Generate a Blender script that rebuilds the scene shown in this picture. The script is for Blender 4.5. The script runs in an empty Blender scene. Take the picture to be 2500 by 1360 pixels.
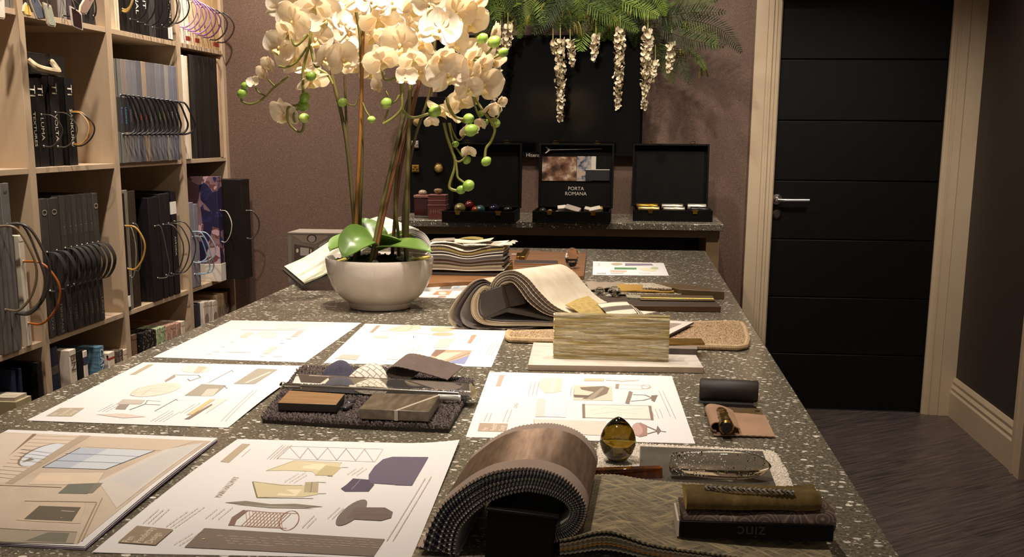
import bpy, math, random
import numpy as np
from mathutils import Vector, Matrix, Euler
random.seed(7)
C = bpy.context.scene.collection
SC = bpy.context.scene
pi = math.pi

# ---------------------------------------------------------------- camera
FPX, PCY = 2810.957, 920.82                 # focal length and optical centre, in pixels of the 2500 x 1360 frame
YAW, PITCH, ROLL, CAMZ = 0.0994266, 0.2085979, -0.0067022, 1.39815
def _rot():
    cy, sy, cp, sp, cr, sr = math.cos(YAW), math.sin(YAW), math.cos(PITCH), math.sin(PITCH), math.cos(ROLL), math.sin(ROLL)
    f = np.array([-sy*cp, cy*cp, -sp]); r = np.array([cy, sy, 0.]); d = np.cross(f, r)
    return cr*r + sr*d, -sr*r + cr*d, f
CR, CD, CF = _rot()
cam_data = bpy.data.cameras.new('camera')
cam = bpy.data.objects.new('camera', cam_data); C.objects.link(cam)
cam.matrix_world = Matrix(((CR[0], -CD[0], -CF[0], 0), (CR[1], -CD[1], -CF[1], 0), (CR[2], -CD[2], -CF[2], CAMZ), (0, 0, 0, 1)))
cam_data.sensor_width = 36; cam_data.lens = FPX/2500*36; cam_data.shift_y = (PCY-680)/2500
cam_data.clip_start = .05; cam_data.clip_end = 60
SC.camera = cam
def ray(x, y): return CR*(x-1250) + CD*(y-PCY) + CF*FPX
def on(x, y, z=1.0):                        # the place at height z seen at pixel (x, y)
    d = ray(x, y); t = (z-CAMZ)/d[2]; return Vector((d[0]*t, d[1]*t, z))
def onY(x, y, Y):
    d = ray(x, y); t = Y/d[1]; return Vector((d[0]*t, Y, CAMZ+d[2]*t))
def onX(x, y, X):
    d = ray(x, y); t = X/d[0]; return Vector((X, d[1]*t, CAMZ+d[2]*t))

# ---------------------------------------------------------------- world, lights, exposure
SC.view_settings.view_transform = 'Standard'; SC.view_settings.look = 'None'
SC.view_settings.exposure = 0.0; SC.view_settings.gamma = 1.0
SC.view_settings.use_curve_mapping = False
SC.cycles.max_bounces = 8; SC.cycles.transparent_max_bounces = 12
SC.cycles.sample_clamp_indirect = 4.0; SC.cycles.sample_clamp_direct = 0
SC.cycles.use_denoising = True
SC.cycles.caustics_reflective = False; SC.cycles.caustics_refractive = False
W = bpy.data.worlds.new('world'); SC.world = W; W.use_nodes = True
W.node_tree.nodes['Background'].inputs[0].default_value = (1.0, .88, .76, 1)
W.node_tree.nodes['Background'].inputs[1].default_value = .26
WARM = (1.0, .885, .765)
def spot(name, loc, target, power, angle=80, blend=.6, size=.03, col=WARM):
    l = bpy.data.lights.new(name, 'SPOT'); l.energy = power; l.color = col; l.spot_size = math.radians(angle)
    l.spot_blend = blend; l.shadow_soft_size = size
    o = bpy.data.objects.new(name, l); C.objects.link(o); o.location = loc
    o.rotation_euler = (Vector(target)-Vector(loc)).to_track_quat('-Z', 'Y').to_euler()
    return o
CEIL = 2.75
# island downlights
spot('island_downlight', (-.52, 1.75, CEIL-.03), (-.50, 1.80, 1), 84, 58, .8)
spot('island_downlight', (-.62, 2.45, CEIL-.03), (-.58, 2.35, 1), 92, 62, .8)
spot('island_downlight', (.25, 2.15, CEIL-.03), (.12, 2.1, 1), 66, 72, .8)
spot('island_downlight', (-.1, 3.3, CEIL-.03), (-.1, 3.25, 1), 80, 78, .8)
spot('island_downlight', (-.35, .70, CEIL-.03), (-.22, 1.15, 1), 60, 80, .8)
spot('orchid_downlight', (-.35, 2.15, CEIL-.03), (-.52, 2.95, 1.40), 270, 48, .8)
# shelf wall downlights
for _y in (2.9, 3.75, 4.6, 5.35):
    spot('shelf_downlight', (-1.70, _y, CEIL-.03), (-2.0, _y+.25, .9), 98, 100, .7)
# back wall
spot('wall_downlight', (.50, 5.40, CEIL-.03), (.46, 5.9, 1.2), 24, 85, .8)
spot('wall_downlight', (.05, 4.5, CEIL-.03), (.0, 5.75, 1.75), 62, 62, .8)
spot('wall_downlight', (-.35, 4.9, CEIL-.03), (-.5, 5.3, 1.0), 75, 135, .8, .05)
spot('wall_downlight', (-1.3, 5.0, CEIL-.03), (-1.2, 5.9, 1.1), 12, 85, .8)
spot('door_downlight', (1.1, 4.4, CEIL-.03), (1.15, 5.3, .3), 110, 95, .8)

# ---------------------------------------------------------------- materials
def lin(c):
    if isinstance(c, str):
        c = c.lstrip('#'); c = [int(c[i:i+2], 16)/255 for i in (0, 2, 4)]
    return tuple(((x/12.92) if x <= .04045 else ((x+.055)/1.055)**2.4) for x in c) + (1.0,)
MATS = {}
class N:
    def __init__(s, name):
        s.m = bpy.data.materials.new(name); s.m.use_nodes = True; s.t = s.m.node_tree; s.b = s.t.nodes['Principled BSDF']
        s.tc = None
    def node(s, typ, **kw):
        n = s.t.nodes.new(typ)
        for k, v in kw.items(): setattr(n, k, v)
        return n
    def link(s, a, b): s.t.links.new(a, b)
    def coord(s, scale=(1, 1, 1), rot=(0, 0, 0), kind='Object'):   # turned first, then stretched
        if s.tc is None: s.tc = s.node('ShaderNodeTexCoord')
        out = s.tc.outputs[kind]
        for k, v in (('Rotation', rot), ('Scale', scale)):
            if tuple(v) == ((0, 0, 0) if k == 'Rotation' else (1, 1, 1)): continue
            mp = s.node('ShaderNodeMapping'); mp.inputs[k].default_value = v; s.link(out, mp.inputs[0]); out = mp.outputs[0]
        return out
    def noise(s, scale, detail=3, vec=None, rough=.55):
        n = s.node('ShaderNodeTexNoise'); n.inputs['Scale'].default_value = scale; n.inputs['Detail'].default_value = detail
        n.inputs['Roughness'].default_value = rough
        s.link(vec if vec is not None else s.coord(), n.inputs['Vector']); return n.outputs[0]
    def ramp(s, fac, stops, interp='LINEAR'):
        r = s.node('ShaderNodeValToRGB'); r.color_ramp.interpolation = interp
        e = r.color_ramp.elements
        while len(e) < len(stops): e.new(.5)
        for i, (p, c) in enumerate(stops): e[i].position = p; e[i].color = lin(c)
        s.link(fac, r.inputs[0]); return r.outputs[0]
    def math(s, op, a, b=None):
        n = s.node('ShaderNodeMath', operation=op)
        for i, x in enumerate((a, b)):
            if x is None: continue
            if isinstance(x, (int, float)): n.inputs[i].default_value = x
            else: s.link(x, n.inputs[i])
        return n.outputs[0]
    def mix(s, fac, a, b):
        n = s.node('ShaderNodeMix', data_type='RGBA')
        for i, x in ((0, fac), (6, a), (7, b)):
            if isinstance(x, (int, float)): n.inputs[i].default_value = x
            elif isinstance(x, (str, tuple, list)): n.inputs[i].default_value = lin(x)
            else: s.link(x, n.inputs[i])
        return n.outputs[2]
    def bump(s, h, strength=.3, dist=.002):
        n = s.node('ShaderNodeBump'); n.inputs['Strength'].default_value = strength; n.inputs['Distance'].default_value = dist
        s.link(h, n.inputs['Height']); s.link(n.outputs[0], s.b.inputs['Normal']); return n
    def col(s, c): s.link(c, s.b.inputs['Base Color'])
    def set(s, **kw):
        for k, v in kw.items(): s.b.inputs[k.replace('_', ' ')].default_value = v
        return s
def mat(col, rough=.5, metal=0., noise=None, bump=None, spec=.5, trans=0., ior=1.45, sheen=0., coat=0., sss=0., key=None, stretch=(1, 1, 1)):
    """plain procedural material; noise=(scale, second colour), bump=(scale, strength)"""
    k = key or (str(col), rough, metal, str(noise), str(bump), spec, trans, ior, sheen, coat, sss, stretch)
    if k in MATS: return MATS[k]
    n = N('mat_%d' % len(MATS)); MATS[k] = n.m
    n.b.inputs['Base Color'].default_value = lin(col); n.b.inputs['Roughness'].default_value = rough
    n.b.inputs['Metallic'].default_value = metal; n.b.inputs['Specular IOR Level'].default_value = spec
    n.b.inputs['IOR'].default_value = ior
    if trans: n.b.inputs['Transmission Weight'].default_value = trans
    if sheen: n.b.inputs['Sheen Weight'].default_value = sheen; n.b.inputs['Sheen Roughness'].default_value = .4
    if coat: n.b.inputs['Coat Weight'].default_value = coat; n.b.inputs['Coat Roughness'].default_value = .08
    if sss:
        n.b.inputs['Subsurface Weight'].default_value = sss; n.b.inputs['Subsurface Radius'].default_value = (.02, .015, .01)
        n.b.inputs['Subsurface Scale'].default_value = .3
    if noise:
        f = n.noise(noise[0], 4, n.coord(stretch)); n.col(n.ramp(f, [(.35, col), (.65, noise[1])]))
    if bump:
        n.bump(n.noise(bump[0], 3, n.coord(stretch)), bump[1])
    return n.m
def fabric(col, col2=None, scale=900, key=None, sheen=.2, strength=.5):
    k = key or ('fab', str(col), str(col2), scale, sheen, strength)
    if k in MATS: return MATS[k]
    n = N('fabric_%d' % len(MATS)); MATS[k] = n.m
    w = n.noise(scale, 2); big = n.noise(scale*.06, 3)
    c2 = col2 or col
    n.col(n.ramp(n.math('ADD', n.math('MULTIPLY', w, .6), n.math('MULTIPLY', big, .4)), [(.36, col), (.62, c2)]))
    n.set(Roughness=.9, Sheen_Weight=sheen); n.b.inputs['Specular IOR Level'].default_value = .2
    n.bump(w, strength, .0015)
    return n.m
def wood(col, col2, scale=18, rot=(0, 0, 0), rough=.5, key=None, stretch=(1, .06, 1)):
    k = key or ('wood', str(col), str(col2), scale, rot, rough, stretch)
    if k in MATS: return MATS[k]
    n = N('wood_%d' % len(MATS)); MATS[k] = n.m
    f = n.noise(scale, 6, n.coord(stretch, rot)); n.col(n.ramp(f, [(.3, col), (.7, col2)])); n.set(Roughness=rough)
    n.bump(f, .12, .001); return n.m

# ---------------------------------------------------------------- mesh helpers (everything is modelled in world coordinates)
class G:
    def __init__(s): s.v = []; s.f = []; s.m = []
    def quad(s, a, b, c, d, m=0):
        i = len(s.v); s.v += [tuple(a), tuple(b), tuple(c), tuple(d)]; s.f.append((i, i+1, i+2, i+3)); s.m.append(m)
    def poly(s, pts, m=0):
        i = len(s.v); s.v += [tuple(p) for p in pts]; s.f.append(tuple(range(i, i+len(pts)))); s.m.append(m)
    def box(s, lo, hi, m=0, M=None):
        x0, y0, z0 = lo; x1, y1, z1 = hi
        p = [Vector(q) for q in ((x0, y0, z0), (x1, y0, z0), (x1, y1, z0), (x0, y1, z0), (x0, y0, z1), (x1, y0, z1), (x1, y1, z1), (x0, y1, z1))]
        if M is not None: p = [M @ q for q in p]
        s.hexa(p, m)
    def hexa(s, p, m=0):                     # 4 bottom corners, 4 top corners, counter-clockwise from above
        i = len(s.v); s.v += [tuple(q) for q in p]
        for f in ((3, 2, 1, 0), (4, 5, 6, 7), (0, 1, 5, 4), (1, 2, 6, 5), (2, 3, 7, 6), (3, 0, 4, 7)):
            s.f.append(tuple(i+k for k in f)); s.m.append(m)
    def slab(s, pts, z0, z1, m=0, mtop=None, mside=None):     # flat outline (counter-clockwise from above) raised from z0 to z1
        n = len(pts); i = len(s.v)
        s.v += [(p[0], p[1], z0) for p in pts] + [(p[0], p[1], z1) for p in pts]
        s.f.append(tuple(i+n-1-k for k in range(n))); s.m.append(m)
        s.f.append(tuple(i+n+k for k in range(n))); s.m.append(m if mtop is None else mtop)
        for k in range(n):
            a, b = k, (k+1) % n
            s.f.append((i+a, i+b, i+n+b, i+n+a)); s.m.append(m if mside is None else mside)
    def tube(s, path, r, m=0, n=8, closed=False, cap=True):
        P = [Vector(p) for p in path]; L = len(P); rr = r if isinstance(r, (list, tuple)) else [r]*L
        base = len(s.v); up = Vector((.13, .21, .97)); prev = None
        for i, p in enumerate(P):
            if closed: t = P[(i+1) % L]-P[i-1]
            else: t = P[min(i+1, L-1)]-P[max(i-1, 0)]
            if t.length < 1e-9: t = Vector((0, 0, 1))
            t.normalize()
            if prev is None:
                a = t.cross(up)
                if a.length < .05: a = t.cross(Vector((1, 0, 0)))
            else: a = prev - t*prev.dot(t)
            a.normalize(); prev = a; b = t.cross(a)
            for k in range(n):
                w = 2*pi*k/n; s.v.append(tuple(p + (a*math.cos(w)+b*math.sin(w))*rr[i]))
        for i in range(L if closed else L-1):
            j = (i+1) % L
            for k in range(n):
                s.f.append((base+i*n+k, base+i*n+(k+1) % n, base+j*n+(k+1) % n, base+j*n+k)); s.m.append(m)
        if cap and not closed:
            s.f.append(tuple(base+n-1-k for k in range(n))); s.m.append(m)
            s.f.append(tuple(base+(L-1)*n+k for k in range(n))); s.m.append(m)
    def lathe(s, prof, c, n=32, m=0, M=None):  # prof = [(radius, height)], around z through c, or any frame M
        c = Vector(c); base = len(s.v)
        for r, h in prof:
            for k in range(n):
                w = 2*pi*k/n; q = Vector((r*math.cos(w), r*math.sin(w), h))
                if M is not None: q = M @ q
                s.v.append(tuple(c+q))
        for i in range(len(prof)-1):
            for k in range(n):
                s.f.append((base+i*n+k, base+i*n+(k+1) % n, base+(i+1)*n+(k+1) % n, base+(i+1)*n+k)); s.m.append(m)
        if prof[0][0] > 1e-5: s.f.append(tuple(base+n-1-k for k in range(n))); s.m.append(m)
        if prof[-1][0] > 1e-5: s.f.append(tuple(base+(len(prof)-1)*n+k for k in range(n))); s.m.append(m)
    def grid(s, fn, nu, nv, m=0, thick=0.):   # fn(u, v) -> point, u and v from 0 to 1
        P = [[Vector(fn(i/nu, j/nv)) for j in range(nv+1)] for i in range(nu+1)]
        base = len(s.v)
        for row in P: s.v += [tuple(p) for p in row]
        mf = m if callable(m) else (lambda u, v: m)
        for i in range(nu):
            for j in range(nv):
                a = base+i*(nv+1)+j; s.f.append((a, a+nv+1, a+nv+2, a+1)); s.m.append(mf((i+.5)/nu, (j+.5)/nv))
        if thick:
            b2 = len(s.v)
            for i in range(nu+1):
                for j in range(nv+1):
                    du = P[min(i+1, nu)][j]-P[max(i-1, 0)][j]; dv = P[i][min(j+1, nv)]-P[i][max(j-1, 0)]
                    nn = du.cross(dv); nn = nn.normalized() if nn.length > 1e-12 else Vector((0, 0, 1))
                    s.v.append(tuple(P[i][j]-nn*thick))
            for i in range(nu):
                for j in range(nv):
                    a = b2+i*(nv+1)+j; s.f.append((a, a+1, a+nv+2, a+nv+1)); s.m.append(mf((i+.5)/nu, (j+.5)/nv))
            def side(idx, rev):
                for q in range(len(idx)-1):
                    i0, j0 = idx[q]; i1, j1 = idx[q+1]
                    a, b = base+i0*(nv+1)+j0, base+i1*(nv+1)+j1; c, d = b2+i1*(nv+1)+j1, b2+i0*(nv+1)+j0
                    s.f.append((a, b, c, d) if rev else (d, c, b, a)); s.m.append(mf(min(i0, nu-.5)/nu, min(j0, nv-.5)/nv))
            side([(i, 0) for i in range(nu+1)], False); side([(i, nv) for i in range(nu+1)], True)
            side([(0, j) for j in range(nv+1)], True); side([(nu, j) for j in range(nv+1)], False)
    def ball(s, c, r, m=0, n=12, M=None, k=8):  # r = (rx, ry, rz) or number
        rx, ry, rz = (r, r, r) if isinstance(r, (int, float)) else r
        pr = [(math.sin(pi*i/k), -math.cos(pi*i/k)) for i in range(k+1)]
        S = Matrix.Diagonal((rx, ry, rz)).to_3x3()
        if M is not None: S = M.to_3x3() @ S
        s.lathe([(max(a, 0.002 if 0 < i < k else 1e-6), b) for i, (a, b) in enumerate(pr)], c, n, m, S)
    def add(s, v, f, m=0, M=None):
        i = len(s.v)
        s.v += [tuple(M @ Vector(q)) if M is not None else tuple(q) for q in v]
        for q in f: s.f.append(tuple(i+k for k in q)); s.m.append(m)
def rootloc(p):
    l = Vector((0, 0, 0))
    while p is not None: l += p.location; p = p.parent
    return l
def obj(name, g, mats, parent=None, smooth=40, bevel=0., seg=2, sub=0):
    me = bpy.data.meshes.new(name)
    v = np.array(g.v, float)
    if parent is not None: o0 = np.array(rootloc(parent))
    else: o0 = np.array([(v[:, 0].min()+v[:, 0].max())/2, (v[:, 1].min()+v[:, 1].max())/2, v[:, 2].min()])
    me.from_pydata((v-o0).tolist(), [], g.f)
    if not isinstance(mats, (list, tuple)): mats = [mats]
    for m in mats: me.materials.append(m)
    me.polygons.foreach_set('material_index', g.m); me.update()
    if smooth:
        me.polygons.foreach_set('use_smooth', [True]*len(g.f)); me.set_sharp_from_angle(angle=math.radians(smooth))
    o = bpy.data.objects.new(name, me); C.objects.link(o)
    if parent is not None: o.parent = parent
    else: o.location = o0
    if bevel:
        b = o.modifiers.new('bevel', 'BEVEL'); b.width = bevel; b.segments = seg; b.limit_method = 'ANGLE'; b.angle_limit = math.radians(35)
        b.harden_normals = False
    if sub:
        b = o.modifiers.new('subsurf', 'SUBSURF'); b.levels = sub; b.render_levels = sub
    return o
def tag(o, label, cat, group=None):
    o['label'] = label; o['category'] = cat
    if group: o['group'] = group
    return o
def thing(name, loc, label, cat, group=None):
    o = bpy.data.objects.new(name, None); C.objects.link(o); o.location = loc; o.empty_display_size = .05
    return tag(o, label, cat, group)
def struct(name, g, mats, **kw):
    o = obj(name, g, mats, **kw); o['kind'] = 'structure'; return o
def text(s, size=1.0, extrude=0., align='CENTER', bold=0.):
    """letters as (vertices, faces), centred, in the xy plane"""
    cu = bpy.data.curves.new('t', 'FONT'); cu.body = s; cu.size = size; cu.align_x = align; cu.align_y = 'CENTER'; cu.extrude = extrude
    cu.resolution_u = 3; cu.offset = bold
    o = bpy.data.objects.new('t', cu); C.objects.link(o)
    dg = bpy.context.evaluated_depsgraph_get(); me = o.evaluated_get(dg).to_mesh()
    v = [tuple(q.co) for q in me.vertices]; f = [tuple(p.vertices) for p in me.polygons]
    o.evaluated_get(dg).to_mesh_clear(); bpy.data.objects.remove(o); bpy.data.curves.remove(cu)
    return v, f
def frame(o, x, y):                          # matrix whose x and y axes run along x and y
    x = Vector(x).normalized(); z = x.cross(Vector(y)).normalized(); y = z.cross(x); o = Vector(o)
    return Matrix(((x[0], y[0], z[0], o[0]), (x[1], y[1], z[1], o[1]), (x[2], y[2], z[2], o[2]), (0, 0, 0, 1)))
def bez(pts, n=16):                          # smooth path through points (Catmull-Rom)
    P = [Vector(p) for p in pts]; P = [P[0]*2-P[1]]+P+[P[-1]*2-P[-2]]; out = []
    for i in range(1, len(P)-2):
        a, b, c, d = P[i-1:i+3]
        for k in range(n):
            t = k/n; out.append(.5*((2*b)+(c-a)*t+(2*a-5*b+4*c-d)*t*t+(3*b-a-3*c+d)*t**3))
    out.append(P[-2]); return out
# ================================================================ the room
YW, XR, XL = 5.95, 1.675, -2.45
n = N('glitter_wallpaper'); f1 = n.noise(420, 2); f2 = n.noise(3, 3)
n.col(n.mix(n.math('MULTIPLY', f2, .35), n.ramp(f1, [(.36, '#45342b'), (.50, '#644c3f'), (.64, '#836756'), (.74, '#b59c85')]), '#57433a'))
n.set(Roughness=.55); n.bump(f1, .5, .002); WALLP = n.m
n = N('dark_paint'); n.col(n.ramp(n.noise(260, 2), [(.35, '#2b211d'), (.65, '#3b2e28')])); n.set(Roughness=.6); DARKW = n.m
n = N('dark_plank_floor'); cv = n.coord((1, 1, 1), (0, 0, math.radians(-38)))
br = n.node('ShaderNodeTexBrick'); n.link(cv, br.inputs['Vector']); br.offset = .37; br.squash = 1
for k, v in (('Scale', 1), ('Mortar Size', .0022), ('Mortar Smooth', .1), ('Brick Width', 1.25), ('Row Height', .19), ('Bias', 0)): br.inputs[k].default_value = v
br.inputs['Color1'].default_value = lin('#42393a'); br.inputs['Color2'].default_value = lin('#332c2c'); br.inputs['Mortar'].default_value = lin('#554b48')
gr = n.noise(9, 6, n.coord((.5, 9, 1), (0, 0, math.radians(-38))))
n.col(n.mix(n.ramp(gr, [(.38, '#000000'), (.66, '#ffffff')]), br.outputs[0], '#62544e')); n.set(Roughness=.38); FLOOR = n.m
TRIM = mat('#c9b497', .45, noise=(6, '#c3ad90'))
CEILM = mat('#d8cbb8', .8)

g = G(); g.quad((XL, -1.2, 0), (XR+.6, -1.2, 0), (XR+.6, YW+.2, 0), (XL, YW+.2, 0)); struct('floor', g, FLOOR)
g = G(); g.quad((XL, -1.2, CEIL), (XL, YW, CEIL), (XR+.6, YW, CEIL), (XR+.6, -1.2, CEIL)); struct('ceiling', g, CEILM)
# back wall with the doorway left open
DX0, DX1, DZ = .715, 1.525, 2.06
g = G()
g.box((XL, YW, 0), (DX0, YW+.12, CEIL)); g.box((DX1, YW, 0), (XR+.6, YW+.12, CEIL)); g.box((DX0, YW, DZ), (DX1, YW+.12, CEIL))
struct('wall_back', g, WALLP, smooth=0)
g = G(); g.box((XL-.1, -1.2, 0), (XL, YW+.12, CEIL)); struct('wall_left', g, DARKW, smooth=0)
g = G(); g.box((XR, 1.0, 0), (XR+.1, YW, CEIL)); struct('wall_right', g, DARKW, smooth=0)
# casings: profile across the width (u, depth)
def casing(name, x0, x1, z1, flip=False, y=YW, steps=None):
    prof = steps or [(0, 0), (0, .028), (.45, .028), (.47, .022), (.56, .022), (.58, .026), (.66, .026), (.70, .018), (.80, .018), (.83, .014), (.95, .012), (1, .004), (1, 0)]
    g = G(); w = x1-x0; pts = []
    for u, d in prof:
        u = 1-u if flip else u
        pts.append((x0+u*w, y-d))
    if flip: pts = pts[::-1]
    g.slab(pts, 0, z1); return struct(name, g, TRIM, smooth=20)
casing('trim_1', DX0-.125, DX0+.004, DZ-.0045)
g = G()
for zz0, zz1, dd in ((0, .048, .026), (.048, .062, .022), (.062, .078, .018), (.078, .104, .028)): g.box((DX0-.125, YW-dd, DZ+zz0-.004), (DX1+.074, YW, DZ+zz1-.004))
struct('trim_5', g, TRIM, smooth=0)
casing('trim_2', DX1-.004, DX1+.074, DZ-.0045, True)
g = G(); g.slab([(DX1+.074, YW), (DX1+.074, YW-.02), (DX1+.078, YW-.034), (XR, YW-.034), (XR, YW)], 0, CEIL); struct('trim_3', g, TRIM, smooth=20)
# door: black, seven wide boards parted by shallow grooves
BLK = mat('#080605', .45, noise=(30, '#0a0807'), spec=.3)
d = G(); d.box((DX0+.002, YW+.03, .006), (DX1-.002, YW+.07, DZ))
dr = struct('door_1', d, BLK, smooth=0)
for i in range(7):
    g = G(); zz = .006+(DZ-.006)*i/7; z2 = .006+(DZ-.006)*(i+1)/7-.006
    g.box((DX0+.004, YW+.016, zz), (DX1-.004, YW+.03, z2)); obj('door_board', g, BLK, dr, bevel=.002)
CHROME = mat('#c9c4bc', .18, 1.)
hp = onY(1892, 487, YW)
g = G(); g.lathe([(.001, 0), (.026, .001), (.026, .008), (.012, .012), (.011, .045), (.001, .046)], (hp[0]+.01, YW+.016, hp[2]), 24, 0, Matrix(((1, 0, 0), (0, 0, -1), (0, 1, 0))))
g.tube(bez([(hp[0]+.01, YW-.028, hp[2]), (hp[0]+.05, YW-.030, hp[2]-.002), (hp[0]+.165, YW-.03, hp[2]-.001)], 6), .0085, 0, 12)
obj('door_handle', g, CHROME, dr)
g = G(); g.lathe([(.001, 0), (.024, .001), (.024, .007), (.015, .009), (.015, .005), (.001, .005)], (hp[0]+.015, YW+.016, hp[2]-.075), 24, 0, Matrix(((1, 0, 0), (0, 0, -1), (0, 1, 0))))
obj('keyhole_plate', g, mat('#6a625a', .25, 1.), dr)
# skirting along the right wall and the casing of a second door nearer the camera
bp = [(0, 0), (.024, 0), (.024, .125), (.018, .135), (.020, .15), (.012, .165), (.014, .18), (.006, .2), (0, .2)]
g = G(); y0 = 4.93; i = 0
pts0 = [Vector((XR-a, y0, z)) for a, z in bp]; pts1 = [Vector((XR-a, YW-.034, z)) for a, z in bp]
for a in range(len(bp)-1): g.quad(pts0[a], pts1[a], pts1[a+1], pts0[a+1])
g.poly(pts0[::-1]); struct('baseboard_right', g, TRIM, smooth=25)
g = G(); w = y0-.13
g.slab([(XR, w), (XR-.030, w), (XR-.034, w+.05), (XR-.026, w+.055), (XR-.026, w+.08), (XR-.032, w+.085), (XR-.030, y0-.005), (XR-.01, y0), (XR, y0)][::-1], 0, 2.15); struct('trim_4', g, TRIM, smooth=20)

# ================================================================ quartz worktops
n = N('quartz_worktop')
def flecks(scale, lo, stretch, seedoff):
    cvec = n.coord(stretch, (0, 0, seedoff)); v = n.node('ShaderNodeTexVoronoi'); v.inputs['Scale'].default_value = scale; n.link(cvec, v.inputs['Vector'])
    wob = n.noise(scale*2.3, 2); sep = n.node('ShaderNodeSeparateColor'); n.link(v.outputs['Color'], sep.inputs[0])
    size = n.math('MULTIPLY', n.math('POWER', sep.outputs[0], 3.0), lo)
    dd = n.math('ADD', v.outputs['Distance'], n.math('MULTIPLY', n.math('SUBTRACT', wob, .5), .35))
    return n.math('LESS_THAN', dd, size), sep
m1, s1 = flecks(125, .54, (.8, 1.15, 1), .2); m2, s2 = flecks(270, .44, (.8, 1.1, 1), .9)
base = n.ramp(n.noise(210, 4), [(.30, '#3a352b'), (.46, '#615a4c'), (.60, '#78705f'), (.74, '#908672')])
base = n.mix(n.math('MULTIPLY', n.noise(14, 3), .35), base, '#6b6456')
c = n.mix(m2, base, n.mix(s2.outputs[1], '#9d9280', '#e4d9c6')); c = n.mix(m1, c, n.mix(s1.outputs[1], '#b8ac98', '#fff8ec')); n.col(c)  # palest fleck colours also paint in the glints of mirror chips
n.set(Roughness=.2); n.b.inputs['Specular IOR Level'].default_value = .4
QUARTZ = n.m
DKGAP = mat('#181310', .8)
CABP = mat('#8d7458', .55, noise=(5, '#86704f'))
# island
isl = thing('island_counter', (-.31, 2.3, 0), 'long island counter with speckled grey quartz worktop covered in samples', 'counter')
g = G(); g.box((-.887, .55, .96), (.270, 4.09, 1.0)); obj('worktop', g, QUARTZ, isl, bevel=.002)
g = G(); g.box((-.86, .60, .02), (.243, 4.06, .96)); obj('cabinet_body', g, CABP, isl, bevel=.002)
g = G(); g.box((-.83, .63, 0), (.213, 4.03, .02)); obj('plinth', g, DKGAP, isl)
# desk under the screen
cr = onY(1767, 546, 5.33)[0]; cl = onY(955, 546, 5.33)[0]
dsk = thing('wall_counter', ((cl+cr)/2, 5.6, 0), 'narrow wall counter with quartz top and open dark knee space under the television', 'counter')
g = G(); g.box((cl, 5.33, .97), (cr, YW, 1.0)); obj('worktop', g, QUARTZ, dsk, bevel=.002)
g = G(); g.box((cl+.01, 5.36, .935), (cr-.014, 5.38, .97)); obj('front_rail', g, CABP, dsk, bevel=.001)
g = G(); g.box((cr-.074, 5.36, 0), (cr-.014, YW, .935)); obj('end_panel', g, CABP, dsk, bevel=.001)
g = G(); g.box((cl+.01, 5.36, 0), (cl+.07, YW, .935)); obj('end_panel', g, CABP, dsk, bevel=.001)
g = G(); g.box((cl+.07, 5.90, 0), (cr-.074, YW, .97)); obj('back_panel', g, mat('#171210', .7), dsk)
# ================================================================ shelving along the left wall
XS, SD = -2.085, .35
SHELF = wood('#b29a7e', '#bfa78b', 14, (0, 0, 0), .5, stretch=(1, .05, 1))
UPR = wood('#b29a7e', '#bfa78b', 14, (0, 0, 0), .5, stretch=(1, 1, .05))
UY = [3.20, 3.89, 4.575, 5.30, 5.905]        # near faces of the uprights, each .045 wide
SZ = [.10, .655, 1.268, 1.80, 2.38]          # shelf tops
ut = thing('shelving_unit', (XS-SD/2, 4.6, 0), 'beige wooden shelving unit with square bays full of sample books along the left wall', 'shelving')
for y in UY:
    g = G(); g.box((XS-SD, y, 0), (XS, y+.045, 2.6)); obj('upright', g, UPR, ut, bevel=.001)
for a, b in zip(UY[:-1], UY[1:]):
    for z in SZ:
        g = G(); g.box((XS-SD, a+.0455, z-.02), (XS-.004, b-.0005, z)); obj('shelf', g, SHELF, ut, bevel=.001)
g = G(); g.box((XS-SD-.008, UY[0], 0), (XS-SD, UY[-1]+.045, 2.6)); obj('back_panel', g, SHELF, ut)
# ================================================================ books, binders and boxes on the shelves
ORD = ['first', 'second', 'third', 'fourth', 'fifth', 'sixth', 'seventh', 'eighth', 'ninth', 'tenth', 'eleventh', 'twelfth', 'thirteenth', 'fourteenth']
RIV = mat('#d8d0c4', .2, 1.)
PAGE = mat('#cbbfa9', .8, noise=(500, '#a99d88'), stretch=(.05, 1, .05))
BLACKBK = mat('#15120f', .5, noise=(8, '#1b1714'))
def loop(o, kind, y, xf, zt, zb, b, dy, col, sag=.1, r=.0032, name='handle'):
    h = zt-zb; g = G()
    P = bez([(xf-.004, y, zt), (xf+.55*b, y+.3*dy, zt-.03*h), (xf+.93*b, y+.75*dy, zt-(.28+sag)*h), (xf+b, y+dy, zt-(.52+sag)*h), (xf+.8*b, y+.85*dy, zt-(.80+sag*.6)*h), (xf+.4*b, y+.4*dy, zb-.01*h), (xf-.004, y, zb)], 6)
    if kind == 'cord':
        g.tube(P, r, 0, 7)
    else:                                    # flat strap, its width along the shelf
        w = r; n = len(P)-1
        def fn(u, v):
            p = P[int(round(u*n))]; return p + Vector((0, (v-.5)*w, 0))
        g.grid(fn, n, 2, 0, .0016)
    obj(name, g, mat(col, .4 if kind == 'cord' else .55, .0, noise=(700, col)), o)
    for z in (zt, zb):
        g = G(); g.ball((xf+.0005, y, z), (.004, .0045, .0045), 0, 8, None, 6); obj('rivet', g, RIV, o)
LASTY = {}
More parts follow.
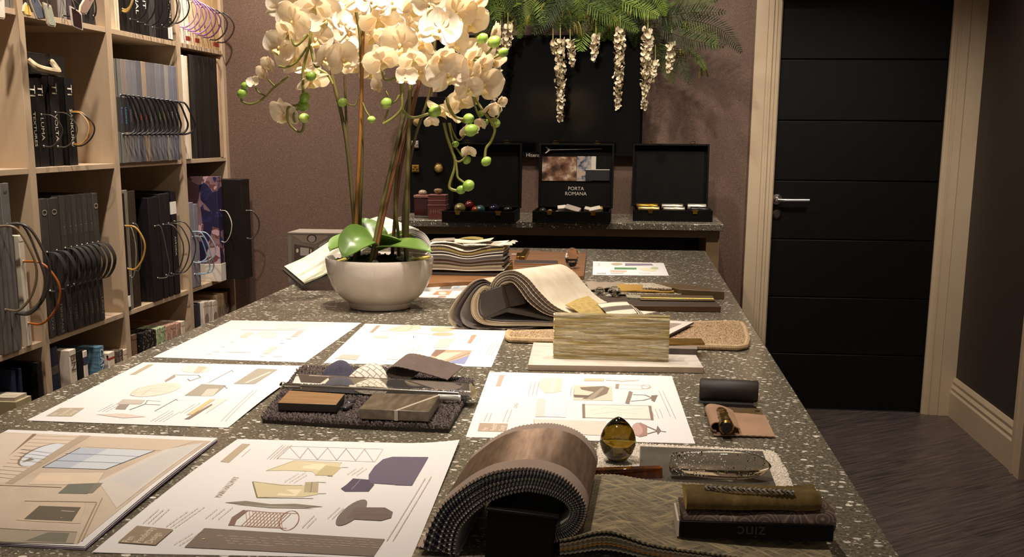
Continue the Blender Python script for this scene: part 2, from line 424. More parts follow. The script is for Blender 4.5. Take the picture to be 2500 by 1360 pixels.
def book(label, group, px, py, z0, ztop, col, xf=None, d=.29, name='sample_book', cat='book', handle=None, writing=None, bands=None, top='pages', tilt=0, rough=.5, shape='book', colm=None):
    """px = left and right edge of the spine in the photograph at height py; ztop = a pixel row or a height in metres"""
    xf = XS-.012 if xf is None else xf
    y0, y1 = onX(px[0], py, xf)[1]+.0006, onX(px[1], py, xf)[1]-.0006
    yc = (y0+y1)/2
    for a, b in zip(UY[:-1], UY[1:]):        # stay clear of the uprights and of the neighbour on the left
        if a < yc <= b:
            w0 = max(.008, y1-y0); lo = max(a+.047, LASTY.get((a, z0), 0))
            y0 = max(y0, lo); y1 = min(max(y1, y0+.8*w0), b-.002); y0 = min(y0, y1-.007); LASTY[(a, z0)] = y1+.0008; break
    z1 = onX(px[0], ztop, xf)[2] if ztop > 10 else z0+ztop
    h = z1-z0; w = y1-y0; z0 += .0006
    o = thing(name, (xf-d/2, (y0+y1)/2, z0), label, cat, group)
    m = colm or mat(col, rough, spec=.3, noise=(14, tuple(min(1, c*1.08+.008) for c in [int(col[i:i+2], 16)/255 for i in (1, 3, 5)])))
    mats = [m]; g = G(); t = min(.004, w*.25)
    if shape == 'book':
        g.box((xf-d, y0, z0), (xf-.002, y0+t, z1)); g.box((xf-d, y1-t, z0), (xf-.002, y1, z1)); g.box((xf-t, y0, z0), (xf, y1, z1))
    else:
        g.box((xf-d, y0, z0), (xf, y1, z1))
    for bz0, bz1, bc in (bands or []):
        mats.append(mat(bc, rough)); g.box((xf-.01, y0-.0001, z0+bz0*h), (xf+.0006, y1+.0001, z0+bz1*h), len(mats)-1)
    for s, zc, size, c, *fl in (writing or []):
        mats.append(mat(c, .6)); k = len(mats)-1; v, f = text(s, size, 0, bold=0)
        o3 = (xf+.0012, (y0+y1)/2, z0+zc*h)
        M = frame(o3, (0, 0, -1), (0, 1, 0)) if not fl else frame(o3, (0, 1, 0), (0, 0, 1))
        g.add(v, f, k, M)
    obj('cover' if shape == 'book' else 'case', g, mats, o, bevel=min(.0018, w*.1))
    if shape == 'book':
        g = G(); g.box((xf-d+.006, y0+t, z0+.004), (xf-t-.002, y1-t, z1-.007)); obj('pages', g, PAGE, o)
    elif top == 'open':
        g = G(); g.box((xf-d+.01, y0+.006, z1-.03), (xf-.008, y1-.006, z1+.004)); obj('contents', g, PAGE, o)
    elif top:
        g = G(); g.box((xf-d+.004, y0-.0001, z1-.02), (xf+.0008, y1+.0001, z1+.0012)); obj('lid', g, m, o, bevel=.001)
    if handle:
        for hd in (handle if isinstance(handle, list) else [handle]):
            kind, zt, zb, b, dy, c, *r = hd
            zt = onX(px[0], zt, xf)[2] if zt > 10 else z0+zt*h
            zb = onX(px[0], zb, xf)[2] if zb > 10 else z0+zb*h
            loop(o, kind, (y0+y1)/2, xf, zt, zb, b, dy, c, *(r or []))
    return o
S0, S1, S2, S3 = SZ[3], SZ[2], SZ[1], SZ[0]   # shelf tops, highest first
GLD = '#a8823f'; CRD = '#1a1613'
# --- highest row
for i, px in enumerate([(13, 24), (25, 35)]):
    book(['wider grey binder at the top left corner beside white fringed swatch', 'narrower grey binder against the upright at the top left corner'][i], 'grey binders at the top left', px, 15, S0, .42, '#6d675f')
book('dark brown box file beside the pale green tag on the top shelf', None, (124, 141), 30, S0, .40, '#3b322a', name='box_file', cat='box', shape='box')
book('pale grey book with curled cord above the beige shelf lip', None, (142, 163), 30, S0, .40, '#7d7770', handle=('cord', .19, .03, .06, .02, CRD))
book('purplish brown slim book right of the pale grey book with curled cord', None, (164, 177), 30, S0, .40, '#3f3436')
for i, px in enumerate([(199, 208), (208, 216), (216, 225), (225, 233)]):
    book(ORD[i]+' from left of four slim black books with steel rivets, top shelf', 'slim black books with rivets', px, 50, S0, .36, ['#2c2724', '#25211f', '#2a2626', '#312c2a'][i], handle=('cord', .3, .10, .012, 0, CRD) if i % 2 else None)
for i, px in enumerate([(281, 286), (287, 292)]):
    book(['outer cream slim folder by the upright above the grey corded books', 'inner cream slim folder touching the black books on the top shelf'][i], None, px, 50, S0, .40, '#d9c7aa')
tops = [(292, 309, '#191512', None), (309, 327, '#1d1916', None), (327, 345, '#15110f', 'ETERNAL'), (345, 363, '#1a1715', 'SPIRIT'), (363, 380, '#332f2c', None)]
for i, (a, b, c, s) in enumerate(tops):
    lab = ['black book behind the pair of gold cord loops, top shelf', 'plain black book left of the one with tall white capitals', 'black book with tall white capitals on its spine, top shelf', 'black book with white lowercase style letters, top shelf', 'charcoal grey book with steel rivets, top shelf'][i]
    hh = [('cord', 60, 44, .06, .01, GLD, .35, .0045), ('cord', .32, .17, .07, .03, CRD)][:1 if i else 2] if i < 1 else [('cord', .62, .145-.01*i, .075, .02, CRD)]
    if i == 0: hh = [('cord', .60, .20, .05, .0, '#c2a05c', .05, .005), ('cord', .55, .22, .042, .012, '#a58446', .1, .004)]
    book(lab, 'black books on the top shelf', (a, b), 60, S0, .40, c, handle=hh, writing=[(s, .42, .042, '#e8dfd0')] if s else None)
book('wide black box file with thin cord loops, top shelf', None, (381, 411), 80, S0, .40, '#0f0c0b', name='box_file', cat='box', shape='box', handle=[('cord', .62, .14, .085, .01, '#8a8178'), ('cord', .62, .15, .075, .0, CRD)])
book('black slim book with white label at its foot, top shelf', None, (411, 421), 80, S0, .40, '#171310', bands=[(.02, .16, '#efe7da')], writing=[('ANTHEM', .40, .03, '#e8e0d4')], handle=('cord', .62, .20, .09, .01, CRD))
wht = [(431, 441, '#e9dccb'), (442, 454, '#dccbb8'), (454, 464, '#e4d3bf'), (466, 476, '#cdb694'), (477, 487, '#c4aa84'), (489, 500, '#bb9d74'), (502, 520, '#b29267'), (521, 545, '#ab8c62')]
for i, (a, b, c) in enumerate(wht):
    pl = ['#b58ab5', '#a379ab', '#8c5f97', '#a57bb0', '#6b3f70', '#5a3460', '#2b1d1d', '#2b1d1d'][i]
    book(ORD[i]+' from left of the cream spined books with cord loops, top right bay', 'cream books with purple and black cord loops', (a, b), 90, S0+.0, .38, c,
         handle=('cord', .56-.012*i, .19-.012*i, .085+.004*(i > 1), .015, pl, 0, .0036), bands=[(.30, .56, '#3b3a42')] if i == 0 else ([(.04, .10, '#8c3424')] if i in (2, 4, 7) else None))
# tags hanging over the edge of the highest shelf, each on its cord
def hang(label, pts, X, m, edge, name='leather_tag', cat='tag', thick=.006, holes=None, panel=None, cordto=None):
    P = [onX(a, b, X) for a, b in pts]; c = sum(P, Vector())/len(P)
    top = min(range(len(pts)), key=lambda i: pts[i][1])
    o = thing(name, c, label, cat, 'swatch tags hanging on the top shelf')
    nrm = Vector((1, -.25, 0)).normalized(); g = G(); nP = len(P)
    A = [p+nrm*thick*.5 for p in P]; B = [p-nrm*thick*.5 for p in P]
    g.poly(A, 0); g.poly(B[::-1], 0)
    for i in range(nP): g.quad(A[i], B[i], B[(i+1) % nP], A[(i+1) % nP], 0)
    obj('edging', g, edge, o, bevel=.0015)
    g = G(); k = panel or .84
    I = [c+(p-c)*k+nrm*(thick*.5+.0012) for p in P]; J = [c+(p-c)*k for p in P]; g.poly(I)
    for i in range(nP): g.quad(J[i], J[(i+1) % nP], I[(i+1) % nP], I[i])
    obj('face', g, m, o)
    g = G(); hp = (P[top]+P[(top+1) % nP])/2*.85+c*.15; g.tube(bez([hp+nrm*.006, hp+Vector((-.01, .005, .04)), hp+Vector((-.045, .01, .075)), (XS+.012, hp[1]+.012, max(hp[2]+.12, 1.96))], 6), .0028, 0, 6)
    obj('cord', g, mat(CRD, .5), o)
CRE = mat('#d9c8ae', .6)
hang('white fringed fabric swatch hanging at the top left corner', [(-12, -8), (9, -8), (11, 42), (8, 47), (-12, 44)], XS+.03, fabric('#e6dccb', '#cdbfa9', 300), CRE, 'fabric_swatch', 'swatch')
hang('bright yellow leather tag beside the navy tag', [(62, 6), (69, 14), (77, 36), (75, 40), (60, 37), (55, 27), (57, 14)], XS+.045, fabric('#e0b63a', '#e9c24a', 500), CRE)
hang('navy blue leather tag with stitched cream edge', [(69, -6), (90, -6), (115, 42), (113, 46), (92, 48), (88, 45)], XS+.075, fabric('#2d3446', '#363f54', 600), CRE)
hang('pale green stone coloured tag hanging right of the navy one', [(104, 5), (123, 13), (135, 60), (133, 66), (118, 63), (115, 58)], XS+.085, fabric('#8f9178', '#a3a48a', 400), CRE)
hang('dark maroon swatch with white border hanging over the shelf edge', [(170, 14), (190, 26), (198, 36), (201, 74), (179, 65), (176, 62)], XS+.115, mat('#2a1012', .5, noise=(200, '#361718')), mat('#ded2c2', .6), 'fabric_swatch', 'swatch')
hang('tan brown leather tag with cream edge hanging by a black cord', [(207, -6), (231, -6), (212, 30), (206, 35), (196, 34), (193, 29), (195, 14)], XS+.075, fabric('#6d4428', '#7d5232', 500), CRE)
# --- second row
lum = [((74, 86), '#13100e', 'TEXTURES', 192), ((87, 110), '#13100e', 'LUMA', 190), ((122, 144), '#1b1816', 'VOLTA', 186), ((160, 181), '#1a1715', 'SANKURU', 190)]
for i, (px, c, s, tp) in enumerate(lum):
    lab = ['leftmost black tall book with white lettering, half behind the upright', 'black tall book with short white name, second from the upright', 'black tall book with white name and thin cord loop, third from upright', 'black tall book with longest clear white name and gold cord loop'][i]
    hh = {1: ('cord', .59, .235, .065, .02, '#3a322c', 0, .0025), 2: [('cord', .60, .22, .07, .02, '#4a423a', 0, .0025)], 3: [('cord', .60, .23, .085, .01, '#2a221c', 0, .003), ('cord', .62, .25, .072, .012, '#b87a34', 0, .0026), ('cord', .61, .24, .068, .0, '#d8b070', 0, .0018)]}.get(i)
    book(lab, 'black books with white names', px, 250, S1, tp, c, xf=XS-.03, writing=[('Ti', .86, .052, '#c9bfa8'), (s, .43, .031 if i else .026, '#c9bfa8')], handle=hh)
# black case lying on those books, with a cream webbing handle
y0, y1, zt = onX(64, 165, XS-.05)[1], onX(158, 150, XS-.05)[1], onX(100, 186, XS-.03)[2]+.008
o = thing('carry_case', (XS-.2, (y0+y1)/2, zt), 'black flat case with cream woven handle lying on top of black books', 'case')
g = G(); g.box((XS-.33, y0, zt), (XS-.05, y1, zt+.075)); obj('case', g, BLACKBK, o, bevel=.003)
g = G(); P = bez([(XS-.052, y0+.02, zt+.045), (XS-.02, y0+.035, zt+.02), (XS+.0, (y0+y1)/2-.02, zt+.012), (XS-.02, y1-.13, zt+.026), (XS-.052, y1-.10, zt+.05)], 6); g.tube(P, .011, 0, 8)
obj('handle', g, fabric('#c9b795', '#b5a27f', 350), o)
greys = ['#6f6e68', '#83746a', '#737072', '#706f72', '#5d5c60', '#93806a', '#6c686a', '#686568', '#716e72', '#6b686c', '#8b857d', '#6d6c74', '#696874']
xs = [280, 292, 306, 320, 332, 346, 357, 368, 379, 391, 401, 410, 421, 431]
tc = ['#6a63c8', '#45a3b5', '#77727a', '#6b676a', '#c23a32', '#c23a32', '#6b676a', '#55525a', '#7fb548', '#c8a23a', '#8a8680', '#d8d4cc', '#b8b0a8']
for i in range(13):
    book(ORD[i]+' from left of the row of grey books with black cord loops', 'grey books with black cord loops', (xs[i], xs[i+1]), 190, S1, 142+i*1.6, greys[i], xf=XS+.012, rough=.55,
         bands=[(.30, .635, '#29272a' if i % 3 else '#3a3734')], writing=[(['Textures', 'Universe', 'Classic', 'Naturals', 'Ruby', 'Fire', 'Basalt', 'Slate', 'Meadow', 'Sahara', 'Stone', 'Linear', 'Mineral'][i], .46, .019, tc[i])],
         handle=('cord', .655-.003*i, .28, .040 + (.014*(i-10) if i > 10 else 0), .045, '#1b1718', .2, .0045))
fl = [((439, 444), '#e0d2bf'), ((445, 450), '#d9cbb8'), ((451, 457), '#d3bd9c')]
for i, (px, c) in enumerate(fl):
    book(ORD[i]+' from left of three cream slim folders beside the black folders', 'cream slim folders', px, 250, S1, 136 if i else 133, c, xf=XS+.004)
bl = [(469, 477), (479, 489), (490, 500), (500, 511), (511, 520), (520, 527), (527, 533)]
for i, px in enumerate(bl):
    book(ORD[i]+' from left of the tall black folders in the upper right bay', 'tall black folders', px, 250, S1, 134+i*1.5, ['#2a2623', '#1b1816', '#191513', '#1d1917', '#171412', '#1b1715', '#15110f'][i], xf=XS-.005)
book('tan slim folder at the end of the tall black folders', None, (532, 540), 250, S1, 144, '#b9997a', xf=XS-.002)
# --- third row
book('left grey binder cut off by the left edge of the photo', 'tall grey binders with rope handles', (-12, 11), 600, S2, 452, '#5f5b57', xf=XS+.005, handle=('cord', 553, 763, .10, .04, '#7b6b52', .05, .0045))
book('right grey binder with rope loops beside the white slim box', 'tall grey binders with rope handles', (12, 33), 600, S2, 447, '#66625f', xf=XS+.005, handle=[('cord', 548, 771, .12, .03, '#3d3833', .05, .005), ('cord', 548, 768, .09, .05, '#4d463e', .15, .0045)], writing=[('3', .95, .03, '#3a3632')])
book('white slim box with orange cord loop between binder and upright', None, (55, 68), 700, S2, 575, '#c9bda9', xf=XS+.0, name='box_file', cat='box', shape='box', handle=('cord', .77, .21, .12, .01, '#a8581c', .0, .004), writing=[('LINEN', .1, .012, '#8c8478')])
bb = [(97, 115), (117, 143), (144, 159), (160, 173), (174, 186), (187, 199), (200, 212), (213, 226), (227, 239)]
nm9 = ['NOVA', 'MINERALS', 'OPAL', 'METAL', 'METAL', 'LUXE', 'LUXE', 'NOIR', 'LINEN']
for i, px in enumerate(bb):
    hd = [('strap', .62, .34, .060, .012, '#231f1d', 0., .028)]
    book(ORD[i]+' from left of the dark grey binders with black webbing straps', 'dark grey binders with webbing straps', px, 500, S2, [486, 485, 479, 478, 477, 475, 474, 473, 472][i], '#38332f' if i % 2 else '#3d3834', xf=XS-.0,
         handle=hd, writing=[(nm9[i], .12, .024, '#8d857a'), ('0' if i in (0, 1, 8) else '', .90, .05, '#8d8172')] if i in (0, 1, 8) else [(nm9[i], .13, .02, '#7d756a'), ('COLLECTION', .80, .014, '#6d665c')])
book('narrow black book with white label behind the gold loop', None, (297, 304), 600, S2, 472, '#1a1613', bands=[(.03, .13, '#e4dccf')], xf=XS-.0, handle=[('cord', 553, 660, .075, .012, '#b0853c', .0, .0042)])
book('silver grey book with gold stud beside the narrow black book', None, (305, 318), 600, S2, 464, '#6f675a', xf=XS-.005, handle=[('cord', .70, .28, .032, .0, '#8d857a', 0, .0022)])
book('dark brown book right of the silver grey book', None, (319, 337), 600, S2, 466, '#33291f', xf=XS-.01, handle=[('cord', .72, .32, .028, .01, '#5d5348', 0, .002)])
book('widest black binder with braided cord in the middle bay', None, (368, 393), 600, S2, 482, '#171315', xf=XS-.0, name='binder', cat='binder', handle=[('cord', .72, .22, .045, .03, '#4a4440', .3, .0026)])
for i, px in enumerate([(395, 407), (408, 420), (422, 435)]):
    book(['black binder left of the pair beside the widest black binder', 'black binder between its two neighbours, middle bay third row', 'black binder with white label high on its spine'][i], 'black binders with cord loops', px, 600, S2, [474, 472, 467][i], '#1b1719', xf=XS-.0, name='binder', cat='binder',
         handle=[('cord', .71, .22, .085, .01+.01*i, '#3b3431', .0, .003)], bands=[(.78, .90, '#e9e2d6')] if i == 2 else None, writing=[('ASTORIA', .47, .022, '#cfc6b8')] if i == 2 else None)
for i, px in enumerate([(457, 471), (472, 485)]):
    book(['left grey slim book with blue cord loops in the right bay', 'right grey slim book with knotted blue cord in the right bay'][i], 'grey slim books with blue cords', px, 600, S2, [496, 499][i], '#767278', xf=XS-.0, handle=[('cord', .66, .30, .07+.01*i, .03, '#8fa0ad', .1, .0035), ('cord', .60, .16, .06, .05, '#7f97a8', .3, .003)])
n = N('floral_print'); vv = n.node('ShaderNodeTexVoronoi'); vv.inputs['Scale'].default_value = 13; n.link(n.coord(), vv.inputs['Vector'])
sp = n.node('ShaderNodeSeparateColor'); n.link(vv.outputs['Color'], sp.inputs[0])
n.col(n.ramp(n.math('ADD', n.math('MULTIPLY', sp.outputs[0], .6), n.math('MULTIPLY', n.noise(22, 2), .5)), [(.0, '#241f3d'), (.42, '#2b2a55'), (.47, '#7d5f66'), (.68, '#8d6c70'), (.74, '#6d4440'), (.8, '#b9979c')], 'CONSTANT')); n.set(Roughness=.45); FLOR = n.m
o = book('navy and pink floral box with white base and white handle', None, (533, 545), 540, S2, 432, '#6d4f55', xf=XS+.045, d=.33, name='floral_box', cat='box', shape='box', colm=FLOR, bands=None, handle=[('strap', 514, 592, .055, .005, '#e2d8cb', 0., .008)])
y0 = onX(533, 540, XS+.045)[1]; y1 = onX(545, 540, XS+.045)[1]
g = G(); g.box((XS+.045-.33-.002, y0-.001, S2+.001), (XS+.048, y1+.001, S2+.09)); obj('base', g, mat('#d6cbbd', .5), o, bevel=.001)
book('large black box jutting out of the right end bay', None, (592, 612), 540, S2, 439, '#17120f', xf=XS+.13, d=.40, name='black_box', cat='box', shape='box', handle=[('cord', 516, 585, .06, .02, '#3a332e', 0, .004)])
# --- lowest row
book('left navy binder in the lowest bay by the photo edge', 'navy binders', (28, 38), 920, S3, 906, '#1b2138', xf=XS-.01, shape='box', name='binder', cat='binder', top=None, bands=[(.0, .0005, '#c8c0b0')])
book('right navy binder touching the black box in the lowest bay', 'navy binders', (47, 54), 920, S3, 900, '#1d243e', xf=XS-.01, shape='box', name='binder', cat='binder', top=None)
book('black corner bound box in the lowest bay left of the upright', None, (92, 104), 920, S3, 886, '#0e0c0c', xf=XS-.0, shape='box', name='black_box', cat='box')
y0 = onX(69, 960, XS+.05)[1]
o = thing('cream_box', (XS-.12, y0-.05, SZ[0]), 'cream open topped box in front of the navy binders', 'box')
zt = onX(69, 957, XS+.05)[2]
g = G(); g.box((XS-.30, y0-.10, S3+.001), (XS+.06, y0-.0, zt-.012)); obj('case', g, mat('#b3a57f', .6), o, bevel=.001)
g = G(); g.box((XS-.29, y0-.09, zt-.014), (XS+.05, y0-.01, zt)); obj('contents', g, PAGE, o)
# lowest row, middle bays
book('navy binder with steel studs beside the white box, lowest row', None, (123, 142), 880, S3, 850, '#171c33', xf=XS-.01, name='binder', cat='binder', bands=[(.80, .86, '#4a4238')])
book('white box with BN monogram and round knob', None, (170, 186), 880, S3, 857, '#cfc1b0', xf=XS+.02, d=.33, name='white_box', cat='box', shape='box', writing=[('BN', .90, .05, '#4a423c')])
book('black folder with thin white strip beside the monogrammed box', None, (190, 203), 880, S3, 858, '#12100f', xf=XS+.01)
book('white folder with dark round spots left of the blue box', None, (204, 214), 880, S3, 858, '#d3c5b6', xf=XS+.01, bands=[(.88, .95, '#3c3a52')])
book('blue watery patterned box with pale capitals, lowest row', None, (242, 255), 880, S3, 848, '#54748a', xf=XS+.02, d=.33, name='blue_box', cat='box', shape='box', colm=mat('#46647c', .35, noise=(30, '#6f97a8'), stretch=(1, 1, 4)), writing=[('CANALS', .80, .045, '#d9e4e6')])
book('small white box with red square, right of the blue box', None, (266, 281), 890, S3, 863, '#d6c4ae', xf=XS+.01, name='white_box', cat='box', shape='box', bands=[(.93, .985, '#b3303a')])
book('taupe lettered box right of the red squared one', None, (288, 302), 890, S3, 858, '#57493f', xf=XS+.01, name='taupe_box', cat='box', shape='box', writing=[('SALSA', .95, .02, '#b8a896')])
book('cream box against the upright at the end of the lowest row', None, (303, 312), 890, S3, 855, '#cdbb9f', xf=XS-.0, name='cream_box', cat='box', shape='box')
book('brown patterned box beside the upright, lowest middle bay', None, (322, 334), 830, S3, 820, '#6b5442', name='brown_box', cat='box', shape='box')
flw = N('flower_spine'); v2 = flw.node('ShaderNodeTexVoronoi'); v2.inputs['Scale'].default_value = 60; flw.link(flw.coord(), v2.inputs['Vector'])
flw.col(flw.ramp(v2.outputs['Distance'], [(.0, '#b8a898'), (.22, '#6d5f55'), (.30, '#15110f')])); FLWM = flw.m
grn = N('leaf_spine'); grn.col(grn.ramp(grn.noise(55, 2), [(.36, '#4f8a4c'), (.46, '#8fae7c'), (.52, '#c9bfa0'), (.64, '#3d5a3a')])); GRNM = grn.m
pnk = N('bird_spine'); pnk.col(pnk.ramp(pnk.noise(60, 2), [(.36, '#5d4038'), (.44, '#b88f7c'), (.55, '#c9a08c'), (.66, '#8d6a58')])); PNKM = pnk.m
for i, (px, m, lab) in enumerate([((348, 359), FLWM, 'left black box with pale flower print'), ((360, 370), FLWM, 'middle black box with pale flower print'), ((371, 381), FLWM, 'right black box with pale flower print'),
        ((382, 393), GRNM, 'green leaf printed box, lowest middle bay'), ((394, 405), GRNM, 'paler leaf printed box right of the green one'), ((406, 418), PNKM, 'pink bird printed box, lowest middle bay'),
        ((419, 431), PNKM, 'brown bird printed box right of the pink one'), ((432, 443), PNKM, 'darkest bird printed box, lowest middle bay'), ((444, 453), None, 'white box with black spots by the upright')]):
    book(lab, 'printed boxes in the lowest middle bay' if i < 8 else None, px, 820, S3, 815-i*3.6, '#cfc0aa', xf=XS+.005, name='printed_box', cat='box', shape='box', colm=m, top=None if i % 2 else 'lid')
book('navy slim book in the lowest right bay', None, (476, 489), 760, S3, 744, '#1d1c26', xf=XS-.005)
for i, (px, tp, c) in enumerate([((496, 509), 740, '#cbbcab'), ((510, 518), 738, '#c4b6a6'), ((519, 529), 737, '#d0c2b2'), ((530, 540), 721, '#b39a7c'), ((541, 549), 718, '#ab9174'), ((550, 556), 714, '#a88e70')]):
    book(ORD[i]+' from left of the pale files with round discs, lowest right bay', 'pale files with round discs', px, 745, S3, tp, c, xf=XS-.0 + .01*(i < 3), name='file_box', cat='file', shape='box', writing=[('●', .82, .07, '#8d7d6c')] if i != 1 else None)
book('dark taupe box at the far end of the lowest row', None, (558, 570), 745, S3, 707, '#4f423a', name='taupe_box', cat='box', shape='box')
# ================================================================ printed sheets on the island
PAPER = mat('#eae6e3', .5)
def inkm(c): return mat(c, .55)
def sheet(name, label, cat, corners, marks, zf=None, base=1.0, group=None, paper=None, thick=.0004, n=24):
    """corners TL, TR, BR, BL as seen; marks are drawn on the sheet: ('p', colour, points) area, ('l', colour, width, points) line, ('t', colour, size, string, start, end) lettering, ('g', colour, start, end, rows, gap) small print"""
    zf = zf or (lambda x, y: 0.); z0 = base+.0006
    K = [on(a, b, z0) for a, b in corners]; g = G()
    def P(u, v):
        p = K[0]*(1-u)*(1-v)+K[1]*u*(1-v)+K[2]*u*v+K[3]*(1-u)*v
        return Vector((p[0], p[1], z0+zf(p[0], p[1])))
    g.grid(lambda u, v: P(u, 1-v), n, n, 0, thick)
    mats = [paper or PAPER]; lay = [0]
    def mi(c):
        m = c if not isinstance(c, str) else inkm(c)
        if m not in mats: mats.append(m)
        return mats.index(m)
    def S(q):
        lay[0] += 1e-7; return Vector((q[0], q[1], z0+zf(q[0], q[1])+.00035+lay[0]*4))
    def quadpatch(q, k):
        A = [on(a, b, z0) for a, b in q]
        g.grid(lambda u, v: S(A[0]*(1-u)*(1-v)+A[1]*u*(1-v)+A[2]*u*v+A[3]*(1-u)*v), 8, 8, k) if zf(0, 0) is not None and len(q) == 4 else None
    for mk in marks:
        k = mi(mk[1])
        if mk[0] == 'p':
            q = mk[2]
            if len(q) == 4:
                A = [on(a, b, z0) for a, b in q]
                ar = sum(A[i][0]*A[(i+1) % 4][1]-A[(i+1) % 4][0]*A[i][1] for i in range(4))
                if ar < 0: A = A[::-1]
                lay[0] += 2e-6; off = lay[0]
                g.grid(lambda u, v: (lambda c: Vector((c[0], c[1], z0+zf(c[0], c[1])+.0003+off*4)))(A[0]*(1-u)*(1-v)+A[1]*u*(1-v)+A[2]*u*v+A[3]*(1-u)*v), 10, 10, k)
            else:
                A = [on(a, b, z0) for a, b in q]
                ar = sum(A[i][0]*A[(i+1) % len(A)][1]-A[(i+1) % len(A)][0]*A[i][1] for i in range(len(A)))
                if ar < 0: A = A[::-1]
                lay[0] += 2e-6; g.poly([(c[0], c[1], z0+zf(c[0], c[1])+.0003+lay[0]*4) for c in A], k)
        elif mk[0] == 'l':
            w, q = mk[2], mk[3]; A = []
            for i in range(len(q)-1):
                for t in range(6): A.append(on(q[i][0]+(q[i+1][0]-q[i][0])*t/6, q[i][1]+(q[i+1][1]-q[i][1])*t/6, z0))
            A.append(on(*q[-1], z0)); lay[0] += 2e-6
            for i in range(len(A)-1):
                d = A[i+1]-A[i]; s = Vector((-d[1], d[0], 0)).normalized()*w/2; zz = lambda p: Vector((p[0], p[1], z0+zf(p[0], p[1])+.0003+lay[0]*4))
                g.quad(zz(A[i]-s), zz(A[i+1]-s), zz(A[i+1]+s), zz(A[i]+s), k)
        elif mk[0] == 't':
            a, b2 = on(*mk[4], z0), on(*mk[5], z0); v, f = text(mk[3], mk[2], align='LEFT'); lay[0] += 2e-6
            xd = (b2-a).normalized(); yd = Vector((-xd[1], xd[0], 0)); i0 = len(g.v)
            for q in v:
                p = a+xd*q[0]+yd*q[1]; g.v.append((p[0], p[1], z0+zf(p[0], p[1])+.0003+lay[0]*4))
            for q in f: g.f.append(tuple(i0+c for c in q)); g.m.append(k)
        elif mk[0] == 'g':
            a, b2, rows, gap = on(*mk[2], z0), on(*mk[3], z0), mk[4], mk[5]; xd = (b2-a); yd = Vector((xd[1], -xd[0], 0)).normalized(); R = random.Random(int(a[0]*1e5)); lay[0] += 2e-6
            L = xd.length; xd.normalize(); w = .0009
            for r in range(rows):
                t = 0.; end = L*R.uniform(.7, 1)
                while t < end:
                    ww = R.uniform(.002, .006); c = a+yd*gap*r+xd*t; e = c+xd*ww; s = yd*w/2
                    g.quad(*[Vector((p[0], p[1], z0+zf(p[0], p[1])+.0003+lay[0]*4)) for p in (c+s, e+s, e-s, c-s)], k); t += ww+.0014
    o = obj(name, g, mats, None, smooth=30); tag(o, label, cat, group); return o
TAUP, TAUP2, GT = '#a18c74', '#b8a78f', '#c3b7ab'
E1 = lambda cx, cy, ax, ay, bx, by, n=22: [(cx+ax*math.cos(2*pi*i/n)+bx*math.sin(2*pi*i/n), cy+ay*math.cos(2*pi*i/n)+by*math.sin(2*pi*i/n)) for i in range(n)]
GR = 'mood board sheets spread on the island'
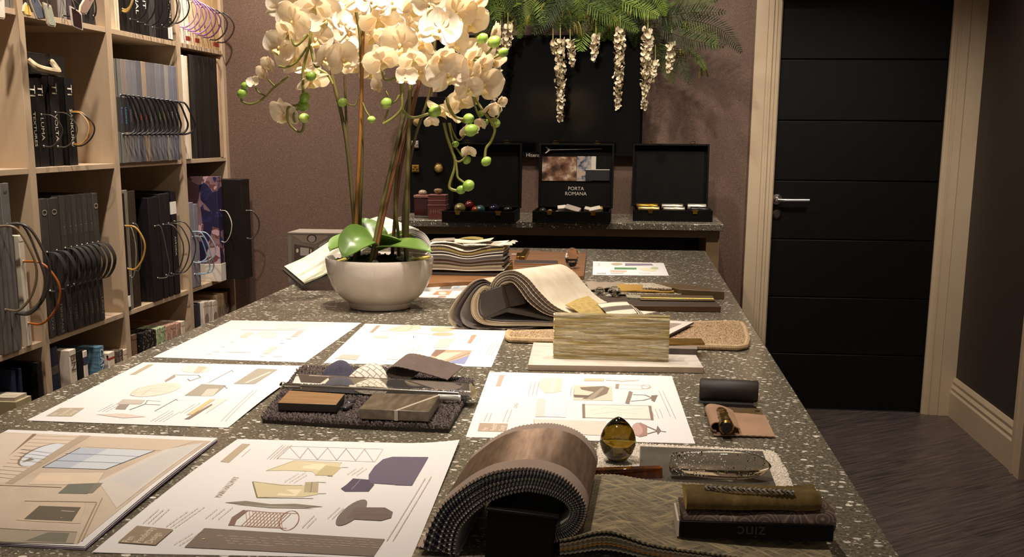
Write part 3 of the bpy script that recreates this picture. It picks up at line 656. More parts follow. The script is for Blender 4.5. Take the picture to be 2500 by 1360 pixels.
# front sheet
def zfront(x, y):
    u = (x+.507)/.30; v = (1.43-y)/.42
    return max(0, .004*math.sin(pi*max(0, min(1, v)))*math.exp(-((u-.02)/.12)**2)) + .007*max(0, u-.72)**2/.08*max(0, 1-v*1.1)**2 + .002*max(0, .2-u)*5*max(0, v-.6)
f_ = [('p', TAUP2, [(591, 1085), (611, 1086), (559, 1134), (538, 1133)]), ('l', GT, .0008, [(612, 1098), (590, 1118)]),
      ('t', '#b3a08e', .0105, 'MAIN HALLWAY', (531, 1216), (569, 1176)),
      ('l', '#cfc6bc', .0012, [(676, 1120), (705, 1090), (935, 1097), (915, 1128), (676, 1120)]), ('l', '#c3b8ac', .0011, [(706, 1091), (733, 1120)]), ('l', '#b8aca0', .0011, [(733, 1118), (752, 1094), (775, 1122)]), ('l', '#c3b8ac', .0011, [(775, 1122), (800, 1094), (822, 1124)]), ('l', '#b8aca0', .0011, [(822, 1124), (845, 1096), (868, 1125)]), ('l', '#c3b8ac', .0011, [(868, 1125), (890, 1097), (912, 1128)]),
      ('p', '#ddcfa9', [(650, 1150), (720, 1125), (800, 1129), (834, 1131), (815, 1160), (772, 1160), (762, 1152), (700, 1149)]), ('p', '#efe3c2', [(745, 1132), (800, 1134), (780, 1148), (738, 1144)]), ('p', '#c9b98e', [(795, 1137), (833, 1142), (812, 1162), (768, 1161)]), ('l', '#8d8468', .0012, [(650, 1150), (720, 1125), (835, 1131)]), ('l', '#6d6450', .0012, [(834, 1142), (850, 1142)]), ('l', '#6d6450', .0012, [(800, 1163), (812, 1164)]),
      ('p', '#d9cba4', [(617, 1176), (680, 1183), (735, 1187), (775, 1178), (776, 1208), (740, 1214), (628, 1215), (624, 1200)]), ('p', '#efe4c4', [(688, 1196), (738, 1196), (722, 1212), (676, 1210)]), ('p', '#b8a888', [(745, 1178), (778, 1177), (776, 1204), (742, 1203)]), ('l', '#857a62', .0016, [(628, 1216), (617, 1177), (690, 1186), (738, 1186)]), ('l', '#857a62', .0014, [(628, 1216), (765, 1218)]), ('l', '#6d6450', .0012, [(776, 1178), (796, 1179)]), ('l', '#6d6450', .0012, [(776, 1206), (796, 1206)]), ('l', '#7d7460', .0008, [(762, 1178), (758, 1203)]),
      ('p', '#6a6071', [(914, 1140), (935, 1122), (958, 1116), (1046, 1120), (1005, 1188), (900, 1180), (900, 1160)]), ('p', '#5a4f60', [(862, 1169), (900, 1172), (914, 1184), (900, 1201), (842, 1201), (832, 1194), (846, 1184)]), ('l', '#8a8294', .0012, [(1002, 1120), (965, 1186)]), ('l', '#8d8696', .001, [(858, 1196), (880, 1172)]), ('p', '#665b6a', [(1004, 1121), (1046, 1121), (1006, 1188), (966, 1186)]),
      ('p', '#8a8272', [(548, 1228), (600, 1224), (660, 1232), (722, 1231), (790, 1238), (720, 1242), (660, 1237), (600, 1234)]), ('p', '#a39a88', [(570, 1232), (660, 1234), (770, 1243), (660, 1241)]),
      ('p', '#8a6f62', [(557, 1284), (566, 1264), (594, 1246), (606, 1248), (578, 1270), (572, 1284)]), ('l', '#9d6e55', .0012, [(603, 1247), (660, 1252), (728, 1255)]), ('l', '#9d6e55', .0012, [(570, 1284), (630, 1288), (700, 1291)])] + \
     [('l', '#9d6e55', .001, E1(706, 1272, 22, -16, 10, 18)+[E1(706, 1272, 22, -16, 10, 18)[0]])] + \
     [('l', '#b08a70', .0007, [(600+i*8.5, 1249+i*.5), (582+(i+d)*8.5, 1285+(i+d)*.45)]) for i in range(14) for d in (-2.2, 2.6) if 0 <= i+d <= 13] + \
     [('p', '#7d7069', E1(858, 1253, -36, 30, 14, 11)), ('p', '#74655e', [(868, 1240), (940, 1241), (959, 1252), (955, 1266), (930, 1273), (845, 1268)]), ('l', '#5e524c', .001, [(872, 1250), (945, 1252)]), ('l', '#5e524c', .001, [(865, 1258), (950, 1260)]),
      ('p', '#84756a', [(499, 1291), (940, 1318), (912, 1360), (450, 1338)])] + \
     [('l', '#d3c3a8', .0008, [(530+i*6.1+(i*37 % 13), 1309+(i*29 % 23)+i*.16), (545+i*6.1+(i*37 % 17), 1310+(i*29 % 23)+i*.16)]) for i in range(62)] + [('l', '#d6c08e', .003, [(494, 1319), (500, 1318)])] + \
     [('p', '#9a8871', [(335, 1291), (424, 1296), (380, 1334), (288, 1329)]), ('t', '#ddd0bd', .0112, 'Pen\nPenderby\nDesign', (334, 1330), (363, 1303)),
      ('g', '#c9bcb0', (350, 1284), (400, 1242), 3, .005), ('g', '#c9bcb0', (405, 1290), (480, 1238), 3, .005), ('g', '#c6b9ae', (502, 1268), (540, 1238), 3, .007), ('g', '#c6b9ae', (425, 1332), (485, 1296), 2, .006), ('g', '#c6b9ae', (800, 1268), (830, 1240), 2, .005), ('g', '#c6b9ae', (695, 1178), (738, 1152), 3, .006), ('g', '#c6b9ae', (848, 1160), (878, 1140), 3, .006), ('g', '#c0b3a8', (945, 1322), (1068, 1125), 2, .006), ('g', '#c6b9ae', (652, 1122), (690, 1088), 4, .004), ('g', '#c6b9ae', (738, 1290), (770, 1258), 2, .005)]
sheet('mood_board_sheet', 'large mood board sheet nearest the camera with purple armchair and pedestal table pictures', 'paper', [(580, 1072), (1122, 1085), (1004, 1363), (225, 1350)], f_, zfront, group=GR)
# middle left sheet
m_ = [('p', TAUP2, [(362, 891), (375, 891), (330, 916), (316, 916)]), ('p', '#b3a48e', [(147, 997), (206, 997), (175, 1018), (112, 1017)]), ('t', '#ddd2c4', .011, 'Pen\nPenderby\nDesign', (148, 1015), (168, 1002)),
      ('p', '#eadbcd', E1(478, 902, 36, -2, 6, 9)), ('p', '#cdb9a4', [(485, 895), (507, 897), (487, 912), (472, 911)]), ('l', '#7d7468', .0016, [(403, 930), (428, 916), (484, 917), (490, 922), (464, 931), (458, 926)]), ('p', '#a3968a', [(402, 930), (426, 915), (429, 921), (404, 934)]),
      ('l', '#8d857a', .0012, [(508, 936), (566, 905), (570, 909)]), ('p', '#a8a08f', [(628, 901), (678, 903), (622, 939), (570, 938)]), ('l', '#d9d3c6', .004, [(600, 936), (660, 909)]), ('l', '#7d7668', .001, [(628, 901), (678, 903)]),
      ('p', '#a39b8b', [(492, 939), (553, 942), (520, 968), (450, 967)]), ('p', '#c9c2b4', [(506, 951), (535, 950), (520, 968), (490, 968)]), ('l', '#6d665a', .0012, [(492, 939), (545, 942), (555, 950)]),
      ('p', '#e6d3c4', E1(380, 953, 60, -6, -14, 16)), ('l', '#c39a7c', .0009, [(318, 964), (340, 948), (400, 940), (430, 945)]), ('l', '#c39a7c', .0009, [(345, 966), (370, 950), (425, 945)]), ('l', '#b88d72', .0009, [(325, 962), (360, 955), (410, 958)]), ('l', '#8d7464', .0012, [(317, 966), (330, 968)]),
      ('p', '#c3b8ac', [(300, 976), (355, 978), (345, 988), (285, 988)]), ('p', '#9a8d84', [(292, 988), (316, 988), (306, 1001), (281, 1000)]), ('l', '#6d635a', .0015, [(316, 1002), (354, 988), (392, 990)]), ('l', '#6d635a', .0012, [(358, 979), (392, 981)]), ('l', '#857a70', .0012, [(354, 988), (360, 979)]),
      ('l', '#8d8578', .0014, [(378, 1005), (430, 976), (434, 979)]), ('l', '#cbc4ba', .0008, [(436, 978), (480, 978)]),
      ('p', '#d0bb8c', [(513, 976), (526, 976), (470, 1014), (455, 1014)]), ('p', '#8d7c66', [(515, 988), (522, 988), (462, 1025), (450, 1025)]), ('p', '#e3d6cc', [(530, 976), (556, 976), (520, 1000), (500, 1012)]), ('p', '#d9c7bb', [(233, 1013), (300, 1011), (358, 1019), (300, 1022)]),
      ('g', GT, (368, 1030), (420, 1000), 4, .006), ('g', GT, (240, 1006), (290, 980), 3, .006), ('g', GT, (540, 1030), (620, 955), 2, .006), ('g', GT, (440, 1010), (480, 985), 2, .006)]
sheet('mood_board_sheet', 'mood board sheet at the left with pale sofa and coffee table pictures', 'paper', [(350, 885), (757, 894), (556, 1045), (65, 1027)], m_, lambda x, y: .0004+.003*max(0, math.sin((y-1.5)*9))*math.exp(-((x+.547)/.03)**2), group=GR)
# far left sheet, its ink coloured pale to imitate washout by strong light
l_ = [('p', '#e9dfd6', E1(705, 797, 40, -2, 4, 6)), ('l', '#cbbfb3', .004, [(590, 805), (745, 806)]), ('p', '#d9ccc0', [(600, 812), (620, 812), (602, 824), (584, 824)]), ('p', '#ccc0b2', [(728, 808), (742, 808), (724, 823), (710, 823)]), ('p', '#e9dcd2', E1(655, 816, 22, 3, -4, 9)),
      ('p', '#d6cabd', [(663, 847), (678, 848), (656, 864), (640, 864)]), ('l', '#d0c4b8', .003, [(550, 860), (616, 861)]), ('l', '#d6cabd', .004, [(520, 859), (534, 859)]), ('l', '#d6cabd', .004, [(505, 865), (517, 865)]), ('l', '#d6cabd', .004, [(540, 847), (550, 847)]), ('l', '#d0c4b8', .004, [(634, 870), (646, 870)]), ('l', '#d0c4b8', .004, [(666, 871), (688, 871)]), ('l', '#d0c4b8', .006, [(684, 838), (694, 838)]), ('l', '#d0c4b8', .006, [(700, 828), (711, 828)]), ('l', '#d6cabd', .004, [(562, 835), (570, 835)])]
sheet('mood_board_sheet', 'almost blank white sheet with faint plan lines, left of the orchid sheet', 'paper', [(565, 782), (882, 788), (745, 885), (373, 872)], l_, group=GR)
# far middle sheet
c_ = [('p', '#b39f84', [(920, 795), (929, 795), (911, 812), (902, 812)]), ('p', '#e3cdb8', E1(990, 802, 40, -3, 3, 7)), ('l', '#b8937a', .0014, [(930, 809), (962, 806), (985, 796), (1008, 797), (998, 806), (978, 808)]), ('p', '#dcc7a6', E1(1080, 804, 30, -1, 2, 6)), ('p', '#d3b894', E1(1082, 816, 26, 0, 0, 4)), ('p', '#e0cdbb', E1(930, 823, 20, 1, 0, 3)), ('l', '#c3a98e', .0014, [(1002, 812), (1060, 818)]), ('l', '#c3b0a0', .001, [(925, 816), (960, 812), (1010, 817)]), ('l', '#6d6258', .0016, [(1010, 821), (1010, 825)]),
      ('p', '#d8c8bb', [(1078, 827), (1112, 827), (1092, 850), (1058, 850)]), ('p', '#b8937c', [(1152, 818), (1164, 818), (1150, 838), (1141, 838)]), ('p', '#e3ddd0', [(968, 847), (1034, 843), (995, 878), (942, 878)]), ('l', '#a89c8c', .0014, [(972, 847), (996, 848)]), ('l', '#b3a696', .0012, [(1012, 848), (992, 874)]), ('l', '#b3a696', .0014, [(942, 877), (970, 878)]),
      ('p', '#b8a188', [(1064, 854), (1152, 856), (1134, 888), (1040, 884)]), ('p', '#8f93b8', [(1146, 868), (1134, 889), (1090, 885), (1118, 878)]), ('l', '#7d6a54', .0018, [(1088, 884), (1148, 862)]), ('p', '#8d6f5e', [(1064, 854), (1090, 855), (1066, 872), (1052, 868)]), ('p', '#d6c3ad', [(1080, 862), (1130, 860), (1075, 884), (1046, 883)]),
      ('p', '#c3b6a8', [(836, 866), (880, 867), (870, 879), (818, 876)]), ('g', GT, (1182, 870), (1210, 826), 3, .006), ('g', GT, (1116, 822), (1135, 815), 3, .006), ('l', '#d6ccc2', .001, [(1000, 838), (1010, 833), (1050, 838)])]
sheet('mood_board_sheet', 'mood board sheet in front of the orchid bowl, partly under the draped sample book', 'paper', [(892, 790), (1240, 802), (1200, 896), (790, 886)], c_, group=GR)
# right sheet
r_ = [('p', '#c0a898', [(1220, 916), (1232, 916), (1222, 943), (1210, 943)]), ('p', '#b59d87', [(1171, 1033), (1240, 1035), (1236, 1055), (1166, 1053)]), ('t', '#e2d6c8', .0115, 'Pen\nPenderby\nDesign', (1204, 1052), (1208, 1036)),
      ('p', '#e3cfc0', [(1325, 924), (1365, 922), (1362, 958), (1330, 960), (1312, 940)]), ('p', '#f0e2cc', [(1346, 924), (1358, 924), (1352, 960), (1342, 960)]), ('p', '#e8cdbd', [(1360, 923), (1374, 925), (1370, 956), (1356, 958)]),
      ('p', '#e2cbb5', [(1400, 941), (1494, 944), (1496, 979), (1399, 977)]), ('p', '#857566', [(1415, 946), (1475, 943), (1488, 948), (1482, 962), (1446, 976), (1420, 975), (1450, 958), (1420, 952)]), ('p', '#74655a', [(1400, 964), (1445, 966), (1440, 972), (1402, 971)]), ('p', '#a39484', [(1432, 974), (1470, 946), (1476, 948), (1446, 977)]), ('l', '#5d5046', .001, [(1418, 950), (1460, 952)]),
      ('p', '#dcbfa2', [(1426, 924), (1476, 925), (1475, 931), (1426, 931)]), ('l', '#8d7a6c', .0014, [(1478, 928), (1520, 932), (1560, 929)]), ('l', '#8d7a6c', .001, [(1480, 930), (1545, 928)]), ('p', '#a08d80', [(1503, 938), (1512, 938), (1510, 949), (1502, 949)]), ('l', '#c3a898', .001, [(1512, 939), (1565, 941), (1590, 946), (1565, 951), (1510, 949)]), ('l', '#b8a090', .001, E1(1577, 945, 11, 0, 0, 5)),
      ('p', '#8f8074', [(1536, 955), (1545, 958), (1536, 987), (1526, 985)]), ('l', '#857568', .0022, [(1545, 964), (1575, 965), (1592, 972)]), ('l', '#857568', .0022, [(1540, 980), (1570, 978), (1592, 972)]), ('p', '#857568', [(1590, 966), (1606, 965), (1598, 982), (1590, 978)]),
      ('p', '#8a7a68', [(1421, 987), (1428, 987), (1429, 1021), (1422, 1021)]), ('p', '#8a7a68', [(1583, 991), (1590, 992), (1596, 1026), (1589, 1026)]), ('p', '#e4dfd2', [(1429, 989), (1583, 992), (1588, 1024), (1430, 1020)]), ('l', '#6d6252', .001, [(1424, 988), (1586, 991)]), ('l', '#6d6252', .001, [(1424, 1020), (1592, 1026)]), ('l', '#a3a698', .001, [(1440, 1004), (1480, 996), (1520, 1002), (1575, 998)]), ('l', '#a3a698', .001, [(1450, 1012), (1500, 1006), (1560, 1012)]),
      ('p', '#dcd9e2', [(1332, 974), (1384, 978), (1382, 1020), (1330, 1018)]), ('p', '#ddd0c8', [(1312, 974), (1332, 974), (1330, 1018), (1306, 1018)]), ('p', '#e8d3c4', [(1304, 1026), (1480, 1030), (1480, 1064), (1300, 1058)]), ('l', '#b8a898', .001, [(1304, 1058), (1304, 1025), (1480, 1030)]), ('l', '#cbb39f', .001, [(1310, 1036), (1400, 1040), (1470, 1034)]), ('l', '#cbb39f', .001, [(1330, 1050), (1420, 1046)]),
      ('p', '#b8948a', E1(1561, 1050, 18, 1, 2, 17)), ('p', '#a98478', [(1562, 1032), (1580, 1040), (1580, 1064), (1560, 1068)]), ('p', '#c3a096', E1(1556, 1049, 13, 1, 2, 14)), ('l', '#84726a', .0024, [(1580, 1042), (1606, 1053)]), ('l', '#84726a', .0024, [(1580, 1060), (1606, 1053), (1626, 1055)]), ('p', '#84726a', [(1605, 1040), (1614, 1052), (1606, 1062), (1602, 1052)]),
      ('t', '#c9b8ae', .008, 'LOUNGE', (1258, 997), (1267, 966)), ('g', GT, (1290, 965), (1300, 925), 3, .006), ('g', GT, (1618, 955), (1660, 1045), 2, .006), ('g', GT, (1610, 1000), (1620, 1025), 3, .006), ('g', GT, (1392, 968), (1396, 945), 2, .005), ('g', GT, (1182, 1030), (1192, 1005), 2, .006), ('g', GT, (1228, 1030), (1240, 1000), 2, .006)]
sheet('mood_board_sheet', 'mood board sheet right of centre with stool and marble table pictures', 'paper', [(1195, 908), (1640, 918), (1697, 1083), (1137, 1067)], r_, group=GR)
# small sheets at the back
sheet('colour_sheet', 'small printed sheet with green and pink rug pictures near the far right corner', 'paper', [(1448, 638), (1620, 642), (1633, 673), (1447, 671)],
      [('p', '#d6c8bc', [(1460, 643), (1466, 643), (1465, 650), (1459, 650)]), ('p', '#b8ac90', E1(1506, 645, 14, 0, 0, 3)), ('p', '#8d8090', [(1526, 643), (1590, 644), (1596, 648), (1526, 649)]), ('p', '#5d8a5e', [(1500, 653), (1554, 654), (1554, 658), (1500, 658)]), ('p', '#cdb09c', [(1490, 660), (1530, 661), (1530, 664), (1490, 664)]), ('p', '#e3dabb', [(1558, 655), (1606, 655), (1600, 663), (1570, 661)]), ('p', '#b8c09a', E1(1598, 655, 10, 0, 0, 3)), ('p', '#cba896', [(1490, 666), (1524, 666), (1522, 668), (1490, 668)]), ('p', '#b8b0a8', [(1458, 666), (1480, 666), (1480, 669), (1456, 669)]), ('l', '#c9b8a0', .004, [(1560, 667), (1590, 668)])])
sheet('colour_sheet', 'printed sheet of room photos just behind and right of the orchid bowl', 'paper', [(1046, 687), (1150, 687), (1112, 729), (1022, 726)],
      [('p', '#c9bfae', [(1052, 692), (1076, 692), (1070, 700), (1046, 700)]), ('p', '#b3bccb', [(1088, 690), (1130, 690), (1126, 697), (1082, 697)]), ('p', '#6d5d50', [(1078, 698), (1104, 699), (1100, 705), (1072, 705)]), ('p', '#a3b0c0', [(1110, 698), (1124, 699), (1116, 704), (1106, 704)]), ('p', '#b37a56', [(1066, 711), (1104, 711), (1096, 720), (1056, 720)]), ('p', '#e3c3a6', E1(1080, 716, 10, 0, 0, 3)), ('p', '#a88066', [(1072, 722), (1090, 722), (1088, 726), (1068, 726)])], paper=mat('#d8d4cf', .35))
# booklet of stapled renderings at the lower left
TL, TR, BR = on(20, 1046, 1.006), on(531, 1066, 1.006), on(206, 1330, 1.006)
bk = thing('presentation_booklet', (TL+BR)/2-Vector((0, 0, .006)), 'stapled booklet with an interior rendering on its cover, bottom left corner', 'booklet')
def zb(x, y):
    v = max(0, min(1, (TR[1]-y)/(TR[1]-BR[1]))); u = max(0, min(1, (x-TL[0])/(TR[0]-TL[0])))
    return .004*math.sin(pi*v)*(.4+.6*u)+.010*max(0, v-.75)*4*max(0, .8-u)**1
def bookmark(p): return p
PURP = mat('#9d86a6', .5)
for i in range(4):
    g = G(); dz = -.0012*(3-i)-.0002; ex = [.0, .0012, .0006, 0][i]; BLw = TL+(BR-TR)
    def P(u, v):
        p = TL*(1-u)*(1-v)+TR*u*(1-v)+BR*u*v+BLw*(1-u)*v; k = .55+.15*i
        return Vector((p[0]+ex*(u > .5), p[1]-ex, 1.0045+dz+zb(p[0], p[1])*(k if i < 3 else 1)*.8))
    g.grid(lambda u, v: P(u, 1-v), 20, 20, 0, .0004)
    if i < 3: obj('page', g, PURP if i == 1 else PAPER, bk); continue
    mats = [PAPER]; lay = 0
    def area(c, q, th=.0):
        global lay
        m = c if not isinstance(c, str) else inkm(c)
        if m not in mats: mats.append(m)
        k = mats.index(m); A = [on(a, b, 1.0055) for a, b in q]; lay += 1
        ar = sum(A[i][0]*A[(i+1) % len(A)][1]-A[(i+1) % len(A)][0]*A[i][1] for i in range(len(A)))
        if ar < 0: A = A[::-1]
        zz = lambda p: Vector((p[0], p[1], 1.0045+dz+zb(p[0], p[1])*.8+.0003+lay*.00001))
        if len(A) == 4: g.grid(lambda u, v: zz(A[0]*(1-u)*(1-v)+A[1]*u*(1-v)+A[2]*u*v+A[3]*(1-u)*v), 14, 14, k)
        else: g.poly([zz(p) for p in A], k)
    def stroke(c, w, a, b):
        A, B = on(*a, 1.0055), on(*b, 1.0055); d = (B-A); s = Vector((-d[1], d[0], 0)).normalized()*w/2
        global lay
        m = inkm(c)
        if m not in mats: mats.append(m)
        k = mats.index(m); lay += 1; zz = lambda p: Vector((p[0], p[1], 1.0045+dz+zb(p[0], p[1])*.8+.0003+lay*.00001))
        g.grid(lambda u, v: zz(A+d*u+s*(v*2-1)), 10, 1, k)
    n = N('rendered_room'); n.col(n.ramp(n.noise(9, 3, n.coord((1, 1, 1))), [(.3, '#c3b09b'), (.6, '#d3c2ad'), (.75, '#c6b6a2')])); n.set(Roughness=.5)
    area(n.m, [(8, 1054), (515, 1076), (190, 1326), (-330, 1316)])
    area('#d9c9b8', [(2, 1056), (88, 1058), (10, 1132), (-60, 1140)]); area('#8d7a66', [(80, 1058), (90, 1058), (8, 1138), (-4, 1138)])
    area('#d9c8b4', [(90, 1059), (196, 1062), (24, 1180), (-60, 1180)])
    for q in range(13): stroke('#8d7460', .0013, (84-q*8.5, 1063+q*8.6), (190-q*12.2, 1066+q*8.9))
    area('#8d7d6a', E1(100, 1112, 56, -14, -14, 26)); area('#d9dde3', E1(103, 1112, 54, -16, -10, 24))
    area('#b5a490', [(196, 1062), (222, 1063), (30, 1185), (12, 1183)])
    for q in range(4): stroke('#5d5850', .0012, (52+q*-3, 1098+q*9), (126-q*8, 1108+q*8))
    area('#d0bda8', [(225, 1064), (480, 1076), (400, 1102), (210, 1092)])
    area('#b8c0cb', [(196, 1094), (378, 1102), (258, 1150), (104, 1144)]); area('#d0d4da', [(262, 1097), (378, 1102), (258, 1150), (170, 1146)])
    for a, b in [((160, 1109), (338, 1117)), ((136, 1127), (296, 1134)), ((104, 1144), (258, 1150)), ((258, 1150), (378, 1102)), ((104, 1144), (196, 1094))]: stroke('#4f5458', .0016, a, b)
    area('#d8cec4', [(400, 1100), (500, 1080), (285, 1245), (240, 1180)]); area('#cfcac4', [(420, 1098), (498, 1080), (330, 1200), (270, 1176)])
    area('#dfcbb3', [(100, 1158), (254, 1158), (236, 1188), (70, 1186)]); area('#e6cfb2', [(92, 1164), (170, 1166), (176, 1180), (86, 1178)])
    area('#78786d', [(168, 1186), (236, 1184), (214, 1210), (142, 1208)]); area('#857f70', [(232, 1184), (252, 1184), (226, 1208), (216, 1208)])
    stroke('#7d6a54', .0014, (-40, 1186), (150, 1194)); stroke('#8d7860', .0012, (60, 1226), (236, 1230))
    area('#d3bfa6', [(86, 1228), (210, 1232), (196, 1280), (40, 1272)]); area('#6d6354', [(96, 1238), (198, 1242), (176, 1275), (58, 1270)])
    stroke('#d9cdb4', .0014, (150, 1250), (182, 1252)); stroke('#c9b890', .0016, (148, 1266), (152, 1266))
    area('#ada08c', [(-20, 1290), (188, 1300), (180, 1326), (-60, 1320)]); area('#7d796c', [(118, 1300), (170, 1302), (160, 1324), (60, 1320)]); stroke('#5d5040', .0016, (0, 1292), (188, 1300)); stroke('#a38d70', .0012, (236, 1232), (190, 1324)); stroke('#b39c80', .0012, (250, 1220), (200, 1320))
    obj('cover', g, mats, bk)
# ================================================================ potted orchid
OC = on(925, 762); OY = OC[1]+.075; OX = onY(928, 700, OY)[0]
orc = thing('potted_orchid', (OX, OY, 1.0), 'tall white artificial orchid with green buds in a glossy cream bowl', 'plant')
GLAZE = mat('#ddd0c2', .16, coat=.6)
prof = [(.001, .002), (.060, .002), (.071, .0015), (.073, .006), (.074, .014), (.082, .019), (.098, .033), (.112, .055), (.120, .078), (.124, .100), (.1245, .112), (.1235, .117), (.1195, .117), (.118, .110), (.114, .085), (.10, .05), (.001, .04)]
g = G(); g.lathe(prof, (OX, OY, 1.0), 64); obj('bowl', g, GLAZE, orc, smooth=50)
g = G()
def soil(u, v):
    a = 2*pi*u; r = v*.1165; x, y = r*math.cos(a), r*math.sin(a)
    h = .104+.012*(1-v*v)+(.006*math.sin(x*190+1)*math.sin(y*170) + .004*math.sin(x*410)*math.cos(y*370+2))*(1 if v < .95 else .3)
    return (OX+x, OY+y, 1+h)
g.grid(soil, 60, 16, 0)
SOIL = mat('#1e1a10', .9, noise=(45, '#3d4416'), bump=(300, .8)); obj('moss', g, SOIL, orc, smooth=60)
for k, (a, r) in enumerate([((808, 644), (845, 632)), ((1010, 634), (1050, 627))]):
    g = G(); g.tube(bez([onY(a[0], a[1]-1, OY-.05), onY((a[0]+r[0])/2, (a[1]+r[1])/2, OY-.05), onY(r[0], r[1], OY-.03)], 6), [.004]*12+[.0025], 0, 7); obj('root', g, mat('#b5a24a', .6), orc)
LEAFM = N('orchid_leaf'); LEAFM.col(LEAFM.ramp(LEAFM.noise(7, 2), [(.3, '#4a6428'), (.55, '#627c38'), (.70, '#8f8c3c')])); LEAFM.set(Roughness=.32); LEAFM = LEAFM.m
def leaf(path, w, droop, tilt=0.):
    P = bez(path, 8); n = len(P)-1; g = G()
    def fn(u, v):
        i = min(int(u*n), n-1); p = P[i].lerp(P[i+1], u*n-i); t = (P[i+1]-P[i]).normalized()
        s = t.cross(Vector((0, 0, 1))); s = s.normalized() if s.length > .05 else Vector((1, 0, 0)); up = s.cross(t)
        s = s*math.cos(tilt)+up*math.sin(tilt); up = s.cross(t)
        ww = w*(.30+.70*math.sin(pi*min(1, .12+u*.80)))*math.sqrt(max(0, 1-max(0, (u-.72)/.28)**2.2)); x = (v-.5)*2
        return p + s*x*ww + up*(.28*abs(x)**1.6*ww)
    g.grid(fn, 26, 10, 0, .0025); obj('leaf', g, LEAFM, orc, smooth=60)
b = lambda x, y, d: onY(x, y, OY+d)
leaf([b(915, 600, -.02), b(890, 580, -.05), b(862, 592, -.09), b(838, 627, -.115)], .036, .1, .6)
leaf([b(905, 605, .01), b(870, 588, .0), b(835, 594, -.01), b(804, 612, -.03)], .036, .1, .2)
leaf([b(925, 605, .03), b(905, 575, .05), b(885, 553, .06), b(868, 536, .06)], .043, .1, .1)
leaf([b(928, 612, -.02), b(955, 603, -.05), b(1005, 604, -.08), b(1054, 616, -.085)], .034, .1, -.2)
leaf([b(928, 608, .03), b(955, 586, .05), b(990, 576, .07), b(1018, 588, .08)], .026, .1, -.0)
leaf([b(930, 608, .02), b(945, 592, .0), b(965, 590, -.02), b(985, 606, -.02)], .034, .1, .2)
# canes
CANE = [wood('#4a3014', '#94601f', 60, stretch=(1, 1, .05)), wood('#3a331a', '#5e5324', 60, stretch=(1, 1, .05)), wood('#3a2210', '#70401a', 60, stretch=(1, 1, .05))]
for pts, r, k, d in [([(867, 640), (870, 520), (879, 337), (884, 180), (887, 70)], .0048, 0, -.01), ([(872, 640), (866, 560), (845, 340), (812, 190), (800, 120)], .005, 1, .0),
        ([(872, 640), (862, 500), (848, 340), (841, 185)], .0034, 1, .015), ([(875, 640), (880, 500), (884, 340), (880, 110), (870, 30)], .0045, 1, .02),
        ([(904, 652), (918, 575), (945, 450), (982, 300), (1008, 200)], .0052, 1, -.06), ([(911, 652), (930, 560), (960, 430), (995, 300), (1030, 170)], .0042, 2, -.055),
        ([(957, 640), (962, 560), (975, 430), (1002, 300), (1040, 130)], .0045, 2, .03), ([(992, 640), (993, 560), (996, 400), (1000, 250), (1003, 120)], .0058, 1, -.03),
        ([(975, 640), (972, 570), (965, 480), (978, 330), (985, 150)], .0042, 1, .02), ([(990, 620), (985, 520), (1010, 350), (1050, 220), (1065, 60)], .004, 1, .05)]:
    g = G(); P = bez([onY(x, y, OY+d*(1-.3*i)) for i, (x, y) in enumerate(pts)], 6); g.tube(P, [r*(1-.25*i/len(P)) for i in range(len(P))], 0, 9); obj('cane', g, CANE[k], orc, smooth=60)
TWIG = mat('#6d6a2c', .5, noise=(40, '#7d7a3a'))
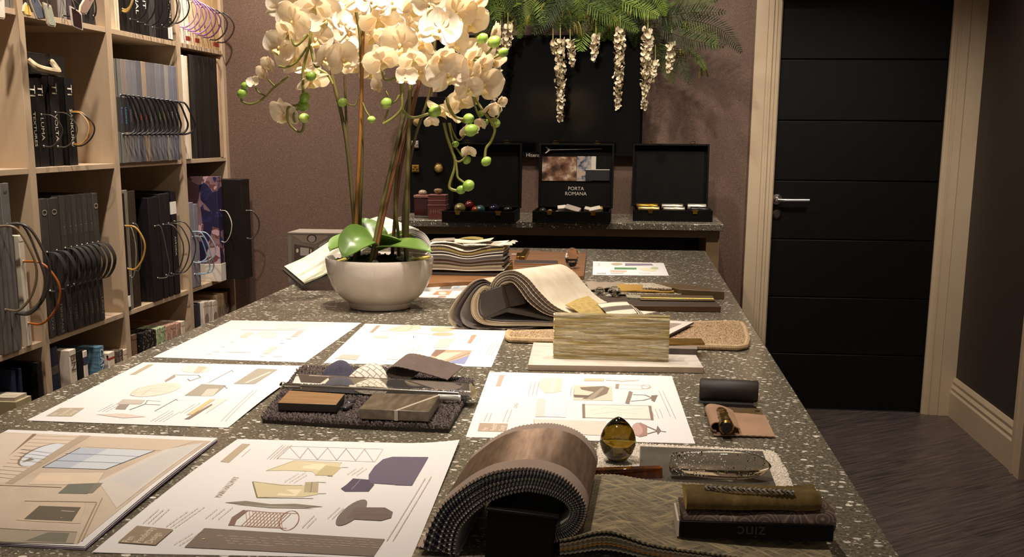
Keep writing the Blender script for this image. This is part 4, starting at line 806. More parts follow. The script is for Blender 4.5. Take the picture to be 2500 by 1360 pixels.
tw = [([(762, 40), (757, 100), (744, 150), (739, 185), (741, 232)], -.06, .0032), ([(750, 115), (725, 150), (700, 164), (681, 162)], -.06, .0026), ([(712, 88), (716, 105), (724, 111), (738, 100), (752, 84)], -.08, .0028),
      ([(705, 186), (668, 215), (640, 243), (612, 254), (592, 248), (589, 238)], -.05, .0026), ([(672, 212), (660, 200), (656, 195)], -.05, .002), ([(648, 234), (632, 226), (624, 214)], -.05, .002),
      ([(758, 112), (766, 150), (772, 163), (780, 160)], -.07, .003), ([(775, 168), (795, 178), (806, 192), (812, 205)], -.02, .003), ([(742, 262), (716, 258), (702, 268), (706, 300), (728, 322), (739, 318), (742, 298)], -.07, .0026),
      ([(720, 300), (716, 285), (725, 268), (740, 262)], -.065, .0024), ([(845, 250), (856, 257), (868, 256), (874, 240)], .0, .002), ([(885, 250), (893, 270), (902, 284)], -.02, .0018),
      ([(979, 200), (981, 240), (980, 266), (960, 288), (936, 303)], -.09, .0034), ([(982, 266), (995, 282), (1015, 287), (1046, 278)], -.09, .0032), ([(936, 302), (942, 285), (948, 268)], -.08, .002), ([(956, 252), (968, 245), (975, 232)], -.07, .0026), ([(942, 222), (948, 236)], -.06, .002),
      ([(932, 172), (938, 192), (950, 196), (966, 188)], -.08, .0028), ([(1091, 238), (1096, 262), (1110, 284), (1126, 291), (1140, 290)], -.08, .0036), ([(1118, 288), (1132, 297), (1148, 303)], -.08, .0026),
      ([(1156, 235), (1178, 268), (1200, 298), (1208, 318), (1199, 345), (1187, 362), (1184, 384)], -.05, .0032), ([(1153, 232), (1163, 268), (1174, 290), (1187, 294)], -.04, .0022), ([(1222, 262), (1216, 285), (1200, 291), (1188, 288)], -.05, .002),
      ([(1084, 300), (1092, 335), (1104, 370), (1111, 392), (1109, 415), (1098, 448), (1100, 461), (1120, 467)], -.07, .0034), ([(1113, 394), (1116, 420), (1118, 434), (1134, 447)], -.075, .0026), ([(1111, 390), (1118, 395), (1130, 390), (1138, 381)], -.07, .0022), ([(1095, 300), (1106, 345), (1126, 378), (1136, 386)], -.06, .0022), ([(1098, 300), (1112, 335), (1122, 342), (1134, 330)], -.05, .002),
      ([(1155, 146), (1175, 152), (1196, 146), (1222, 133)], -.06, .0026), ([(1150, 140), (1175, 140), (1192, 128), (1204, 112)], -.05, .0026), ([(1145, 125), (1155, 115), (1166, 104)], -.05, .0022), ([(1035, 0), (1036, 24), (1026, 50), (1020, 75)], -.02, .003), ([(1056, 20), (1052, 34), (1040, 46), (1030, 60)], -.03, .0028)]
for pts, d, r in tw:
    g = G(); P = bez([onY(x, y, OY+d) for x, y in pts], 5); g.tube(P, r, 0, 7); obj('stem', g, TWIG, orc, smooth=60)
BUD = N('orchid_bud'); BUD.col(BUD.ramp(BUD.noise(38, 2), [(.3, '#6d8e2e'), (.6, '#96b24c'), (.75, '#b0b060')])); BUD.set(Roughness=.35); BUD = BUD.m
for x, y, r, d in [(591, 228, 11.5, -.05), (598, 209, 9, -.05), (759, 186, 12, -.09), (744, 238, 12.5, -.07), (740, 258, 14.5, -.06), (742, 288, 12, -.08), (836, 250, 11, 0), (907, 292, 9, -.02), (943, 252, 13, -.08), (1062, 271, 15, -.09),
        (1178, 94, 12.5, -.06), (1207, 102, 14, -.05), (1229, 128, 11.5, -.06), (1163, 130, 9, -.03), (1144, 290, 13, -.08), (1150, 318, 15, -.09), (1187, 394, 11.5, -.05), (1144, 453, 14, -.08), (1126, 463, 11, -.07), (1112, 352, 8, -.06), (1140, 391, 9.5, -.06), (1174, 277, 8, -.03), (1210, 301, 11, -.04), (1186, 299, 7, -.03)]:
    c = onY(x, y, OY+d); s = r*(OY+d)/FPX*1.0; g = G()
    M = Euler((random.uniform(-.6, .6), random.uniform(.6, 1.6), random.uniform(-.6, .6))).to_matrix().to_4x4()
    g.lathe([(1e-5, -1.15*s), (.5*s, -1.0*s), (.86*s, -.55*s), (s*.98, .0), (.9*s, .45*s), (.62*s, .85*s), (.25*s, 1.12*s), (1e-5, 1.2*s)], c, 16, 0, M.to_3x3()); obj('bud', g, BUD, orc, smooth=80)
# blossoms
n = N('orchid_petal'); n.col(n.ramp(n.noise(16, 2), [(.3, '#f0e2c8'), (.7, '#faf1e2')])); n.set(Roughness=.5, Sheen_Weight=.1)
tl = n.node('ShaderNodeBsdfTranslucent'); tl.inputs[0].default_value = lin('#f3dcb0'); ms = n.node('ShaderNodeMixShader'); ms.inputs[0].default_value = .34
n.link(n.b.outputs[0], ms.inputs[1]); n.link(tl.outputs[0], ms.inputs[2]); n.link(ms.outputs[0], n.t.nodes['Material Output'].inputs[0]); PETAL = n.m
LIPM = mat('#e8c25a', .5, noise=(60, '#f3e2b8'))
def petal(g, ang, L, wd, cup, curl, start, rnd, tip=1.0):
    ca, sa = math.cos(ang), math.sin(ang)
    ph, am = rnd.uniform(0, 6), rnd.uniform(.04, .09)
    def fn(t, v):
        u = 1-(1-t)**1.7; x = (v-.5)*2; w = wd*max(.10*(u < .5), (max(0., math.sin(pi*min(1, u**.80)))**(.42 if tip < 1 else .62))) if t < .999 else 0.02
        rr = start+L*u*(1-.06*x*x*u); side = x*w*L
        h = cup*L*(u**1.4)*.55 - curl*L*u*u*.6 + .30*L*w*(x*x-.3)*math.sin(pi*min(1, u*1.05)) + am*L*math.sin(5*x+ph)*u*u*.35
        return (ca*rr-sa*side, sa*rr+ca*side, h)
    g.grid(fn, 10, 6, 0)
def blossom_mesh(rnd, openness=1.0):
    g = G(); cup = .25+(1-openness)*1.6
    for a in (90, 210, 330): petal(g, math.radians(a+rnd.uniform(-8, 8)), .90, .36, cup*.7+rnd.uniform(-.1, .15), rnd.uniform(.0, .35), .05, rnd)
    for a in (28, 152): petal(g, math.radians(a+rnd.uniform(-7, 7)), 1.0, .66, cup+rnd.uniform(-.1, .3), rnd.uniform(0, .3), .04, rnd, .4)
    g.v = [(x, y, z+(.02 if i > 3*77 else 0)) for i, (x, y, z) in enumerate(g.v)]
    l = G()
    def fn(u, v):
        a = (v-.5)*3.4; r = .10+.20*math.sin(pi*u)*.8; return (math.sin(a)*r*.9, -.08-.34*u, .10+.22*math.sin(pi*u*.9)-math.cos(a)*.05)
    l.grid(fn, 6, 6, 0); l.ball((0, .0, .12), (.075, .10, .11), 0, 8, None, 6)
    return g, l
RND = random.Random(11)
BM = [blossom_mesh(RND, o) for o in (1, 1, .95, .9, .85, .45)]
def make(name, g, m):
    me = bpy.data.meshes.new(name); me.from_pydata(g.v, [], g.f); me.materials.append(m); me.polygons.foreach_set('use_smooth', [True]*len(g.f)); return me
BME = [(make('blossom', a, PETAL), make('lip', l, LIPM)) for a, l in BM]
CAMP = Vector((0, 0, CAMZ))
FL = [(717, 52, 54, -.07, -40, 10), (797, 45, 58, -.09, -10, 5), (683, 116, 46, .0, -60, 0), (722, 140, 54, .03, -20, 10), (790, 142, 40, -.10, 15, 0), (834, 145, 50, -.06, 30, 10), (826, 10, 50, -.02, 10, -20), (724, 2, 50, -.04, -30, -20), (866, 35, 46, .02, 20, 0), (758, 196, 48, -.02, 10, 40), (696, 278, 46, -.05, -40, 20), (866, 165, 34, .02, 20, 60),
      (922, 45, 54, .0, -10, 10), (957, 8, 50, -.02, 0, -20), (1010, 20, 46, .01, 20, 10), (908, 88, 46, .05, -10, 20), (980, 110, 56, -.08, -20, 0), (932, 148, 48, -.09, -30, 30), (1075, 74, 64, -.10, 10, 0), (1034, 104, 42, -.05, -20, 40), (1112, 30, 54, -.04, 20, -10), (1146, 55, 52, .0, 40, 10), (1118, 2, 54, .02, 10, -20), (1154, 18, 44, .0, 50, 20),
      (1030, 172, 54, -.05, -15, 10), (1092, 182, 64, -.11, 0, 10), (1142, 150, 52, -.07, 45, 0), (1178, 206, 56, -.04, 40, 30), (1144, 216, 38, -.08, 20, 40), (1124, 246, 48, -.03, 20, 40), (1086, 270, 50, -.01, -10, 60), (1203, 92, 42, .0, 60, 10), (1206, 148, 34, -.02, 60, 40), (1030, 130, 46, .05, 0, 10), (1056, 40, 46, .04, -5, 0), (880, 128, 44, .07, 0, 10), (772, 95, 50, .05, -20, 0), (745, 72, 46, .0, -10, 30), (1165, 125, 46, .03, 30, 20), (955, 75, 46, .06, 10, 10), (1000, 60, 44, .09, 0, 20), (850, 80, 46, .09, 10, 20), (905, 180, 34, .05, 10, 50), (690, 20, 46, .03, -40, 0),
      (770, 15, 44, -.12, -20, 10), (905, 5, 42, -.06, 20, 0), (1048, 10, 44, -.09, -10, 10), (1075, 140, 40, -.13, 25, 20), (705, 80, 40, -.10, -50, 10), (1010, 145, 38, -.12, -30, 20), (840, 60, 40, -.09, 40, 10), (1175, 160, 38, -.08, 50, 10), (880, 60, 38, .10, 0, 0), (955, 140, 36, .06, 0, 20), (1108, 105, 40, -.02, 30, 0), (745, 165, 38, .06, -10, 20)]
SM = [(660, 160, 24, -.06, -60, -20), (647, 182, 24, -.05, -70, 0), (619, 203, 17, -.05, -70, -60), (988, 190, 30, -.09, -10, -50), (925, 212, 22, -.07, -60, -50), (1053, 296, 20, -.08, 30, 50), (1143, 314, 27, -.04, 10, 70), (1175, 302, 17, -.04, -30, 30), (1195, 264, 27, -.05, 60, 10), (1220, 250, 18, -.04, 60, -20), (1146, 369, 20, -.06, 20, 40)]
kk = 0
for lst, small in ((FL, False), (SM, True)):
    for x, y, r, d, yaw, pit in lst:
        me, ml = BME[5] if small else BME[kk % 5]; kk += 1
        p = onY(x, y, OY+d); s = r*(OY+d)/FPX*(1.0 if small else (.98 if r < 60 else .9))
        f = (CAMP-p).normalized(); R = f.to_track_quat('Z', 'Y').to_matrix().to_4x4()
        R = R @ Euler((math.radians(pit*(.5 if small else .8)+RND.uniform(-22, 30)), math.radians(yaw*(.35 if small else .8)+RND.uniform(-28, 28)), math.radians(RND.uniform(-28, 28)))).to_matrix().to_4x4()
        M = Matrix.Translation(p-orc.location) @ R @ Matrix.Scale(s, 4)
        o = bpy.data.objects.new('blossom', me); C.objects.link(o); o.parent = orc; o.matrix_local = M
        q = bpy.data.objects.new('lip', ml); C.objects.link(q); q.parent = o
# ================================================================ television, hanging greenery and the wall counter's display
t0, t1 = onY(1066, 86, YW-.05), onY(1566, 384, YW-.05)
tv = thing('television', ((t0[0]+t1[0])/2, YW-.03, t1[2]), 'black flat television on the wall above the display cases', 'television')
g = G(); g.box((t0[0], YW-.05, t1[2]), (t1[0], YW-.004, t0[2])); obj('casing', g, mat('#070606', .45, spec=.2), tv, bevel=.004)
g = G(); g.quad((t0[0]+.012, YW-.0508, t1[2]+.022), (t1[0]-.012, YW-.0508, t1[2]+.022), (t1[0]-.012, YW-.0508, t0[2]-.012), (t0[0]+.012, YW-.0508, t0[2]-.012)); obj('screen', g, mat('#040303', .1, spec=.35), tv)
g = G(); v, f = text('Hisense', .026); tp = onY(1304, 379, YW-.051); g.add(v, f, 0, frame((tp[0], YW-.0512, tp[2]), (1, 0, 0), (0, 0, 1))); obj('lettering', g, mat('#b8aea0', .4), tv, smooth=0)
# greenery
FY = 5.66
gr = thing('hanging_greenery', (onY(1480, 0, FY)[0], 5.8, 2.14), 'trailing fern fronds and cream wisteria hanging from a trough above the television', 'plant')
xa, xb = onY(1180, 0, 5.8)[0], onY(1700, 0, 5.8)[0]
g = G(); g.box((xa, 5.72, 2.16), (xb, YW-.002, 2.26)); obj('trough', g, mat('#2a2018', .7), gr, bevel=.004)
FRM = [mat('#2a3611', .65, noise=(20, '#374615'), spec=.25), mat('#3b4b17', .65, noise=(20, '#495b1c'), spec=.25), mat('#566a22', .6, noise=(20, '#687d2b'), spec=.25), mat('#1c250e', .65, noise=(20, '#273212'), spec=.25)]
FR = random.Random(5)
def frond(path, L, k, dens=1.0):
    P = bez(path, 10); g = G(); g.tube(P, [.0022*(1-.7*i/len(P)) for i in range(len(P))], 0, 5); n = len(P)
    tot = sum((P[i+1]-P[i]).length for i in range(n-1)); m = int(tot/.0115*dens); view = Vector((0, 1, -.05))
    for q in range(3, m):
        u = q/m; i = min(int(u*(n-1)), n-2); p = P[i].lerp(P[i+1], u*(n-1)-i); t = (P[i+1]-P[i]).normalized()
        s = t.cross(view); s = s.normalized() if s.length > .1 else Vector((1, 0, 0)); nz = s.cross(t)
        ll = L*math.sin(pi*min(.98, .22+u*.76))**.8
        for sg in (-1, 1):
            d = (s*sg*.86+t*.45+nz*FR.uniform(-.35, .35)+Vector((0, 0, -.22))).normalized(); w = t*.0034
            a = p; e = p+d*ll; mid = p+d*ll*.5+nz*.002; i0 = len(g.v)
            g.v += [tuple(a-w*.6), tuple(mid-w), tuple(e), tuple(mid+w), tuple(a+w*.6)]; g.f.append((i0, i0+1, i0+2, i0+3, i0+4)); g.m.append(0)
    obj('frond', g, FRM[k], gr, smooth=0)
keyf = [([(1320, -40), (1322, 0), (1326, 35), (1329, 66)], 20, 2), ([(1470, -30), (1468, 10), (1455, 35), (1436, 62)], 20, 1), ([(1430, 60), (1425, 85), (1420, 105), (1416, 126)], 20, 2), ([(1590, 10), (1640, 20), (1700, 10), (1755, -2)], 22, 1),
        ([(1600, 40), (1680, 48), (1760, 72), (1812, 130)], 26, 3), ([(1600, 60), (1650, 85), (1700, 100), (1772, 114)], 22, 3), ([(1600, 90), (1620, 130), (1630, 165), (1646, 206)], 20, 1), ([(1625, 100), (1655, 140), (1670, 170), (1686, 210)], 18, 3),
        ([(1560, 0), (1620, 35), (1690, 30), (1775, 30)], 24, 3), ([(1500, -10), (1545, 15), (1580, 25), (1610, 40)], 20, 2), ([(1180, 20), (1200, 15), (1210, 30), (1215, 50)], 20, 1), ([(1260, -20), (1262, 5), (1264, 12)], 14, 2), ([(1380, -20), (1350, 20), (1330, 50), (1300, 85)], 22, 3), ([(1200, -10), (1190, 30), (1196, 60), (1220, 75)], 22, 3), ([(1540, 30), (1580, 60), (1600, 100), (1612, 180)], 20, 3), ([(1420, 0), (1470, 30), (1520, 50), (1560, 78)], 20, 1), ([(1640, 60), (1690, 70), (1735, 90), (1745, 118)], 20, 1), ([(1650, 100), (1690, 130), (1712, 150), (1722, 172)], 10, 1)]
for pts, L, k in keyf:
    d = FR.uniform(-.05, .10); frond([onY(x, y, FY+d-.02*i) for i, (x, y) in enumerate(pts)], L*1.45*FY/FPX, k)
for i in range(80):
    x = FR.uniform(1165, 1605); y = FR.uniform(-60, 0); a = FR.uniform(-1, 1); ln = FR.uniform(70, 135 if 1400 < x else 118); dx = a*55
    d = FR.uniform(-.02, .16); frond([onY(x, y, FY+.06+d), onY(x+dx*.4, y+ln*.35, FY+d), onY(x+dx*.8, y+ln*.7, FY+d), onY(x+dx, y+ln*1.0, FY+d+.01)], FR.uniform(20, 30)*FY/FPX, FR.choice([0, 0, 1, 1, 2, 3, 3]))
STR = mat('#5e5a20', .6, noise=(30, '#7d7228'))
for i in range(26):                          # yellow-green tendrils
    x = FR.choice([FR.uniform(1370, 1460), FR.uniform(1180, 1320), FR.uniform(1480, 1600)]); y = FR.uniform(10, 60); g = G()
    if i < 4: x, y = [(1675, 50), (1660, 120), (1715, 155), (1330, 5)][i]
    for k in range(4):
        dx, ln = FR.uniform(-16, 16), FR.uniform(14, 42); d = FR.uniform(0, .05)
        P = bez([onY(x, y, FY+d), onY(x+dx*.7, y+ln*.4, FY+d-.01), onY(x+dx, y+ln, FY+d)], 5); g.tube(P, [.001]+[.0042*FR.uniform(.7, 1.2)]*(len(P)-2)+[.0008], 0, 5)
    obj('tendril', g, STR, gr)
WIS = mat('#dccdb0', .6, noise=(30, '#c9b896')); WST = mat('#8a8648', .6)
def wisteria(x0, y0, x1, y1, w, dens=1.0, d=0.):
    g = G(); a, b = onY(x0, y0, FY-.05+d), onY(x1, y1, FY-.05+d); L = (a-b).length; k = int(L/.0036*dens); sc = FY/FPX
    for i in range(k):
        u = i/k; c = a.lerp(b, u); ww = w*sc*(.75+.5*math.sin(pi*min(1, u*1.0)))*(1-.5*u)*.62
        an = i*2.4+FR.uniform(-.4, .4); out = Vector((math.cos(an), math.sin(an)*.8, -.25+FR.uniform(-.2, .2))); p = c+out*ww*FR.uniform(.55, 1.0)
        s = FR.uniform(.011, .0165)*(1-.35*u); R = out.to_track_quat('Z', 'Y').to_matrix().to_4x4() @ Euler((FR.uniform(-.7, .7), FR.uniform(-.7, .7), FR.uniform(0, 6))).to_matrix().to_4x4()
        M = Matrix.Translation(p) @ R
        V = []; F = []
        for q in range(8):
            t = 2*pi*q/8; V.append((s*math.cos(t)*1.1, s*.9*math.sin(t), .25*s*math.cos(2*t)+.25*s))
        V += [(s*.5*math.cos(2*pi*q/8), s*.45*math.sin(2*pi*q/8), 0) for q in range(8)]+[(0, 0, -.1*s)]
        for q in range(8): F.append((q, (q+1) % 8, 8+(q+1) % 8, 8+q)); F.append((8+q, 8+(q+1) % 8, 16))
        g.add(V, F, 0, M)
    g.tube([onY(x0, y0-40, FY+.02+d), a, b], .002, 1, 5)
    obj('flower_spike', g, [WIS, WST], gr, smooth=70)
for q in [(1368, 95, 1368, 296, 20), (1392, 98, 1398, 162, 14), (1455, 88, 1448, 150, 14), (1514, 70, 1508, 268, 20), (1582, 66, 1572, 266, 19), (1640, 104, 1632, 176, 13), (1240, 60, 1240, 118, 19), (1222, 90, 1205, 250, 16), (1600, 150, 1592, 200, 8), (1345+5, 100, 1352, 130, 8)]: wisteria(*q)
# black board of glass knobs
kb0, kb1 = onY(998, 236, 5.80), onY(1114, 520, 5.80)
nb = thing('knob_display_board', ((kb0[0]+kb1[0])/2, 5.8, 1.0), 'black upright display board set with faceted glass knobs', 'display board')
g = G(); g.box((kb0[0], 5.80, 1.001), (kb1[0], 5.83, kb0[2])); obj('board', g, mat('#0a0807', .6, spec=.15), nb, bevel=.002)
CRY = mat('#efe6d8', .03, .0, trans=.75, ior=1.6); GLC = mat('#b08a3a', .12, .85); BRS = mat('#a5803c', .22, 1., noise=(40, '#8d6a2c'))
SILV = mat('#b9b2a8', .2, 1.)
for x, y, k in [(1014, 352, 0), (1015, 411, 1), (1071, 410, 2), (1019, 297, 3)]:
    p = onY(x, y, 5.80); g = G(); m = [SILV, GLC, BRS, SILV][k]
    if k < 2:
        g.box((p[0]-.018, 5.79, p[2]-.018), (p[0]+.018, 5.7995, p[2]+.018), 0)
        for a in range(3):
            for b2 in range(3):
                cx, cz = p[0]+(a-1)*.011, p[2]+(b2-1)*.011; hh = .006+.006*((a+b2) % 2)
                for e in range(4):
                    q = [(-1, -1), (1, -1), (1, 1), (-1, 1)]; e2 = (e+1) % 4
                    g.poly([(cx+q[e][0]*.0055, 5.79, cz+q[e][1]*.0055), (cx+q[e2][0]*.0055, 5.79, cz+q[e2][1]*.0055), (cx, 5.79-hh, cz)], 1)
        mm = [m, mat(['#e9e2d8', '#c09a48'][k], .08, .6)]
    else:
        MM = Matrix(((1, 0, 0), (0, 0, -1), (0, 1, 0)))
        g.lathe([(.001, 0), (.024, 0), (.025, .004), (.022, .008), (.020, .008)], (p[0], 5.7995, p[2]), 20, 0, MM); g.lathe([(.019, .008), (.015, .016), (.008, .021), (.001, .022)], (p[0], 5.7995, p[2]), 8, 1, MM); mm = [m, mat('#d8b878', .08, .5)]
    obj('glass_knob', g, mm, nb, smooth=15)
# candle jar and stacked maroon boxes
MAR = mat('#5a2c28', .5, noise=(12, '#66352f')); MART = mat('#8d5e56', .5)
p = on(1028, 533, 1.0); cx, cy = p[0], p[1]+.05
o = thing('glass_candle_jar', (cx, cy, 1.0), 'dark maroon candle in a glass jar with a round stone on its lid', 'candle')
g = G(); w = .036; g.box((cx-w, cy-w, 1.001), (cx+w, cy+w, 1.012)); obj('base', g, mat('#cfc4b8', .05, trans=.9), o, bevel=.002)
g = G(); g.box((cx-w, cy-w, 1.0125), (cx+w, cy+w, 1.095)); obj('candle', g, mat('#3a1210', .15, coat=.5), o, bevel=.003)
g = G(); g.box((cx-w*1.05, cy-w*1.05, 1.0955), (cx+w*1.05, cy+w*1.05, 1.108)); obj('lid', g, MART, o, bevel=.002)
g = G(); g.ball((cx, cy, 1.118), (.021, .02, .014), 0, 14); obj('knob', g, mat('#8d7a66', .3, noise=(60, '#b09a80')), o)
p = on(1066, 536, 1.0); cx, cy = p[0], p[1]+.05; z = 1.0
for i, (w, h, lab) in enumerate([(.043, .068, 'lettered maroon box at the bottom of the small stack on the wall counter'), (.041, .022, 'thin maroon box in the middle of the small stack on the wall counter'), (.042, .024, 'top maroon box carrying a faceted glass stopper, small stack on the wall counter')]):
    o = thing('maroon_box', (cx, cy, z), lab, 'box', 'stacked maroon boxes'); g = G(); g.box((cx-w, cy-.04, z+.0006), (cx+w, cy+.04, z+h-.004), 0)
    if i == 0: v, f = text('HHD', .03); g.add(v, f, 1, frame((cx, cy-.0412, z+.036), (1, 0, 0), (0, 0, 1)))
    obj('box', g, [MAR, MART], o, bevel=.0012)
    g = G(); g.box((cx-w-.001, cy-.041, z+h-.0039), (cx+w+.001, cy+.041, z+h)); obj('lid', g, MART, o, bevel=.0008); z += h
o = thing('glass_stopper', (cx, cy, z), 'faceted smoky glass stopper on top of the small maroon stack', 'knob')
g = G(); g.lathe([(.012, .0004), (.01, .006), (.019, .012), (.021, .02), (.014, .027), (.001, .029)], (cx, cy, z), 9, 0); obj('knob', g, mat('#a08a6a', .08, .4), o, smooth=10)
# three open black cases
def case(px0, px1, py, lab, lidh, lidoff, name='open_display_case'):
    a, b = on(px0, py, 1.0), on(px1, py, 1.0); x0, x1, y0 = a[0], b[0], (a[1]+b[1])/2; D = .275; y1 = y0+D; z0 = 1.0006; h = .052
    o = thing(name, ((x0+x1)/2, (y0+y1)/2, 1.0), lab, 'case', 'open black display cases'); t = .009
    CM = mat('#0b0907', .6, noise=(20, '#100d0a'), spec=.14); INN = mat('#080605', .8, spec=.1)
    g = G(); g.box((x0, y0, z0), (x1, y1, z0+.006)); g.box((x0, y0, z0+.006), (x1, y0+t, z0+h)); g.box((x0, y1-t, z0+.006), (x1, y1, z0+h)); g.box((x0, y0+t, z0+.006), (x0+t, y1-t, z0+h)); g.box((x1-t, y0+t, z0+.006), (x1, y1-t, z0+h)); obj('base', g, CM, o, bevel=.001)
    g = G(); g.box((x0+t+.001, y0+t+.001, z0+.0065), (x1-t-.001, y1-t-.001, z0+.030)); obj('lining', g, INN, o)
    # lid hinged at the back, leaning a little
    th = math.radians(7); M = Matrix.Translation((lidoff, y1+.002, z0+h)) @ Matrix.Rotation(-th, 4, 'X')
    H = lidh
    g = G(); g.box((x0, .0, .0), (x1, .006, H), 0, M); 
    for bx in (((x0, -.03, 0), (x0+t, 0, H)), ((x1-t, -.03, 0), (x1, 0, H)), ((x0+t, -.03, 0), (x1-t, 0, t)), ((x0+t, -.03, H-t), (x1-t, 0, H))): g.box(bx[0], bx[1], 0, M)
    obj('lid', g, CM, o, bevel=.001)
    for fx in (.22, .78):
        g = G(); xx = x0+(x1-x0)*fx; g.box((xx-.014, -.026, H), (xx+.014, -.010, H+.003), 0, M); g.tube([M @ Vector((xx-.010, -.028, H+.002)), M @ Vector((xx-.009, -.031, H+.012)), M @ Vector((xx+.009, -.031, H+.012)), M @ Vector((xx+.010, -.028, H+.002))], .0016, 0, 6); obj('catch', g, BRS, o)
        g = G(); g.box((xx-.010, y0-.003, z0+h-.016), (xx+.010, y0-.0005, z0+h+.002)); g.box((xx-.014, y0-.0025, z0+h-.004), (xx+.014, y0-.0003, z0+h+.0035)); obj('latch', g, BRS, o)
    return o, x0, x1, y0, y1, z0+.031, M, H, t
EGG = [(0, 0), (.62, .08), (.92, .32), (1.0, .62), (.93, .95), (.72, 1.3), (.42, 1.58), (.12, 1.74), (0, 1.76)]
def egg(label, c, r, m, group='coloured glass eggs', lie=None, name='glass_egg', grp=True):
    M = Euler(lie).to_matrix() if lie else None; g = G(); prof = [(max(a*r, 1e-6), (b2-.0)*r if not lie else (b2-.85)*r) for a, b2 in EGG]
    cc = Vector(c)+Vector((0, 0, r if lie else .0006)); g.lathe(prof, cc, 24, 0, M)
    o = obj(name, g, m, None, smooth=80); return tag(o, label, 'egg', group if grp else None)
o, x0, x1, y0, y1, zi, M, H, t = case(1076, 1257, 545, 'open black case holding coloured glass eggs, leftmost on the wall counter', .300, .006)
gl = lambda c, rough=.04, metal=.35: mat(c, rough, metal, coat=1.)
for px, py, r, c, lab in [(1122, 516, .027, '#8a7d4c', 'olive smoked glass egg at the left of the open case'), (1146, 506, .024, '#5d0f14', 'ruby red glass egg standing tallest in the open case'), (1160, 514, .020, '#8d3a12', 'small amber red egg right of the ruby one'), (1172, 512, .023, '#3d5f60', 'teal glass egg with white highlight, middle of the case'),
        (1205, 512, .026, '#14152e', 'dark navy glass egg in the open case'), (1240, 514, .022, '#17130c', 'black glass egg at the right of the open case')]:
    P = onY(px, py, y0+.10+(.03 if px == 1146 else 0)); egg(lab, (P[0], P[1], zi + (.022 if px == 1146 else 0)), r, gl(c), lie=None if px == 1146 else (1.35, .0, .3*math.sin(px)))
o, x0, x1, y0, y1, zi, M, H, t = case(1298, 1490, 545, 'open black case with photo cards and lettering in its lid, middle of three', .300, .006)
g = G(); lx, lw = x0+t, x1-x0-2*t
def card(u0, v0, u1, v1, m, dep): g.box((lx+lw*u0, -dep-.002, H*v0), (lx+lw*u1, -dep, H*v1), m, M)
cards = N('tinted_photo'); cards.col(cards.ramp(cards.noise(24, 3), [(.34, '#35241c'), (.46, '#6d4a3a'), (.56, '#8d6c52'), (.70, '#cfc0ae')])); cards.set(Roughness=.3)
cards2 = N('grey_photo'); cards2.col(cards2.ramp(cards2.noise(50, 3), [(.36, '#3a3a42'), (.5, '#8a8a92'), (.62, '#b49a82')])); cards2.set(Roughness=.3)
card(.015, .42, .50, .80, 1, .002); card(.505, .42, .71, .81, 2, .003); card(.71, .50, .775, .81, 3, .002); card(.635, .43, .97, .60, 4, .006); card(.635, .595, .97, .607, 3, .0065)
v, f = text('PORTA\nROMANA', .024); g.add(v, f, 3, M @ Matrix(((1, 0, 0, (x0+x1)/2), (0, 0, -1, -.0022), (0, 1, 0, H*.26), (0, 0, 0, 1))))
g.tube([M @ Vector((lx+lw*.08, -.012, H*.90)), M @ Vector((lx+lw*.85, -.012, H*.925))], .0013, 3, 5)
for dv in (-.05, .05): g.tube([M @ Vector((lx+lw*.12, -.012, H*.90)), M @ Vector((lx+lw*.06, -.012, H*(.90+dv)))], .003, 3, 5)
obj('lid_cards', g, [mat('#070505', .7, spec=.1), cards.m, cards2.m, mat('#c9bdae', .5), mat('#26262a', .35)], o, smooth=0)
for px, py, r, c, lab in [(1325, 511, .018, '#2c3324', 'dark green glass bead at the left of the lettered case'), (1343, 512, .014, '#b89a6a', 'gold bead beside the dark green one'), (1360, 511, .011, '#cfc0b0', 'small pale bead beside the gold one')]:
    P = onY(px, py, y0+.05); egg(lab, (P[0], P[1], zi), r, gl(c), 'beads in the lettered case', (1.3, 0, .2))
for px, py, rz, c, sz, lab in [(1372, 505, .1, '#e2d9cc', (.02, .014, .012), 'white chip leaning in the lettered case'), (1398, 500, -.25, '#a89d8e', (.036, .018, .010), 'grey sample block slanting up in the lettered case'), (1385, 512, .3, '#d6ccc0', (.022, .012, .008), 'small white chip below the slanting block'), (1452, 508, .2, '#cfc5b6', (.028, .014, .010), 'pale sample chip at the right of the lettered case'), (1434, 512, -.2, '#c9bda8', (.014, .012, .010), 'cream chip left of the brass one'), (1462, 512, .1, '#a8782c', (.018, .012, .010), 'brass coloured chip at the right of the lettered case')]:
    P = onY(px, py, y0+.07+.03*((px*7) % 3)/2); g = G(); MM = Matrix.Translation((P[0], P[1], zi+max(.026, sz[2]+.016))) @ Euler((.5, -rz, rz)).to_matrix().to_4x4(); g.box((-sz[0], -sz[1], -sz[2]), sz, 0, MM); tag(obj('finish_chip', g, mat(c, .35), None, bevel=.003), lab, 'sample', 'finish chips')
o, x0, x1, y0, y1, zi, M, H, t = case(1545, 1738, 541, 'open black case of metal finish rollers, rightmost on the wall counter', .300, -.008)
ww = (x1-x0-2*t)
